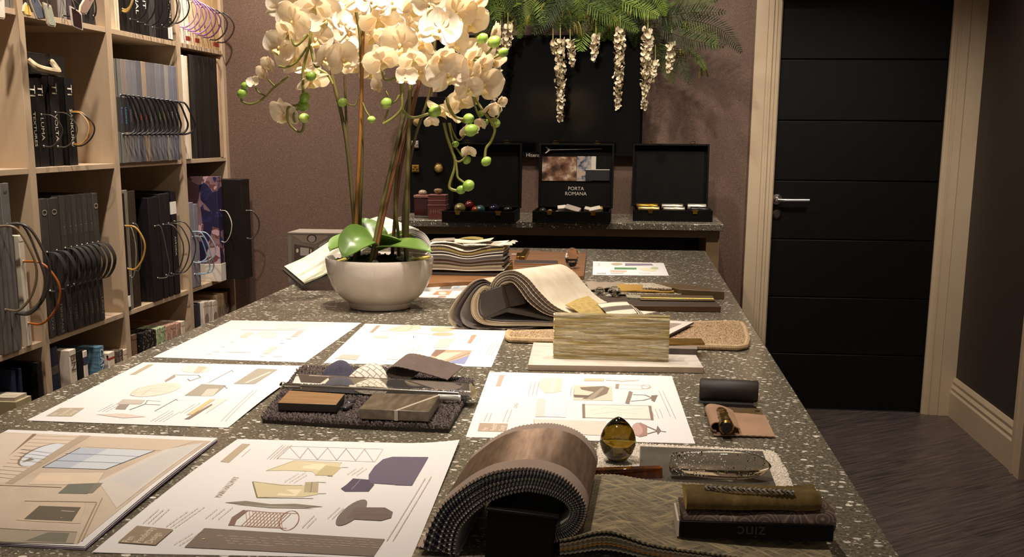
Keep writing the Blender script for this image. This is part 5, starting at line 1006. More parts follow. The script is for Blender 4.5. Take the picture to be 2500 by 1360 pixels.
for i, (c, me_, lab) in enumerate([('#8d6a24', .9, 'rear gold roller'), ('#b59a5e', .9, 'front gold roller'), ('#c2b49a', .9, 'rear silver roller'), ('#b5a98f', .9, 'front silver roller'), ('#d0c6b0', .6, 'rear cream roller'), ('#1d1c1c', .5, 'front black roller')]):
    u = [.13, .15, .47, .49, .80, .83][i]; hw = (.145 if i < 4 else .125)*ww; cx = x0+t+ww*u+.012; yy = y0+.135-.05*(i % 2)-.0; g = G(); r = .0165
    MR = Matrix(((0, 0, 1), (0, 1, 0), (-1, 0, 0)))
    g.lathe([(r*.35, -hw), (r*.9, -hw), (r, -hw+.002), (r, hw-.002), (r*.9, hw), (r*.35, hw)], (cx, yy, zi+r+.0006+(.010 if i % 2 == 0 else 0)), 20, 0, MR)
    tag(obj('finish_roller', g, mat(c, .3, me_), None), lab+' in the rightmost open case', 'roller', 'metal finish rollers')
# ================================================================ material samples on the island
def quad_block(name, label, cat, px, z1, z0, m, bevel=.0008, group=None, mtop=None, parent=None, edge=0):
    """block whose top face shows the four pixels px (seen clockwise from far left)"""
    A = [on(a, b, z1) for a, b in px][::-1]; g = G(); g.slab([(p[0], p[1]) for p in A], z0+.0004, z1, 0, 1 if mtop else 0)
    o = obj(name, g, [m, mtop] if mtop else m, parent, smooth=25, bevel=bevel)
    return tag(o, label, cat, group) if parent is None else o
def pile(name, A, z0, h, step, m, parent, seed=3, lean=.4, edge=None):
    """carpet tufts over the outline A (world xy), one uncountable mass"""
    R = random.Random(seed); g = G(); xs = [p[0] for p in A]; ys = [p[1] for p in A]; n = len(A)
    def inside(x, y):
        c = False
        for i in range(n):
            a, b = A[i], A[(i+1) % n]
            if (a[1] > y) != (b[1] > y) and x < (b[0]-a[0])*(y-a[1])/(b[1]-a[1])+a[0]: c = not c
        return c
    x = min(xs)
    while x < max(xs):
        y = min(ys)
        while y < max(ys):
            px, py = x+R.uniform(-.5, .5)*step, y+R.uniform(-.5, .5)*step
            if inside(px, py):
                hh = h*R.uniform(.75, 1.1); r = step*R.uniform(.5, .75); dx, dy = R.uniform(-lean, lean)*step, R.uniform(-lean, lean)*step; i = len(g.v)
                for k in range(4):
                    a = pi/2*k+R.uniform(0, 1); g.v.append((px+r*math.cos(a), py+r*math.sin(a), z0))
                for k in range(4):
                    a = pi/2*k+R.uniform(0, 1); g.v.append((px+dx+r*.9*math.cos(a), py+dy+r*.9*math.sin(a), z0+hh*.75))
                g.v.append((px+dx*1.4, py+dy*1.4, z0+hh))
                for k in range(4):
                    j = (k+1) % 4; g.f.append((i+k, i+j, i+4+j, i+4+k)); g.f.append((i+4+k, i+4+j, i+8)); g.m += [0, 0]
            y += step
        x += step
    o = obj(name, g, m, parent, smooth=0); o['kind'] = 'stuff'; return o
def rot_shape(path_px, Y, ext, nlay, inner_px, name, mats, parent, teeth=0., thick=.0014, nu=90, nv=10, vm=None, jitter=0., part='page'):
    """pages rolled along one profile: outer and inner profile pixels at depth Y, drawn out along ext"""
    O = bez([onY(a, b, Y) for a, b in path_px], 12); I = bez([onY(a, b, Y) for a, b in inner_px], 12); ext = Vector(ext); R = random.Random(len(path_px)*31+nlay)
    def at(P, u):
        x = u*(len(P)-1); i = min(int(x), len(P)-2); return P[i].lerp(P[i+1], x-i)
    for k in range(nlay):
        w = k/max(1, nlay-1); j = R.uniform(-jitter, jitter); g = G(); e0 = R.uniform(-1, 1)*jitter
        def fn(u, v):
            p = at(O, u).lerp(at(I, u), w)
            tz = teeth*(1 if int(round(u*nu)) % 2 else -1)*(1 if v in (0, 1) else 0)*(1 if v == 0 else -1)
            q = p+ext*(v+e0*.06)+ext.normalized()*tz; q.z = max(q.z, 1.0024); return q
        g.grid(lambda u, v: fn(1-u, v), nu, nv if k in (0, nlay-1) else 2, (vm if (vm and k == 0) else 0), thick)
        m = mats[k % len(mats)] if not (vm and k == 0) else vm_m
        obj(part, g, m, parent, smooth=60)
STEEL = mat('#c3bcb0', .2, 1.); BRASS = mat('#a8803a', .25, 1., noise=(50, '#8d6a2c')); BRASSF = mat('#b08a44', .35, .9, noise=(120, '#a07a38'))
# ---- brown shag sample tray in the middle
SH = [(735, 893), (940, 897), (1156, 925), (1128, 985), (1096, 1040), (860, 1030), (640, 1016), (690, 950)]
A = [on(a, b, 1.010) for a, b in SH][::-1]
tr = thing('shag_carpet_sample', on(890, 970, 1.0), 'brown shag carpet sample under wood and stone blocks, middle of the island', 'carpet sample')
g = G(); g.slab([(p[0], p[1]) for p in A], 1.0004, 1.006); obj('backing', g, mat('#2d241e', .8), tr)
SHG = N('shag'); SHG.col(SHG.ramp(SHG.noise(260, 2), [(.3, '#41342f'), (.55, '#5c4c46'), (.72, '#7d6c64')])); SHG.set(Roughness=.95, Sheen_Weight=.3)
pile('pile', [(p[0], p[1]) for p in A], 1.005, .0072, .0030, SHG.m, tr, 4, .9)
zc = 1.0125
o = quad_block('wood_block', 'warm wood sample block with dark lettered edge on the brown shag', 'sample', [(706, 953), (841, 962), (821, 988), (678, 983)], zc+.012, zc, mat('#2a211c', .5), mtop=wood('#7d5834', '#a07a50', 160, (0, 0, 0), .45, stretch=(.08, 1, 1)))
def put_text(o, s, size, px, X, Yd, c):
    v, f = text(s, size); g = G(); g.add(v, f, 0, frame(px, X, Yd)); return g
a, b2 = on(678, 985, zc+.006), on(821, 990, zc+.006)
g = put_text(o, 'ATELIER WOOD          FLOORS', .0035, (a+b2)/2+Vector((0, -.004, .0)), b2-a, (0, 0, 1), 0); obj('edge_lettering', g, mat('#9a8d7d', .5), o, smooth=0)
STN = N('brown_stone'); STN.col(STN.ramp(STN.noise(90, 4, STN.coord((1, .3, 1))), [(.3, '#4d4033'), (.6, '#6d5f4e'), (.75, '#7d6f5d')])); STN.set(Roughness=.3)
sb = thing('stone_block', on(975, 985, zc), 'brown stone block with a pale diagonal inlay on the brown shag', 'sample')
quad_block('stone', '', '', [(912, 959), (1074, 964), (1047, 1005), (877, 998)], zc+.015, zc, STN.m, parent=sb)
a, b2, c2 = on(967, 1002, zc+.0153), on(1070, 965, zc+.0153), on(967, 1016, zc+.002); d = Vector((.0025, 0, 0)); g = G()
g.hexa([a-d-Vector((0, 0, .0012)), a+d-Vector((0, 0, .0012)), b2+d-Vector((0, 0, .0012)), b2-d-Vector((0, 0, .0012)), a-d, a+d, b2+d, b2-d]); g.box((a[0]-.0025, a[1]-.0008, zc+.001), (a[0]+.0025, a[1]+.002, zc+.0151)); obj('inlay', g, mat('#b8aa98', .4), sb)
for i, px in enumerate([[(850, 972), (870, 972), (858, 982), (842, 982)], [(846, 983), (866, 984), (846, 995), (830, 994)]]):
    quad_block('glass_chip', ['rear', 'front'][i]+' of two small dark glass chips beside the wood block', 'sample', px, zc+.004, zc, mat('#40444a', .1, .3, coat=1.), group='dark glass chips')
# acrylic bar with its chrome rod
ACR = mat('#f4f1e8', .03, 0., trans=.96, ior=1.12)
ab = thing('acrylic_bar', on(930, 945, zc), 'long clear acrylic bar with chrome rod lying across the brown shag', 'sample')
p0, p1 = on(712, 950, zc+.001), on(1135, 973, zc+.001); dx = (p1-p0); side = Vector((-dx[1], dx[0], 0)).normalized()
prof = [(-.006, 0), (.034, 0), (.034, .008), (.026, .018), (.022, .0195), (.020, .018), (-.002, .005)]
g = G(); q0 = [p0+side*s+Vector((0, 0, z)) for s, z in prof]; q1 = [p1+side*s+Vector((0, 0, z))-dx.normalized()*z*.0 for s, z in prof]; q1 = [p+dx.normalized()*(.012-.5*z) for p, (s, z) in zip(q1, prof)]
for i in range(len(prof)): j = (i+1) % len(prof); g.quad(q0[i], q1[i], q1[j], q0[j])
g.poly(q0); g.poly(q1[::-1]); obj('prism', g, ACR, ab, smooth=20)
rod = [on(694, 941, zc+.014), on(905, 948, zc+.014), on(1118, 962, zc+.014)]
g = G(); g.tube([rod[0]+side*.004, rod[2]+side*.004], .0022, 0, 10); obj('rod', g, STEEL, ab)
g = G(); g.tube([rod[0]+Vector((-.0, 0, 0)), rod[0].lerp(rod[2], .10)], .0042, 0, 14); g.ball(rod[0]+Vector((-.002, 0, 0)), .0056, 0, 12); obj('end_knob', g, mat('#d9d2c6', .15, 1.), ab)
g = G(); g.tube([on(1070, 970, zc+.006), on(1124, 972, zc+.006)], .0046, 0, 14); obj('end_tube', g, mat('#e2dccf', .25, .4), ab)
# folded swatches behind the bar
def fold(name, label, px, zs, Ydep, m, teeth=.0012, cat='swatch', thick=.0016, flat=.0):
    """a swatch bent over: px profile at its near edge (depth of its first foot), drawn back by Ydep"""
    Yb = on(*px[0], 1.012)[1] if zs is None else zs; P = bez([onY(a, b, Yb) for a, b in px], 10); g = G(); n = len(P)-1
    def fn(u, v):
        i = min(int(u*n), n-1); p = P[i].lerp(P[i+1], u*n-i); q = p+Vector(Ydep)*v; t = teeth*(1 if int(round(u*48)) % 2 else -1)*(1 if v in (0, 1) else 0)
        q.z = q.z-(q.z-1.014)*flat*v; return q+Vector((0, t, 0))
    g.grid(lambda u, v: fn(u, v), 48, 8, 0, -thick); return tag(obj(name, g, m, None, smooth=60), label, cat, 'small swatches folded over on the shag')
NAVY = fabric('#2f2c3a', '#4a4656', 700); yS = on(850, 926, 1.013)[1]
NAVYQ = 1
PTN = N('line_pattern'); bw = PTN.node('ShaderNodeTexBrick'); PTN.link(PTN.coord((1, 1, 0), (0, 0, .6)), bw.inputs['Vector']); bw.inputs['Scale'].default_value = 34; bw.inputs['Mortar Size'].default_value = .025
for nm, c in (('Color1', '#d6c9ba'), ('Color2', '#d9ccbd'), ('Mortar', '#8d7d72')): bw.inputs[nm].default_value = lin(c)
PTN.col(bw.outputs[0]); PTN.set(Roughness=.7)
BRF = fabric('#5a4a42', '#6b5b52', 800)
fold('fabric_swatch', 'brown grey swatch rolled over with pinked edge, behind the acrylic bar', [(1000, 926), (965, 925), (946, 915), (947, 903), (962, 897), (990, 901), (1040, 914), (1092, 929)], yS-.006, (.018, .050, .012), BRF, .0014)
# ---- leather and metal bits at the right
zq = 1.0
o = thing('leather_roll', on(1775, 960, 1.0), 'black leather wrapped roll above the small bronze plate at the right', 'sample')
a, b2 = on(1706, 986, 1.0), on(1850, 993, 1.0); ax = (b2-a); Lr = ax.length; sd = Vector((-ax[1], ax[0], 0)).normalized(); r = .0165; mid = (a+b2)/2+sd*r+Vector((0, 0, r+.003)); M3 = frame((0, 0, 0), sd, (0, 0, 1)).to_3x3()
g = G(); g.lathe([(.001, -Lr/2), (r*.9, -Lr/2), (r, -Lr/2+.002), (r, Lr/2-.002), (r*.9, Lr/2), (.001, Lr/2)], mid, 28, 0, M3); obj('roll', g, mat('#221a15', .58, noise=(30, '#30261f')), o)
g = G(); g.hexa([a+sd*.006+Vector((0, 0, .0006)), b2+sd*.006+Vector((-.006, 0, .0006)), b2+sd*.03+Vector((-.006, 0, .0006)), a+sd*.03+Vector((0, 0, .0006)), a+sd*.009+Vector((0, 0, .006)), b2+sd*.009+Vector((-.006, 0, .006)), b2+sd*.028+Vector((-.006, 0, .006)), a+sd*.028+Vector((0, 0, .006))]); obj('flap', g, mat('#1a1411', .5), o)
quad_block('bronze_plate', 'flat black plate between the leather roll and the bronze bar', 'sample', [(1716, 983), (1842, 990), (1850, 997), (1720, 992)], 1.004, 1.0, mat('#2a211a', .3, .6))
bp = thing('bronze_bar', on(1790, 1005, 1.0), 'flat bronze bar with a screw hole under the tan leather', 'sample')
quad_block('bar', '', '', [(1719, 993), (1858, 997), (1861, 1012), (1721, 1004)], 1.0075, 1.0, mat('#8d7450', .35, .85, noise=(30, '#9d8460')), parent=bp)
g = G(); c = on(1849, 1003, 1.0078); g.lathe([(.0001, .0), (.0038, .0), (.0038, .0004), (.0001, .0004)], c, 16); obj('screw_hole', g, mat('#140e0a', .6), bp)
LEA = N('tan_leather'); LEA.col(LEA.ramp(LEA.noise(14, 3), [(.35, '#94735a'), (.65, '#a38063')])); LEA.set(Roughness=.7); LEA.bump(LEA.noise(400, 2), .2)
lt = thing('leather_swatch', on(1800, 1040, 1.0), 'tan leather swatch folded over at its left edge, right of the island', 'swatch')
K = [on(1728, 1008, 1.006), on(1868, 1018, 1.006), on(1893, 1066, 1.003), on(1742, 1062, 1.003)]; g = G()
def lf(u, v):
    p = K[0]*(1-u)*v+K[1]*u*v+K[2]*u*(1-v)+K[3]*(1-u)*(1-v); return p+Vector((0, .0008*math.sin(u*60)*(v < .05), .0035*v+.0008*math.sin(3*u+2*v)))
g.grid(lf, 50, 14, 0, .0016); obj('sheet', g, LEA.m, lt)
g = G(); a, b2 = on(1724, 1012, 1.004), on(1738, 1058, 1.004)
def lg(u, v):
    w = .031; th = pi*1.15*(1-u)+(-.15*pi); rr = .0062; q = a.lerp(b2, v)
    if u < .45: t = u/.45; ang = pi*1.0*t; return q+Vector((.006-rr*math.sin(ang)*1.1, 0, .0035+rr*(1-math.cos(ang))*.9))
    t = (u-.45)/.55; return q+Vector((.006+w*t, .001*math.sin(v*60)*0, .0035+rr*1.8-.0085*t*t))
g.grid(lg, 24, 16, 0, .0014); obj('fold', g, LEA.m, lt)
# bronze knob resting in the fold
a, b2 = on(1760, 1008, 1.016), on(1774, 1046, 1.016); axv = (b2-a).normalized(); M3 = (-axv).to_track_quat('Z', 'Y').to_matrix(); L = (b2-a).length; g = G()
o = thing('hammered_knob', (a+b2)/2-Vector((0, 0, .012)), 'hammered dark gold knob lying on the folded tan leather', 'knob')
pr = [(.0001, -L/2), (.008, -L/2), (.0098, -L/2+.0015), (.0100, -L/2+.004)]+[(.0098-.0022*t+.0005*math.sin(t*40), -L/2+.004+t*(L-.006)) for t in [i/10 for i in range(1, 11)]]+[(.006, L/2-.001), (.0001, L/2)]
g.lathe(pr, (a+b2)/2+Vector((0, 0, .001)), 14, 0, M3); g.v = [tuple(Vector(v)+Vector([random.uniform(-.0006, .0006) for _ in range(3)])) for v in g.v]
HG = N('hammered'); HG.col(HG.ramp(HG.noise(130, 3), [(.38, '#2a1c0c'), (.52, '#8d6a2c'), (.66, '#b8904a')])); HG.set(Roughness=.28, Metallic=.8); obj('knob_body', g, HG.m, o, smooth=25)
g = G(); g.lathe([(.0001, -L/2-.001), (.0072, -L/2-.001), (.0082, -L/2+.0005), (.0001, -L/2+.0006)], (a+b2)/2+Vector((0, 0, .001)), 14, 0, M3); obj('end_cap', g, mat('#0f0b08', .35), o)
# ---- marble tile, textured glass block, beige carpet and their neighbours
MRB = N('marble'); MRB.col(MRB.ramp(MRB.noise(16, 6, MRB.coord((.6, 1.6, 1), (0, 0, .3))), [(.35, '#e0d6c9'), (.5, '#e6dccf'), (.58, '#d6c9b9'), (.64, '#e6dccf')])); MRB.set(Roughness=.2); MRB = MRB.m
quad_block('marble_tile', 'pale marble tile under the ribbed gold glass block', 'tile', [(1302, 836), (1688, 847), (1718, 897), (1289, 890)], 1.011, 1.0, mat('#ab9680', .5), mtop=MRB)
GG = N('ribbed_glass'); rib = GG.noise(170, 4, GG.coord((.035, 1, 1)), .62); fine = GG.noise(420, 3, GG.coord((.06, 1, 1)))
GG.col(GG.ramp(rib, [(.28, '#7d6636'), (.38, '#c9ac66'), (.46, '#e3cb90'), (.52, '#fff6dc'), (.56, '#b89c5e'), (.62, '#f3e2b0'), (.72, '#a88d50')])); GG.set(Roughness=.1, Metallic=.0, Transmission_Weight=.38, IOR=1.45)  # glints and dark refraction streaks of the glass painted into the base colour
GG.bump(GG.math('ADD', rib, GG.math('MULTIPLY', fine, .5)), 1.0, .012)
a, b2 = on(1352, 875, 1.011), on(1632, 884, 1.011); H = onY(1352, 768, a[1])[2]-1.011; sd = Vector((-(b2-a)[1], (b2-a)[0], 0)).normalized()*.026; g = G(); ns = 90
o = thing('glass_block', (a+b2)/2, 'ribbed translucent gold glass block standing on the marble tile', 'glass block')
def gf(u, v):                                # closed loop round the block: front, top, back
    w = v*2*(H+.026); R = random; p = a.lerp(b2, u); wob = .0009*math.sin(v*61+2.6*math.sin(u*3.3))+.0008*math.sin(v*133+2.2*math.sin(u*5+1))+.0006*math.sin(v*210+3*u)
    if w < H: z, s = w, 0.
    elif w < H+.026: z, s = H, (w-H)/.026
    elif w < 2*H+.026: z, s = H-(w-H-.026), 1.
    else: z, s = 0., 1-(w-2*H-.026)/.026
    return p+sd*s+Vector((0, 0, z+.0004))+sd.normalized()*(wob*(-1 if s < .5 else 1) if 0 < s < 1 or s in (0., 1.) else 0)
g.grid(gf, 40, 200, 0); 
for e in (0, 1):
    ring = [gf(e, j/200) for j in range(200)]; g.poly(ring if e == 0 else ring[::-1])
obj('glass', g, GG.m, o, smooth=30)
RF = random.Random(2); g = G()
for i in range(46):
    z = H*(i+.5)/46; p = a+Vector((0, 0, z+.001))+sd*RF.uniform(.05, .6); g.ball(p+Vector((-.0005, 0, 0)), (.0022, .004, .0022*RF.uniform(.6, 1.2)), 0, 6, None, 4)
obj('rough_edge', g, mat('#c9b27c', .15, .3), o)
q = quad_block('grey_block', 'small grey brown block on the marble tile, right end of the glass block', 'sample', [(1632, 842), (1702, 844), (1703, 852), (1632, 850)], 1.022, 1.011, mat('#4a403a', .5), mtop=mat('#8d7d70', .5))
CP = [(1246, 806), (1300, 800), (1420, 796), (1560, 792), (1700, 788), (1790, 788), (1812, 791), (1822, 806), (1829, 838), (1822, 850), (1800, 854), (1700, 850), (1560, 846), (1400, 840), (1300, 836), (1244, 832), (1237, 826), (1238, 814)]
CP = [(1252, 811), (1300, 809), (1420, 806), (1560, 800), (1690, 788), (1790, 786), (1810, 789), (1818, 800), (1825, 828), (1820, 842), (1800, 846), (1690, 842), (1560, 836), (1400, 830), (1300, 828), (1246, 826), (1238, 820), (1242, 808)]
A = [on(a_, b_, 1.009) for a_, b_ in CP][::-1]
cs = thing('carpet_sample', on(1530, 820, 1.0), 'long beige carpet sample with whipped yarn edge, behind the glass block', 'carpet sample')
g = G(); g.slab([(p[0], p[1]) for p in A], 1.0005, 1.0075); obj('backing', g, mat('#b59a7a', .8), cs)
BG = N('beige_pile'); BG.col(BG.ramp(BG.noise(220, 2), [(.3, '#a88a66'), (.55, '#c4a680'), (.75, '#d6bc98')])); BG.set(Roughness=.95, Sheen_Weight=.3)
cx = sum(p[0] for p in A)/len(A); cyy = sum(p[1] for p in A)/len(A)
pile('pile', [(cx+(p[0]-cx)*.975, cyy+(p[1]-cyy)*.95) for p in A], 1.0065, .006, .0029, BG.m, cs, 9, .5)
g = G(); P = []
for i in range(len(A)):
    p, q = A[i], A[(i+1) % len(A)]; k = max(2, int((q-p).length/.0016))
    P += [Vector((p[0]+(q[0]-p[0])*t/k, p[1]+(q[1]-p[1])*t/k, 1.0068)) for t in range(k)]
g.tube(P, [.0062 if i % 2 else .0052 for i in range(len(P))], 0, 8, True); obj('whipped_edge', g, mat('#cbb08c', .85, noise=(200, '#b59870')), cs, smooth=0)
quad_block('brass_strip', 'flat brass strip jutting from behind the right end of the glass block', 'sample', [(1560, 826), (1712, 826), (1721, 838), (1560, 838)], 1.0265, 1.0225, BRASSF, bevel=.0004)
tb = thing('tile_card', on(1620, 795, 1.014), 'white card with a thick grey edge lying on the beige carpet', 'sample')
quad_block('card', '', '', [(1500, 772), (1694, 786), (1630, 818), (1460, 800)], 1.0205, 1.0155, mat('#55504a', .6), parent=tb, mtop=mat('#d8cec2', .5))
K = [on(a_, b_, 1.0209) for a_, b_ in [(1560, 785), (1664, 790), (1630, 804), (1560, 800)]][::-1]; g = G(); g.quad(*K); obj('picture', g, mat('#b8a090', .5, noise=(60, '#8d8078')), tb)
# ---- draped open sample book
ob = thing('open_sample_book', on(1240, 800, 1.0), 'open fabric sample book with pages draped both ways over its dark spine', 'sample book')
Y0 = on(1180, 806, 1.0)[1]; cr = ['#cbb79c', '#857360', '#b8a68c', '#5d5046', '#d3c4ac', '#756858', '#a8977e', '#4a4039']
fm = [fabric(c, None, 800, strength=.3) for c in cr]; CREAM = N('cream_linen'); CREAM.col(CREAM.ramp(CREAM.noise(22, 4, CREAM.coord((1, 2, 1))), [(.3, '#c9b99e'), (.55, '#d6c8b0'), (.75, '#ddd2be')])); CREAM.set(Roughness=.8); CREAM.bump(CREAM.noise(700, 2), .3); CREAM = CREAM.m
vm_m = CREAM
ext = (.088, .125, .0)
rot_shape([(1197, 722), (1200, 692), (1222, 668), (1256, 662), (1288, 680), (1316, 712), (1350, 745), (1390, 765), (1440, 778), (1500, 783)], Y0, ext, 9, [(1218, 722), (1218, 702), (1232, 690), (1250, 690), (1266, 706), (1290, 738), (1325, 764), (1362, 776), (1410, 788), (1460, 792)], 'page', fm, ob, .0008, .0014, 80, 14, vm=lambda u, v: 0)
fm2 = [fabric(c, None, 800, strength=.3) for c in ['#b8a98e', '#5d5050', '#857a72', '#c3ae8c', '#d6c6aa', '#cbb592', '#b09a78', '#d3c0a0']]
rot_shape([(1200, 690), (1178, 680), (1150, 690), (1120, 722), (1096, 762), (1098, 788), (1120, 803), (1165, 808), (1230, 809), (1290, 806)], Y0, (.082, .120, -.0), 3, [(1200, 698), (1182, 692), (1162, 702), (1140, 730), (1124, 764), (1130, 788), (1150, 800), (1190, 803), (1240, 803), (1300, 800)], 'page', [fm2[0], fm2[1], fm2[2]], ob, 0, .0013, 70, 6)
rot_shape([(1199, 702), (1184, 697), (1168, 706), (1152, 730), (1150, 760), (1160, 780), (1182, 792), (1225, 796), (1290, 796), (1350, 797)], Y0, (.078, .115, -.0), 7, [(1188, 716), (1182, 710), (1176, 716), (1172, 735), (1172, 758), (1180, 772), (1200, 780), (1240, 784), (1300, 785), (1355, 787)], 'page', fm2[3:]+fm2[1:3], ob, 0, .0013, 60, 6)
DK = mat('#38302a', .5, noise=(20, '#40372f'))
g = G(); a3 = [onY(1170, 716, Y0-.006), onY(1222, 698, Y0-.006), onY(1237, 752, Y0-.006), onY(1180, 776, Y0-.006)]; e3 = Vector((.05, .10, 0)); bk3 = [p+e3 for p in a3]
g.hexa([a3[3], a3[2], bk3[2], bk3[3], a3[0], a3[1], bk3[1], bk3[0]]); obj('spine', g, DK, ob, bevel=.0015)
g = G(); a4 = [onY(1224, 700, Y0+.004), onY(1266, 690, Y0+.02), onY(1284, 742, Y0+.02), onY(1240, 752, Y0+.004)]; e4 = Vector((.0, .004, 0)); b4 = [p+e4 for p in a4]
g.hexa([a4[3], a4[2], b4[2], b4[3], a4[0], a4[1], b4[1], b4[0]]); obj('spine_flap', g, DK, ob, bevel=.001)
g = G(); c4 = [onY(1178, 776, Y0-.004), onY(1240, 752, Y0), onY(1352, 778, Y0), onY(1350, 784, Y0), onY(1236, 762, Y0), onY(1182, 782, Y0-.004)]; g.poly(c4); g.poly([p+Vector((.05, .1, 0)) for p in c4][::-1])
for i in range(6): g.quad(c4[i], c4[i]+Vector((.05, .1, 0)), c4[(i+1) % 6]+Vector((.05, .1, 0)), c4[(i+1) % 6])
obj('end_board', g, DK, ob, smooth=20)
def cloth(name, label, px, Ys, m, nu=30, nv=12, sag=0., teeth=.001, thick=.0015, group=None, cat='swatch'):
    K = [onY(a_, b_, y_) for (a_, b_), y_ in zip(px, Ys)]; g = G()
    def fn(u, v):
        p = K[0]*(1-u)*v+K[1]*u*v+K[2]*u*(1-v)+K[3]*(1-u)*(1-v); p = p.copy(); t = teeth*(1 if int(round(u*nu)) % 2 else -1)*(1 if v == 0 else 0); p += Vector((0, t, -sag*math.sin(pi*u)*.3-sag*math.sin(pi*v)*.4)); return p
    g.grid(fn, nu, nv, 0, thick); return tag(obj(name, g, m, None, smooth=50), label, cat, group)
GSH = 'small swatches folded over on the shag'
cloth('fabric_swatch', 'navy velvet swatch folded into a ridge, behind the acrylic bar', [(816, 884), (846, 883), (872, 924), (780, 924)], [yS+.030, yS+.030, yS-.004, yS-.004], NAVY, sag=-.010, teeth=.0, group=GSH)
cloth('fabric_swatch', 'white swatch with thin brown lattice lines, behind the acrylic bar', [(893, 890), (924, 888), (952, 927), (846, 926)], [yS+.024, yS+.024, yS-.007, yS-.007], PTN.m, sag=-.008, group=GSH)
OCH = N('ochre_cloth'); OCH.col(OCH.ramp(OCH.noise(90, 4, OCH.coord((1, 3, 1))), [(.3, '#7d6a34'), (.45, '#a38a4c'), (.7, '#b59c5c')])); OCH.set(Roughness=.85)
Yo = on(1480, 782, 1.0)[1]
cloth('fabric_swatch', 'ochre yellow swatch lying on the draped cream pages', [(1380, 744), (1436, 722), (1494, 772), (1432, 778)], [Y0+.014, Y0+.056, Y0-.002, Y0-.022], OCH.m, sag=-.006, group='swatches on the draped sample book')
STR2 = N('stripe_cloth'); wv = STR2.node('ShaderNodeTexWave'); STR2.link(STR2.coord((1, 1, 0), (0, 0, .9)), wv.inputs['Vector']); wv.inputs['Scale'].default_value = 9; wv.inputs['Distortion'].default_value = .4
STR2.col(STR2.ramp(wv.outputs[0], [(.0, '#5f5248'), (.50, '#6b5d53'), (.56, '#d3c3ac'), (.75, '#d8c9b4')])); STR2.set(Roughness=.85)
for i in range(6):
    cloth('fabric_swatch', ORD[i]+' from the top of the fanned brown and cream striped swatches', [(1458+i*6, 742+i*4), (1528+i*6, 735+i*4), (1556+i*6, 766+i*4), (1494+i*6, 780+i*4)], [Y0+.026, Y0+.076, Y0+.021, Y0-.028], STR2.m if i == 0 else fabric(['#5d5048', '#cbbba5', '#4a4038', '#c3b29a', '#574a42'][i-1], None, 700), sag=-.004, thick=.001, group='fanned striped swatches')
# ---- group of finishes at the back right
BRO = mat('#6d5a40', .35, .3, noise=(14, '#766248'))
quad_block('bronze_block', 'brown bronze block at the right edge behind the wood plank', 'sample', [(1600, 691), (1668, 692), (1769, 712), (1656, 706)], 1.020, 1.0, BRO)
quad_block('wood_plank', 'dark stained wood plank carrying a ridged bronze strip', 'sample', [(1420, 722), (1742, 727), (1760, 749), (1420, 745)], 1.013, 1.0, wood('#4a2e18', '#64401f', 160, stretch=(.06, 1, 1)), mtop=wood('#33271f', '#4a3b2e', 160, stretch=(.06, 1, 1)))
rs = thing('ridged_strip', on(1650, 732, 1.013), 'ridged bronze strip lying on the dark wood plank', 'sample')
quad_block('strip', '', '', [(1564, 719), (1740, 722), (1746, 733), (1563, 731)], 1.017, 1.0135, BRO, parent=rs)
g = G(); a_, b_ = on(1564, 727, 1.0174), on(1742, 730, 1.0174); g.tube([a_, b_], .0012, 0, 6); obj('ridge', g, BRASS, rs)
BOU = N('boucle'); bn = BOU.noise(340, 3); BOU.col(BOU.ramp(bn, [(.38, '#4d4436'), (.5, '#a89a84'), (.62, '#d6cab4')])); BOU.set(Roughness=.9); BOU.bump(bn, .9, .003)
FF = 'fabric finishes stacked at the back right'
def flat(label, px, z1, th, m, amp=.0012, seed=0, cat='swatch', teeth=.0012):
    K = [on(a_, b_, z1) for a_, b_ in px]; g = G()
    def fn(u, v):
        p = K[0]*(1-u)*v+K[1]*u*v+K[2]*u*(1-v)+K[3]*(1-u)*(1-v); return Vector((p[0], p[1]+teeth*math.sin(u*150+seed)*(v in (0, 1)), z1+amp*math.sin(u*7+seed)*math.sin(v*4+seed*2)+amp*.5*math.sin(u*19+seed)))
    g.grid(fn, 40, 10, 0, th); return tag(obj('fabric_swatch', g, m, None, smooth=50), label, cat, FF)
flat('silver boucle swatch, lowest of the fabrics at the back right', [(1505, 690), (1664, 692), (1664, 719), (1508, 715)], 1.0085, .004, BOU.m, .0004, 1)
flat('mustard velvet swatch lying on the silver boucle', [(1512, 694), (1642, 695), (1646, 712), (1498, 709)], 1.0135, .003, fabric('#8d6a24', '#a37e34', 600), .0008, 2)
flat('white and black tweed swatch on top of the mustard velvet', [(1568, 691), (1636, 692), (1641, 705), (1569, 702)], 1.0185, .0035, BOU.m, .0009, 3)
flat('grey taupe linen swatch leaning left of the mustard velvet', [(1428, 687), (1522, 688), (1524, 704), (1440, 704)], 1.010, .002, fabric('#7d6e5c', '#8d7e6a', 500), .002, 4)
flat('green grey tweed swatch peeking out above the wood plank', [(1528, 719), (1566, 720), (1566, 728), (1532, 726)], 1.0165, .003, fabric('#6d6850', '#a39c84', 400), .0004, 5)
CRYS = mat('#f4f0ea', .02, 0., trans=1., ior=1.2)
def crystal(name, label, c, prof, n=14, cat='crystal'):
    g = G(); g.lathe(prof, c, n, 0); return tag(obj(name, g, CRYS, None, smooth=12), label, cat)
for i, (px, s) in enumerate([((1500, 726), 1.), ((1464, 722), .8)]):
    c = on(px[0], px[1], 1.0) if i else on(1500, 727, 1.0); z = 1.0135 if i == 0 else 1.0006
    c = on(px[0], px[1]-2, z+.0); crystal('crystal_ornament', ['faceted clear crystal knob on the left end of the wood plank', 'smaller clear crystal knob left of the other, by the taupe linen'][i], (c[0], c[1], z), [(.006*s, 0), (.007*s, .003*s), (.015*s, .008*s), (.017*s, .014*s), (.012*s, .021*s), (.006*s, .0245*s), (.0005, .025*s)], 10)
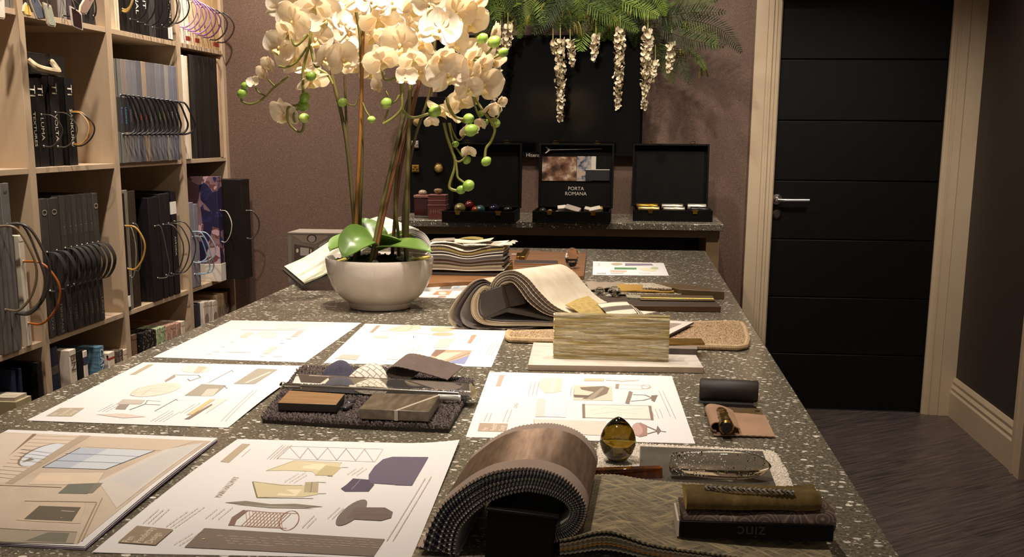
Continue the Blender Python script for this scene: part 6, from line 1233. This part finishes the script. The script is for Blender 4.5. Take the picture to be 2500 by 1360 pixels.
# ---- walnut board with handles and crystal egg
WAL = wood('#5e3b20', '#845a32', 110, stretch=(.06, 1, 1))
quad_block('walnut_board', 'walnut board with brass handles at the far end of the island', 'board', [(1030, 603), (1432, 617), (1425, 673), (1030, 692)], 1.012, 1.0, WAL)
h1 = thing('brass_pull', on(1270, 630, 1.012), 'angled brass bar handle lying at the back of the walnut board', 'handle', 'brass handles on the walnut board')
g = G(); a_, b_ = on(1274, 634, 1.016), on(1286, 614, 1.016); d = (b_-a_).normalized(); s = Vector((-d[1], d[0], 0))*.009
g.hexa([p-Vector((0, 0, .0034)) for p in (a_+s, a_-s, b_-s, b_+s)]+[p+Vector((0, 0, .010)) for p in (a_+s, a_-s, b_-s, b_+s)]); obj('bar', g, BRASS, h1, bevel=.0012)
quad_block('foot', '', '', [(1262, 617), (1278, 616), (1276, 626), (1260, 626)], 1.0205, 1.0125, BRASS, parent=h1)
g = G(); g.tube([on(1249, 621, 1.018), on(1262, 621, 1.018)], .0022, 0, 8); obj('screw', g, STEEL, h1)
h2 = thing('brass_pull', on(1243, 645, 1.012), 'square brass handle block beside the fabric stack', 'handle', 'brass handles on the walnut board')
quad_block('block', '', '', [(1232, 640), (1252, 640), (1252, 648), (1230, 648)], 1.030, 1.0125, mat('#7d6c34', .3, .9), parent=h2)
g = G(); g.tube([on(1236, 638, 1.031), on(1250, 637, 1.031)], .0024, 0, 8); obj('screw', g, STEEL, h2)
ws = thing('wood_strip', on(1310, 640, 1.012), 'dark topped strip with bright inlay line on the walnut board', 'sample')
quad_block('strip', '', '', [(1256, 634), (1362, 636), (1360, 644), (1256, 642)], 1.021, 1.0125, wood('#6d4626', '#845630', 150, stretch=(.06, 1, 1)), parent=ws, mtop=mat('#3b322d', .4))
a_, b_ = on(1256, 642, 1.021), on(1360, 644, 1.021); g = G(); g.box((a_[0], min(a_[1], b_[1])-.0016, 1.0135), (b_[0], min(a_[1], b_[1])-.0004, 1.0150)); obj('inlay', g, mat('#cbb39a', .3, .6), ws)
c = on(1396, 656, 1.0125); s = 17*c[1]/FPX
crystal('crystal_egg', 'tall clear crystal egg standing on the walnut board', (c[0], c[1], 1.0126), [(.35*s, 0), (.45*s, .12*s), (.40*s, .28*s), (.62*s, .45*s), (.92*s, .95*s), (1.0*s, 1.5*s), (.95*s, 2.05*s), (.72*s, 2.6*s), (.38*s, 2.95*s), (.02*s, 3.06*s)], 12, 'crystal')
# ---- stack of fabrics at the back
fs = thing('fabric_sample_stack', on(1130, 670, 1.012), 'thick bound stack of fabric pages with pinked edges behind the orchid', 'sample book')
ys = on(1140, 687, 1.0)[1]+.03; cols = ['#3a302a', '#28221f', '#d0c4b0', '#6d604e', '#8d7e66', '#7d6f5a', '#6a5a55', '#857668', '#5d524c', '#4d4540', '#d6ccba', '#40383a', '#cfc6b6', '#55483a', '#8d7a3c', '#6d6266', '#d8cfbe']
def sx(px): return onY(px, 650, ys)[0]
x0, x1 = sx(1036), sx(1226); zt = 1.0128
for i, c in enumerate(cols):
    t = .0048 if c not in ('#d0c4b0', '#d6ccba', '#cfc6b6', '#d8cfbe') else .0022
    if i < 2: t = .007
    zt += t; g = G(); am = .0004+.00052*i; R_ = random.Random(i)
    e0, e1 = R_.uniform(-.004, .002), R_.uniform(-.002, .006); yy = R_.uniform(-.004, .004)
    zb_ = zt
    def fn(u, v, zb_=zb_, am=am, i=i, e0=e0, e1=e1, yy=yy):
        return Vector((x0+e0+(x1-x0+e1-e0)*u, ys+yy+.17*v+(.001 if int(round(u*60)) % 2 and v == 0 else 0), zb_+am*(math.sin(u*7.2+.6)-.2*math.sin(u*15))*(1-.5*v)+.0006*u*i*.4))
    g.grid(fn, 60, 4, 0, t*.97); obj('fabric_page', g, fabric(c, None, 500, strength=.4) if i != 14 else fabric('#7d6c30', '#8d7c40', 500), fs, smooth=60)
zt += .008
def loose(label, pts, z, m, lift, grp='loose swatches on the fabric stack'):
    K = [Vector((sx(a_), ys+b_, z)) for a_, b_ in pts]; g = G()
    def fn(u, v):
        p = K[0]*(1-u)*(1-v)+K[1]*u*(1-v)+K[2]*u*v+K[3]*(1-u)*v; return p+Vector((0, .0008*(1 if int(u*40) % 2 else -1)*(v == 0), lift(u, v)))
    g.grid(fn, 40, 8, 0, .0016); tag(obj('fabric_swatch', g, m, None, smooth=60), label, 'swatch', grp)
loose('olive swatch with a pointed rise, rear of the fabric stack', [(1100, .10), (1170, .10), (1160, .17), (1110, .17)], zt+.006, fabric('#7d6c2c', '#948240', 500), lambda u, v: .003*math.sin(pi*u))
loose('speckled grey swatch at the left on top of the fabric stack', [(1050, .0), (1110, .0), (1100, .08), (1050, .08)], zt+.006, fabric('#5d5040', '#a3957d', 250), lambda u, v: .004+.003*u)
loose('cream linen swatch sagging over the top of the fabric stack', [(1088, .01), (1196, .01), (1196, .09), (1092, .09)], zt+.010, fabric('#cdbd9f', '#d8cab0', 500), lambda u, v: -.004*math.sin(pi*u)+.010*max(0, u-.6))
fr = thing('fringed_swatch', Vector((sx(1205), ys+.02, zt)), 'frayed white edged swatch sticking out right on top of the fabric stack', 'swatch')
g = G(); K = [Vector((sx(a_), ys+b_, zt+.002)) for a_, b_ in [(1130, -.002), (1228, -.002), (1236, .10), (1130, .10)]]
g.grid(lambda u, v: (K[0]*(1-u)*(1-v)+K[1]*u*(1-v)+K[2]*u*v+K[3]*(1-u)*v)+Vector((0, 0, .002*math.sin(u*5))), 20, 6, 0, .0016); obj('cloth', g, fabric('#b8ac98', '#8d8474', 300), fr)
g = G(); R_ = random.Random(6)
for i in range(60):
    u = i/60; p = K[0].lerp(K[1], u) if i < 34 else K[1].lerp(K[2], (i-34)/26); d = Vector((.004, -.004, -.001)) if i < 34 else Vector((.018, R_.uniform(-.006, .006), R_.uniform(-.002, .004)))
    g.tube([p, p+d*.5+Vector((0, 0, R_.uniform(0, .003))), p+d*R_.uniform(.8, 1.4)], .0009, 0, 4)
obj('fringe', g, mat('#d9cfba', .8), fr)
# ---- wallpaper book spilling over the left edge, behind the orchid
wb = thing('wallpaper_book', on(800, 690, 1.0), 'pale wallpaper sample book with fanned pages leaning off the left edge behind the orchid', 'sample book')
Yn = on(735, 700, 1.012)[1]+.01; ext = (-.142, .30, .006)
mats_w = [mat(c, .6) for c in ['#d8cfc0', '#cfc8bc', '#8d857a', '#d3cabc', '#b8b0a4', '#dcd4c6', '#a39a8e', '#d0c8ba', '#6d665e', '#d6cec2']]
base_px = [(742, 690), (800, 664), (862, 625), (920, 590), (968, 566), (1005, 556), (1034, 566), (1050, 588), (1048, 612), (1030, 628)]
n = N('leafy_paper'); n.col(n.ramp(n.noise(22, 3, n.coord((1, 1, 1))), [(.42, '#dcd6c4'), (.55, '#d8d4c0'), (.62, '#b5bd96'), (.7, '#d8d2be')])); n.set(Roughness=.5)
for k in range(10):
    P = bez([onY(a_+(k*8 if i < 3 else 0), b_-(k*3.2 if i < 3 else k*(-2.4 if i > 4 else -1.2)), Yn) for i, (a_, b_) in enumerate(base_px)], 10); g = G(); nP = len(P)-1
    lift = .0022*k if k else 0
    if k == 0:
        def fn(u, v):
            x = u*nP*.62; i = min(int(x), nP-1); return P[i].lerp(P[i+1], x-i)+Vector(ext)*v
        g.grid(fn, 40, 8, 0, .004); obj('cover', g, [n.m], wb, smooth=50); continue
    def fn(u, v):
        x = u*nP; i = min(int(x), nP-1); q = P[i].lerp(P[i+1], x-i)+Vector(ext)*v; q.z = max(q.z, 1.014); return q
    g.grid(fn, 60, 8, 0, .0012); obj('page', g, mats_w[k], wb, smooth=60)
g = G(); P = [onY(738, 698, Yn), onY(800, 672, Yn), onY(862, 634, Yn)]
for i in range(2): g.hexa([P[i]-Vector((0, 0, .006)), P[i+1]-Vector((0, 0, .006)), P[i+1]+Vector(ext)-Vector((0, 0, .006)), P[i]+Vector(ext)-Vector((0, 0, .006)), P[i], P[i+1], P[i+1]+Vector(ext), P[i]+Vector(ext)])
obj('back_board', g, mat('#3a342c', .6), wb, smooth=25)
# ---- printed carton standing on the floor behind the island's left corner
a_, b_ = onY(702, 571, 4.62), onY(868, 571, 4.62); ct = thing('printed_carton', ((a_[0]+b_[0])/2, 4.72, 0), 'tall carton printed with a room photograph, standing behind the island by the wallpaper book', 'carton')
g = G(); g.box((a_[0], 4.62, .002), (b_[0], 4.80, a_[2])); zt_ = a_[2]
g.m = [0]*6; CAR = mat('#6d6258', .5, noise=(10, '#7d7166')); mm = [CAR]
def face(c, pts, dy=.0008):
    m_ = mat(c, .45); mm.append(m_); g.poly([onY(x_, y_, 4.62-dy) for x_, y_ in pts], len(mm)-1)
face('#857a70', [(704, 573), (704, 690), (712, 690), (712, 580)]); face('#8d7c6a', [(712, 574), (800, 574), (800, 580), (770, 597), (740, 592)]); face('#3b3029', E1(761, 582, 12, 0, 0, -10), .001); face('#9d9088', E1(761, 583, 9, 0, 0, -8), .0014); face('#54463c', [(718, 690), (718, 596), (765, 604), (765, 690)], .001); face('#b5aa9e', [(733, 624), (733, 604), (754, 606), (754, 624)], .0016); face('#e0cdb0', E1(726, 612, 3, 0, 0, -5), .0016); face('#e0c49a', E1(759, 613, 2, 0, 0, -5), .0016); face('#a0968c', [(779, 690), (779, 598), (800, 586), (800, 690)], .001); face('#5d4c40', [(733, 690), (733, 632), (753, 634), (753, 690)], .0016)
obj('carton', g, mm, ct, smooth=0)
g = G(); g.box((a_[0]-.001, 4.619, zt_-.0), (b_[0]+.001, 4.801, zt_+.006)); obj('lid', g, mat('#8d8074', .5), ct)
# ---- rolled fabric book at the front
rb = thing('rolled_sample_book', on(1250, 1330, 1.0), 'large fabric sample book rolled over at the front with pinked zigzag edges', 'sample book')
Yr = on(1240, 1356, 1.0)[1]-.01
SAT = N('satin'); SAT.col(SAT.ramp(SAT.noise(90, 4, SAT.coord((2.2, .25, 2.2))), [(.3, '#8d7562'), (.6, '#a88c76'), (.75, '#b89c84')])); SAT.set(Roughness=.5, Metallic=.6, Anisotropic=.9, Anisotropic_Rotation=.25)
tn = SAT.node('ShaderNodeTangent', direction_type='RADIAL', axis='Y'); SAT.link(tn.outputs[0], SAT.b.inputs['Tangent'])
SATE = mat('#b09a8c', .5)
outp = [(1018, 1395), (1046, 1300), (1078, 1240), (1110, 1210), (1152, 1180), (1200, 1158), (1254, 1149), (1300, 1148), (1340, 1156), (1378, 1173), (1408, 1202), (1426, 1238), (1422, 1268), (1405, 1295), (1380, 1312), (1345, 1320)]
inp = [(1120, 1420), (1112, 1350), (1120, 1300), (1140, 1270), (1166, 1245), (1198, 1224), (1240, 1208), (1285, 1200), (1320, 1204), (1350, 1212), (1376, 1226), (1390, 1244), (1388, 1260), (1374, 1272), (1360, 1280), (1344, 1286)]
ext = onY(1345, 1044, Yr+.185)-onY(1299, 1148, Yr); ext.z *= .55
O_ = bez([onY(a_, b_, Yr) for a_, b_ in outp], 10); I_ = bez([onY(a_, b_, Yr) for a_, b_ in inp], 10)
lay_c = ['#b09a8c', '#3a363a', '#8d8a80', '#4a4448', '#2a2036', '#a39c8c', '#332c38', '#8a8478', '#40383c', '#c3bcae', '#1f1c22', '#8f887a']
def att(P, u): x = u*(len(P)-1); i = min(int(x), len(P)-2); return P[i].lerp(P[i+1], x-i)
for k in range(12):
    w = k/11; g = G(); nu = 150; du = .04*((k*5) % 7)/7
    def fn(u, v, w=w):
        p = att(O_, u).lerp(att(I_, u), w); tz = .0026*(1 if int(round(u*nu)) % 2 else -1)*(1 if v == 0 else (-1 if v == 1 else 0)); q = p+ext*v+ext.normalized()*tz; q.z = max(q.z, 1.0032+.0003*(11-k)); return q
    vm = (lambda u, v: 1 if .16 < v < .86 else 0) if k == 0 else 0
    g.grid(lambda u, v: fn(1-u, v), nu, 24 if k == 0 else 3, vm, .0022); obj('fabric_page', g, [SATE, SAT.m] if k == 0 else fabric(lay_c[k], None, 700, strength=.3), rb, smooth=50)
# header block of the book inside the roll
BL2 = mat('#0a0807', .5, spec=.15); g = G(); c5 = [onY(1190, 1242, Yr-.004), onY(1358, 1262, Yr-.004), onY(1348, 1400, Yr-.004), onY(1182, 1400, Yr-.004)]; c5 = [Vector((p[0], p[1], max(p[2], 1.0006))) for p in c5]; e5 = Vector((.008, .11, .0))
g.hexa([c5[3], c5[2], c5[2]+e5, c5[3]+e5, c5[0], c5[1], c5[1]+e5, c5[0]+e5]); obj('header_block', g, BL2, rb, bevel=.002)
g = G(); P5 = [onY(1186, 1240, Yr-.006), onY(1364, 1262, Yr-.006), onY(1364, 1270, Yr-.006), onY(1186, 1248, Yr-.006)]; g.hexa([P5[3], P5[2], P5[2]+e5, P5[3]+e5, P5[0], P5[1], P5[1]+e5, P5[0]+e5]); obj('header_lid', g, mat('#14110f', .45, spec=.2), rb, bevel=.001)
g = G(); v, f = text('ic', .02); M5 = frame(onY(1284, 1236, Yr+.035), (-1, 0, 0), (0, -.6, -.8)); g.add(v, f, 0, M5); obj('lettering', g, mat('#b8b0a4', .5), rb, smooth=0)
# flat pages of the same book spread to the right
KP = [on(1440, 1172, 1.020), on(1690, 1182, 1.020), on(2040, 1380, 1.012), on(1330, 1350, 1.02)]
XA, XB = KP[3][0]+.012, KP[2][0]; YN_, YF_ = on(1480, 1330, 1.02)[1], on(1500, 1172, 1.02)[1]
n = N('woven_page'); wf = n.noise(80, 4, n.coord((.4, 3, 1), (0, 0, .75))); wf2 = n.noise(80, 4, n.coord((.4, 3, 1), (0, 0, -.8))); wn = n.noise(800, 2)
n.col(n.mix(n.math('MULTIPLY', wn, .6), n.ramp(n.math('MAXIMUM', wf, wf2), [(.40, '#5d5546'), (.52, '#84785f'), (.62, '#a8966f'), (.72, '#cdb483')]), '#5d5444')); n.set(Roughness=.7); n.bump(wn, .6, .0015); WOV = n.m
fl_c = [WOV, '#16130f', '#c9bda6', '#8d7f66', '#b3a183', '#c38d44', '#5d6a66', '#cbbfa8']
for k in range(8):
    g = G(); hz = 1.0215-.0024*k
    def fn(u, v, hz=hz, k=k):
        x = XA+(XB-XA)*u; y = YN_-.0016*k*0+(YF_-YN_)*v; hump = (.011*math.exp(-((u-.17)/.12)**2)+.002*math.sin(u*6))*(1-.55*v); tz = .0014*(1 if int(round(u*110)) % 2 else -1)*(v in (0, 1)); drop = max(0, u-.25)*.010*(1-v)
        z = hz+hump*(1-.05*k)-drop*(1-k/9); return Vector((x-.012*v*(u < .1), y+tz-.010*u+.0016*k*(v == 0), max(z, 1.0008+.0021*(7-k)*.9)))
    g.grid(fn, 110, 14, 0, .0018); obj('flat_page', g, fl_c[k] if k == 0 else fabric(fl_c[k], None, 700, strength=.3), rb, smooth=50)
# ---- fluffy white sample with mirror, amber drop, bubble glass, brown strip
wt = thing('sheepskin_sample', on(1700, 1140, 1.0), 'white fluffy edged sample lying under the mirror tile at the right', 'carpet sample')
WSP = [(1462, 1080), (1560, 1083), (1700, 1090), (1880, 1100), (1895, 1106), (1915, 1140), (1938, 1190), (1900, 1200), (1660, 1196), (1440, 1182)]
A = [on(a_, b_, 1.004) for a_, b_ in WSP][::-1]; g = G(); g.slab([(p[0], p[1]) for p in A], 1.0005, 1.0035); obj('backing', g, mat('#cfc0ac', .8), wt)
WF = N('white_pile'); WF.col(WF.ramp(WF.noise(300, 2), [(.3, '#d6c9b6'), (.6, '#efe5d6')])); WF.set(Roughness=.95, Sheen_Weight=.3); pile('pile', [(p[0], p[1]) for p in A], 1.003, .0022, .0020, WF.m, wt, 5, .6)
quad_block('mirror_tile', 'grey antique mirror tile on the white fluffy sample', 'tile', [(1562, 1089), (1862, 1101), (1896, 1188), (1562, 1184)], 1.0095, 1.0058, mat('#55504a', .4), mtop=mat('#6d665a', .14, .35, noise=(20, '#7d766a')))
AMB = mat('#755f1c', .02, 0., trans=1., ior=1.45, coat=.5)
c = on(1507, 1133, 1.0056); s = 46*c[1]/FPX; hgt = onY(1507, 1012, c[1]+s)[2]-1.0058
pr = [(.02, 0), (.30, .005), (.56, .06), (.82, .20), (.97, .38), (1.0, .48), (.95, .60), (.82, .72), (.60, .84), (.36, .93), (.16, .98), (.02, 1.)]
g = G(); g.lathe([(a_*s, b2*hgt) for a_, b2 in pr], (c[0], c[1]+s*.5, 1.0058), 40)
tag(obj('amber_glass_drop', g, AMB, None, smooth=80), 'dark amber glass drop standing point up beside the rolled fabric book', 'ornament')
TOR = N('tortoise'); TOR.col(TOR.ramp(TOR.noise(14, 3, TOR.coord((3, 1, 1))), [(.35, '#1c0b05'), (.55, '#5a2a0e'), (.68, '#7d4218')])); TOR.set(Roughness=.06, Coat_Weight=.6)
quad_block('tortoiseshell_strip', 'glossy tortoiseshell brown strip in front of the amber drop', 'sample', [(1450, 1141), (1612, 1136), (1618, 1142), (1450, 1148)], 1.022, 1.0062, TOR.m)
a_, b_ = on(1634, 1172, 1.0098), on(1880, 1172, 1.0098); L = (b_-a_).length; rr = .0165; ax = (b_-a_).normalized(); M3 = frame((0, 0, 0), (0, 1, 0), (0, 0, 1)).to_3x3()
pr = [(.0002, 0), (.55, .004), (.74, .03), (.80, .07), (.88, .2), (.96, .4), (1.0, .58), (.96, .74), (.78, .86), (.5, .94), (.22, .985), (.001, 1.0)]
g = G(); g.lathe([(max(a2*rr, 1e-5), (b2-.5)*L) for a2, b2 in pr], (a_+b_)/2+Vector((0, .004, rr+.0004)), 36, 0, M3); BUBG = mat('#f8f4ea', .02, 0., trans=1., ior=1.32)
bo = thing('bubble_glass', (a_+b_)/2, 'long clear glass piece full of tiny bubbles lying on the mirror tile', 'ornament'); obj('glass', g, BUBG, bo, smooth=80)
g = G(); R_ = random.Random(8)
def bub_r(u): return rr*np.interp(u, [b2 for a2, b2 in pr], [a2 for a2, b2 in pr])
for i in range(420):
    u = R_.uniform(.04, .93) if i < 250 else R_.uniform(.02, .35); k = i % 3; w = bub_r(u)*(1.0 if k else R_.uniform(.2, .8)); an = R_.uniform(.1, 3.9) if k else R_.uniform(0, 6.28)
    p = a_.lerp(b_, u)+Vector((0, .004+w*math.cos(an), rr+.0004+w*math.sin(an))); g.ball(p, R_.uniform(.0003, .0009), 1 if k else 0, 6, None, 4)
o = obj('bubbles', g, [mat('#ffffff', 0., 0., trans=1., ior=.75), mat('#ffffff', .2)], bo, smooth=60); o['kind'] = 'stuff'  # air bubbles, plus white surface specks added to imitate sparkle
# ---- lettered black box with folded cloths
zk = 1.0228
bx = thing('black_sample_box', on(1850, 1290, zk), 'black lettered box front with a white edge card, lower right', 'box')
a_, b_ = on(1660, 1313, zk+.0), on(2034, 1325, zk); h = onY(1660, 1272, a_[1])[2]-zk; d = Vector((b_[0]-a_[0], b_[1]-a_[1], 0)); sd = Vector((-d[1], d[0], 0)).normalized()
g = G(); dep = .050
def hx(o0, o1, s0, s1, z0, z1): return [o0+sd*s0+Vector((0, 0, z0)), o1+sd*s0+Vector((0, 0, z0)), o1+sd*s1+Vector((0, 0, z0)), o0+sd*s1+Vector((0, 0, z0)), o0+sd*s0+Vector((0, 0, z1)), o1+sd*s0+Vector((0, 0, z1)), o1+sd*s1+Vector((0, 0, z1)), o0+sd*s1+Vector((0, 0, z1))]
g.hexa(hx(a_, b_, 0, .004, .0006, h)); g.hexa(hx(a_, b_, .004, dep, .0006, .004)); obj('box', g, mat('#080605', .4, spec=.15), bx, bevel=.0008)
v, f = text('zinc', .017); g = G(); g.add(v, f, 0, frame((a_+b_)/2+Vector((-.005, -.0005, h*.5)), -d, (0, 0, -1))); obj('lettering', g, mat('#262220', .5), bx, smooth=0)
g = G(); g.hexa(hx(a_-d.normalized()*.003, a_-d.normalized()*.001, .002, dep+.006, .0006, h*.98)); obj('edge_card', g, mat('#d3c6b6', .5), bx)
FANM = N('fan_pattern'); fv = FANM.node('ShaderNodeTexVoronoi'); fv.inputs['Scale'].default_value = 46; FANM.link(FANM.coord((1, 1, 1)), fv.inputs['Vector'])
FANM.col(FANM.ramp(FANM.math('FRACT', FANM.math('MULTIPLY', fv.outputs['Distance'], 7.)), [(.0, '#3f2e29'), (.55, '#4d3a33'), (.75, '#7d6455'), (.9, '#3f2e29')])); FANM.set(Roughness=.5)
def folded(name, label, pxl, pxr, z0, hh, dp, m, fuzz=0., seed=1):
    A_, B_ = on(*pxl, z0), on(*pxr, z0); dd = B_-A_; sdd = Vector((-dd[1], dd[0], 0)).normalized(); g = G(); R_ = random.Random(seed)
    def fn(u, v):
        t = v*(2*hh+dp)    # front rounded fold then the top
        if v < .4: an = pi*v/.4; s, z = hh*.5*(1-math.sin(an))-hh*.5, hh*.5*(1-math.cos(an))
        else: q = (v-.4)/.6; s, z = dp*q, hh+.001*math.sin(u*9+q*4)
        f_ = R_.uniform(-1, 1)*fuzz
        return A_+dd*u+sdd*(s+hh*.5+.0012*math.sin(u*13)+f_)+Vector((0, 0, z*(1+.05*math.sin(u*6+seed))+f_))
    g.grid(fn, 90, 30, 0); 
    for e in (0, 1): g.poly([fn(e, j/30) for j in range(31)][::1 if e else -1])
    q0, q1 = fn(0, 0), fn(1, 0); r0, r1 = q0+sdd*dp, q1+sdd*dp; g.quad(q0, q1, r1, r0); 
    return tag(obj(name, g, m, None, smooth=50), label, 'fabric')
folded('folded_fabric', 'brown fan patterned fabric folded inside the black lettered box', (1668, 1300), (2040, 1306), zk+.0045, h+.003, .040, FANM.m, seed=3)
VEL = N('olive_velvet'); VEL.col(VEL.ramp(VEL.noise(90, 3), [(.3, '#4a3818'), (.6, '#5f4a22'), (.75, '#705a2c')])); VEL.set(Roughness=.95, Sheen_Weight=.8); VEL.b.inputs['Sheen Tint'].default_value = lin('#a38a4c')
z2 = zk+h+.0085
folded('folded_fabric', 'olive velvet folded over on top of the black lettered box', (1676, 1249), (2006, 1252), z2, .0155, .030, VEL.m, .00035, 2)
tr_ = thing('braided_trim', on(1830, 1190, z2+.018), 'silver braided trim lying on the olive velvet', 'trim')
a_, b_ = on(1722, 1194, z2+.0175), on(1938, 1206, z2+.0175)
for k in range(3):
    g = G(); P = [a_.lerp(b_, i/90)+Vector((0, .0028*math.sin(i*.42+k*2.09), .0015+.0016*math.sin(i*.84+k*4.19))) for i in range(91)]; g.tube(P, .0011, 0, 6); obj('strand', g, mat(['#8d8272', '#6a5e52', '#a39886'][k], .4, .3), tr_, smooth=60)
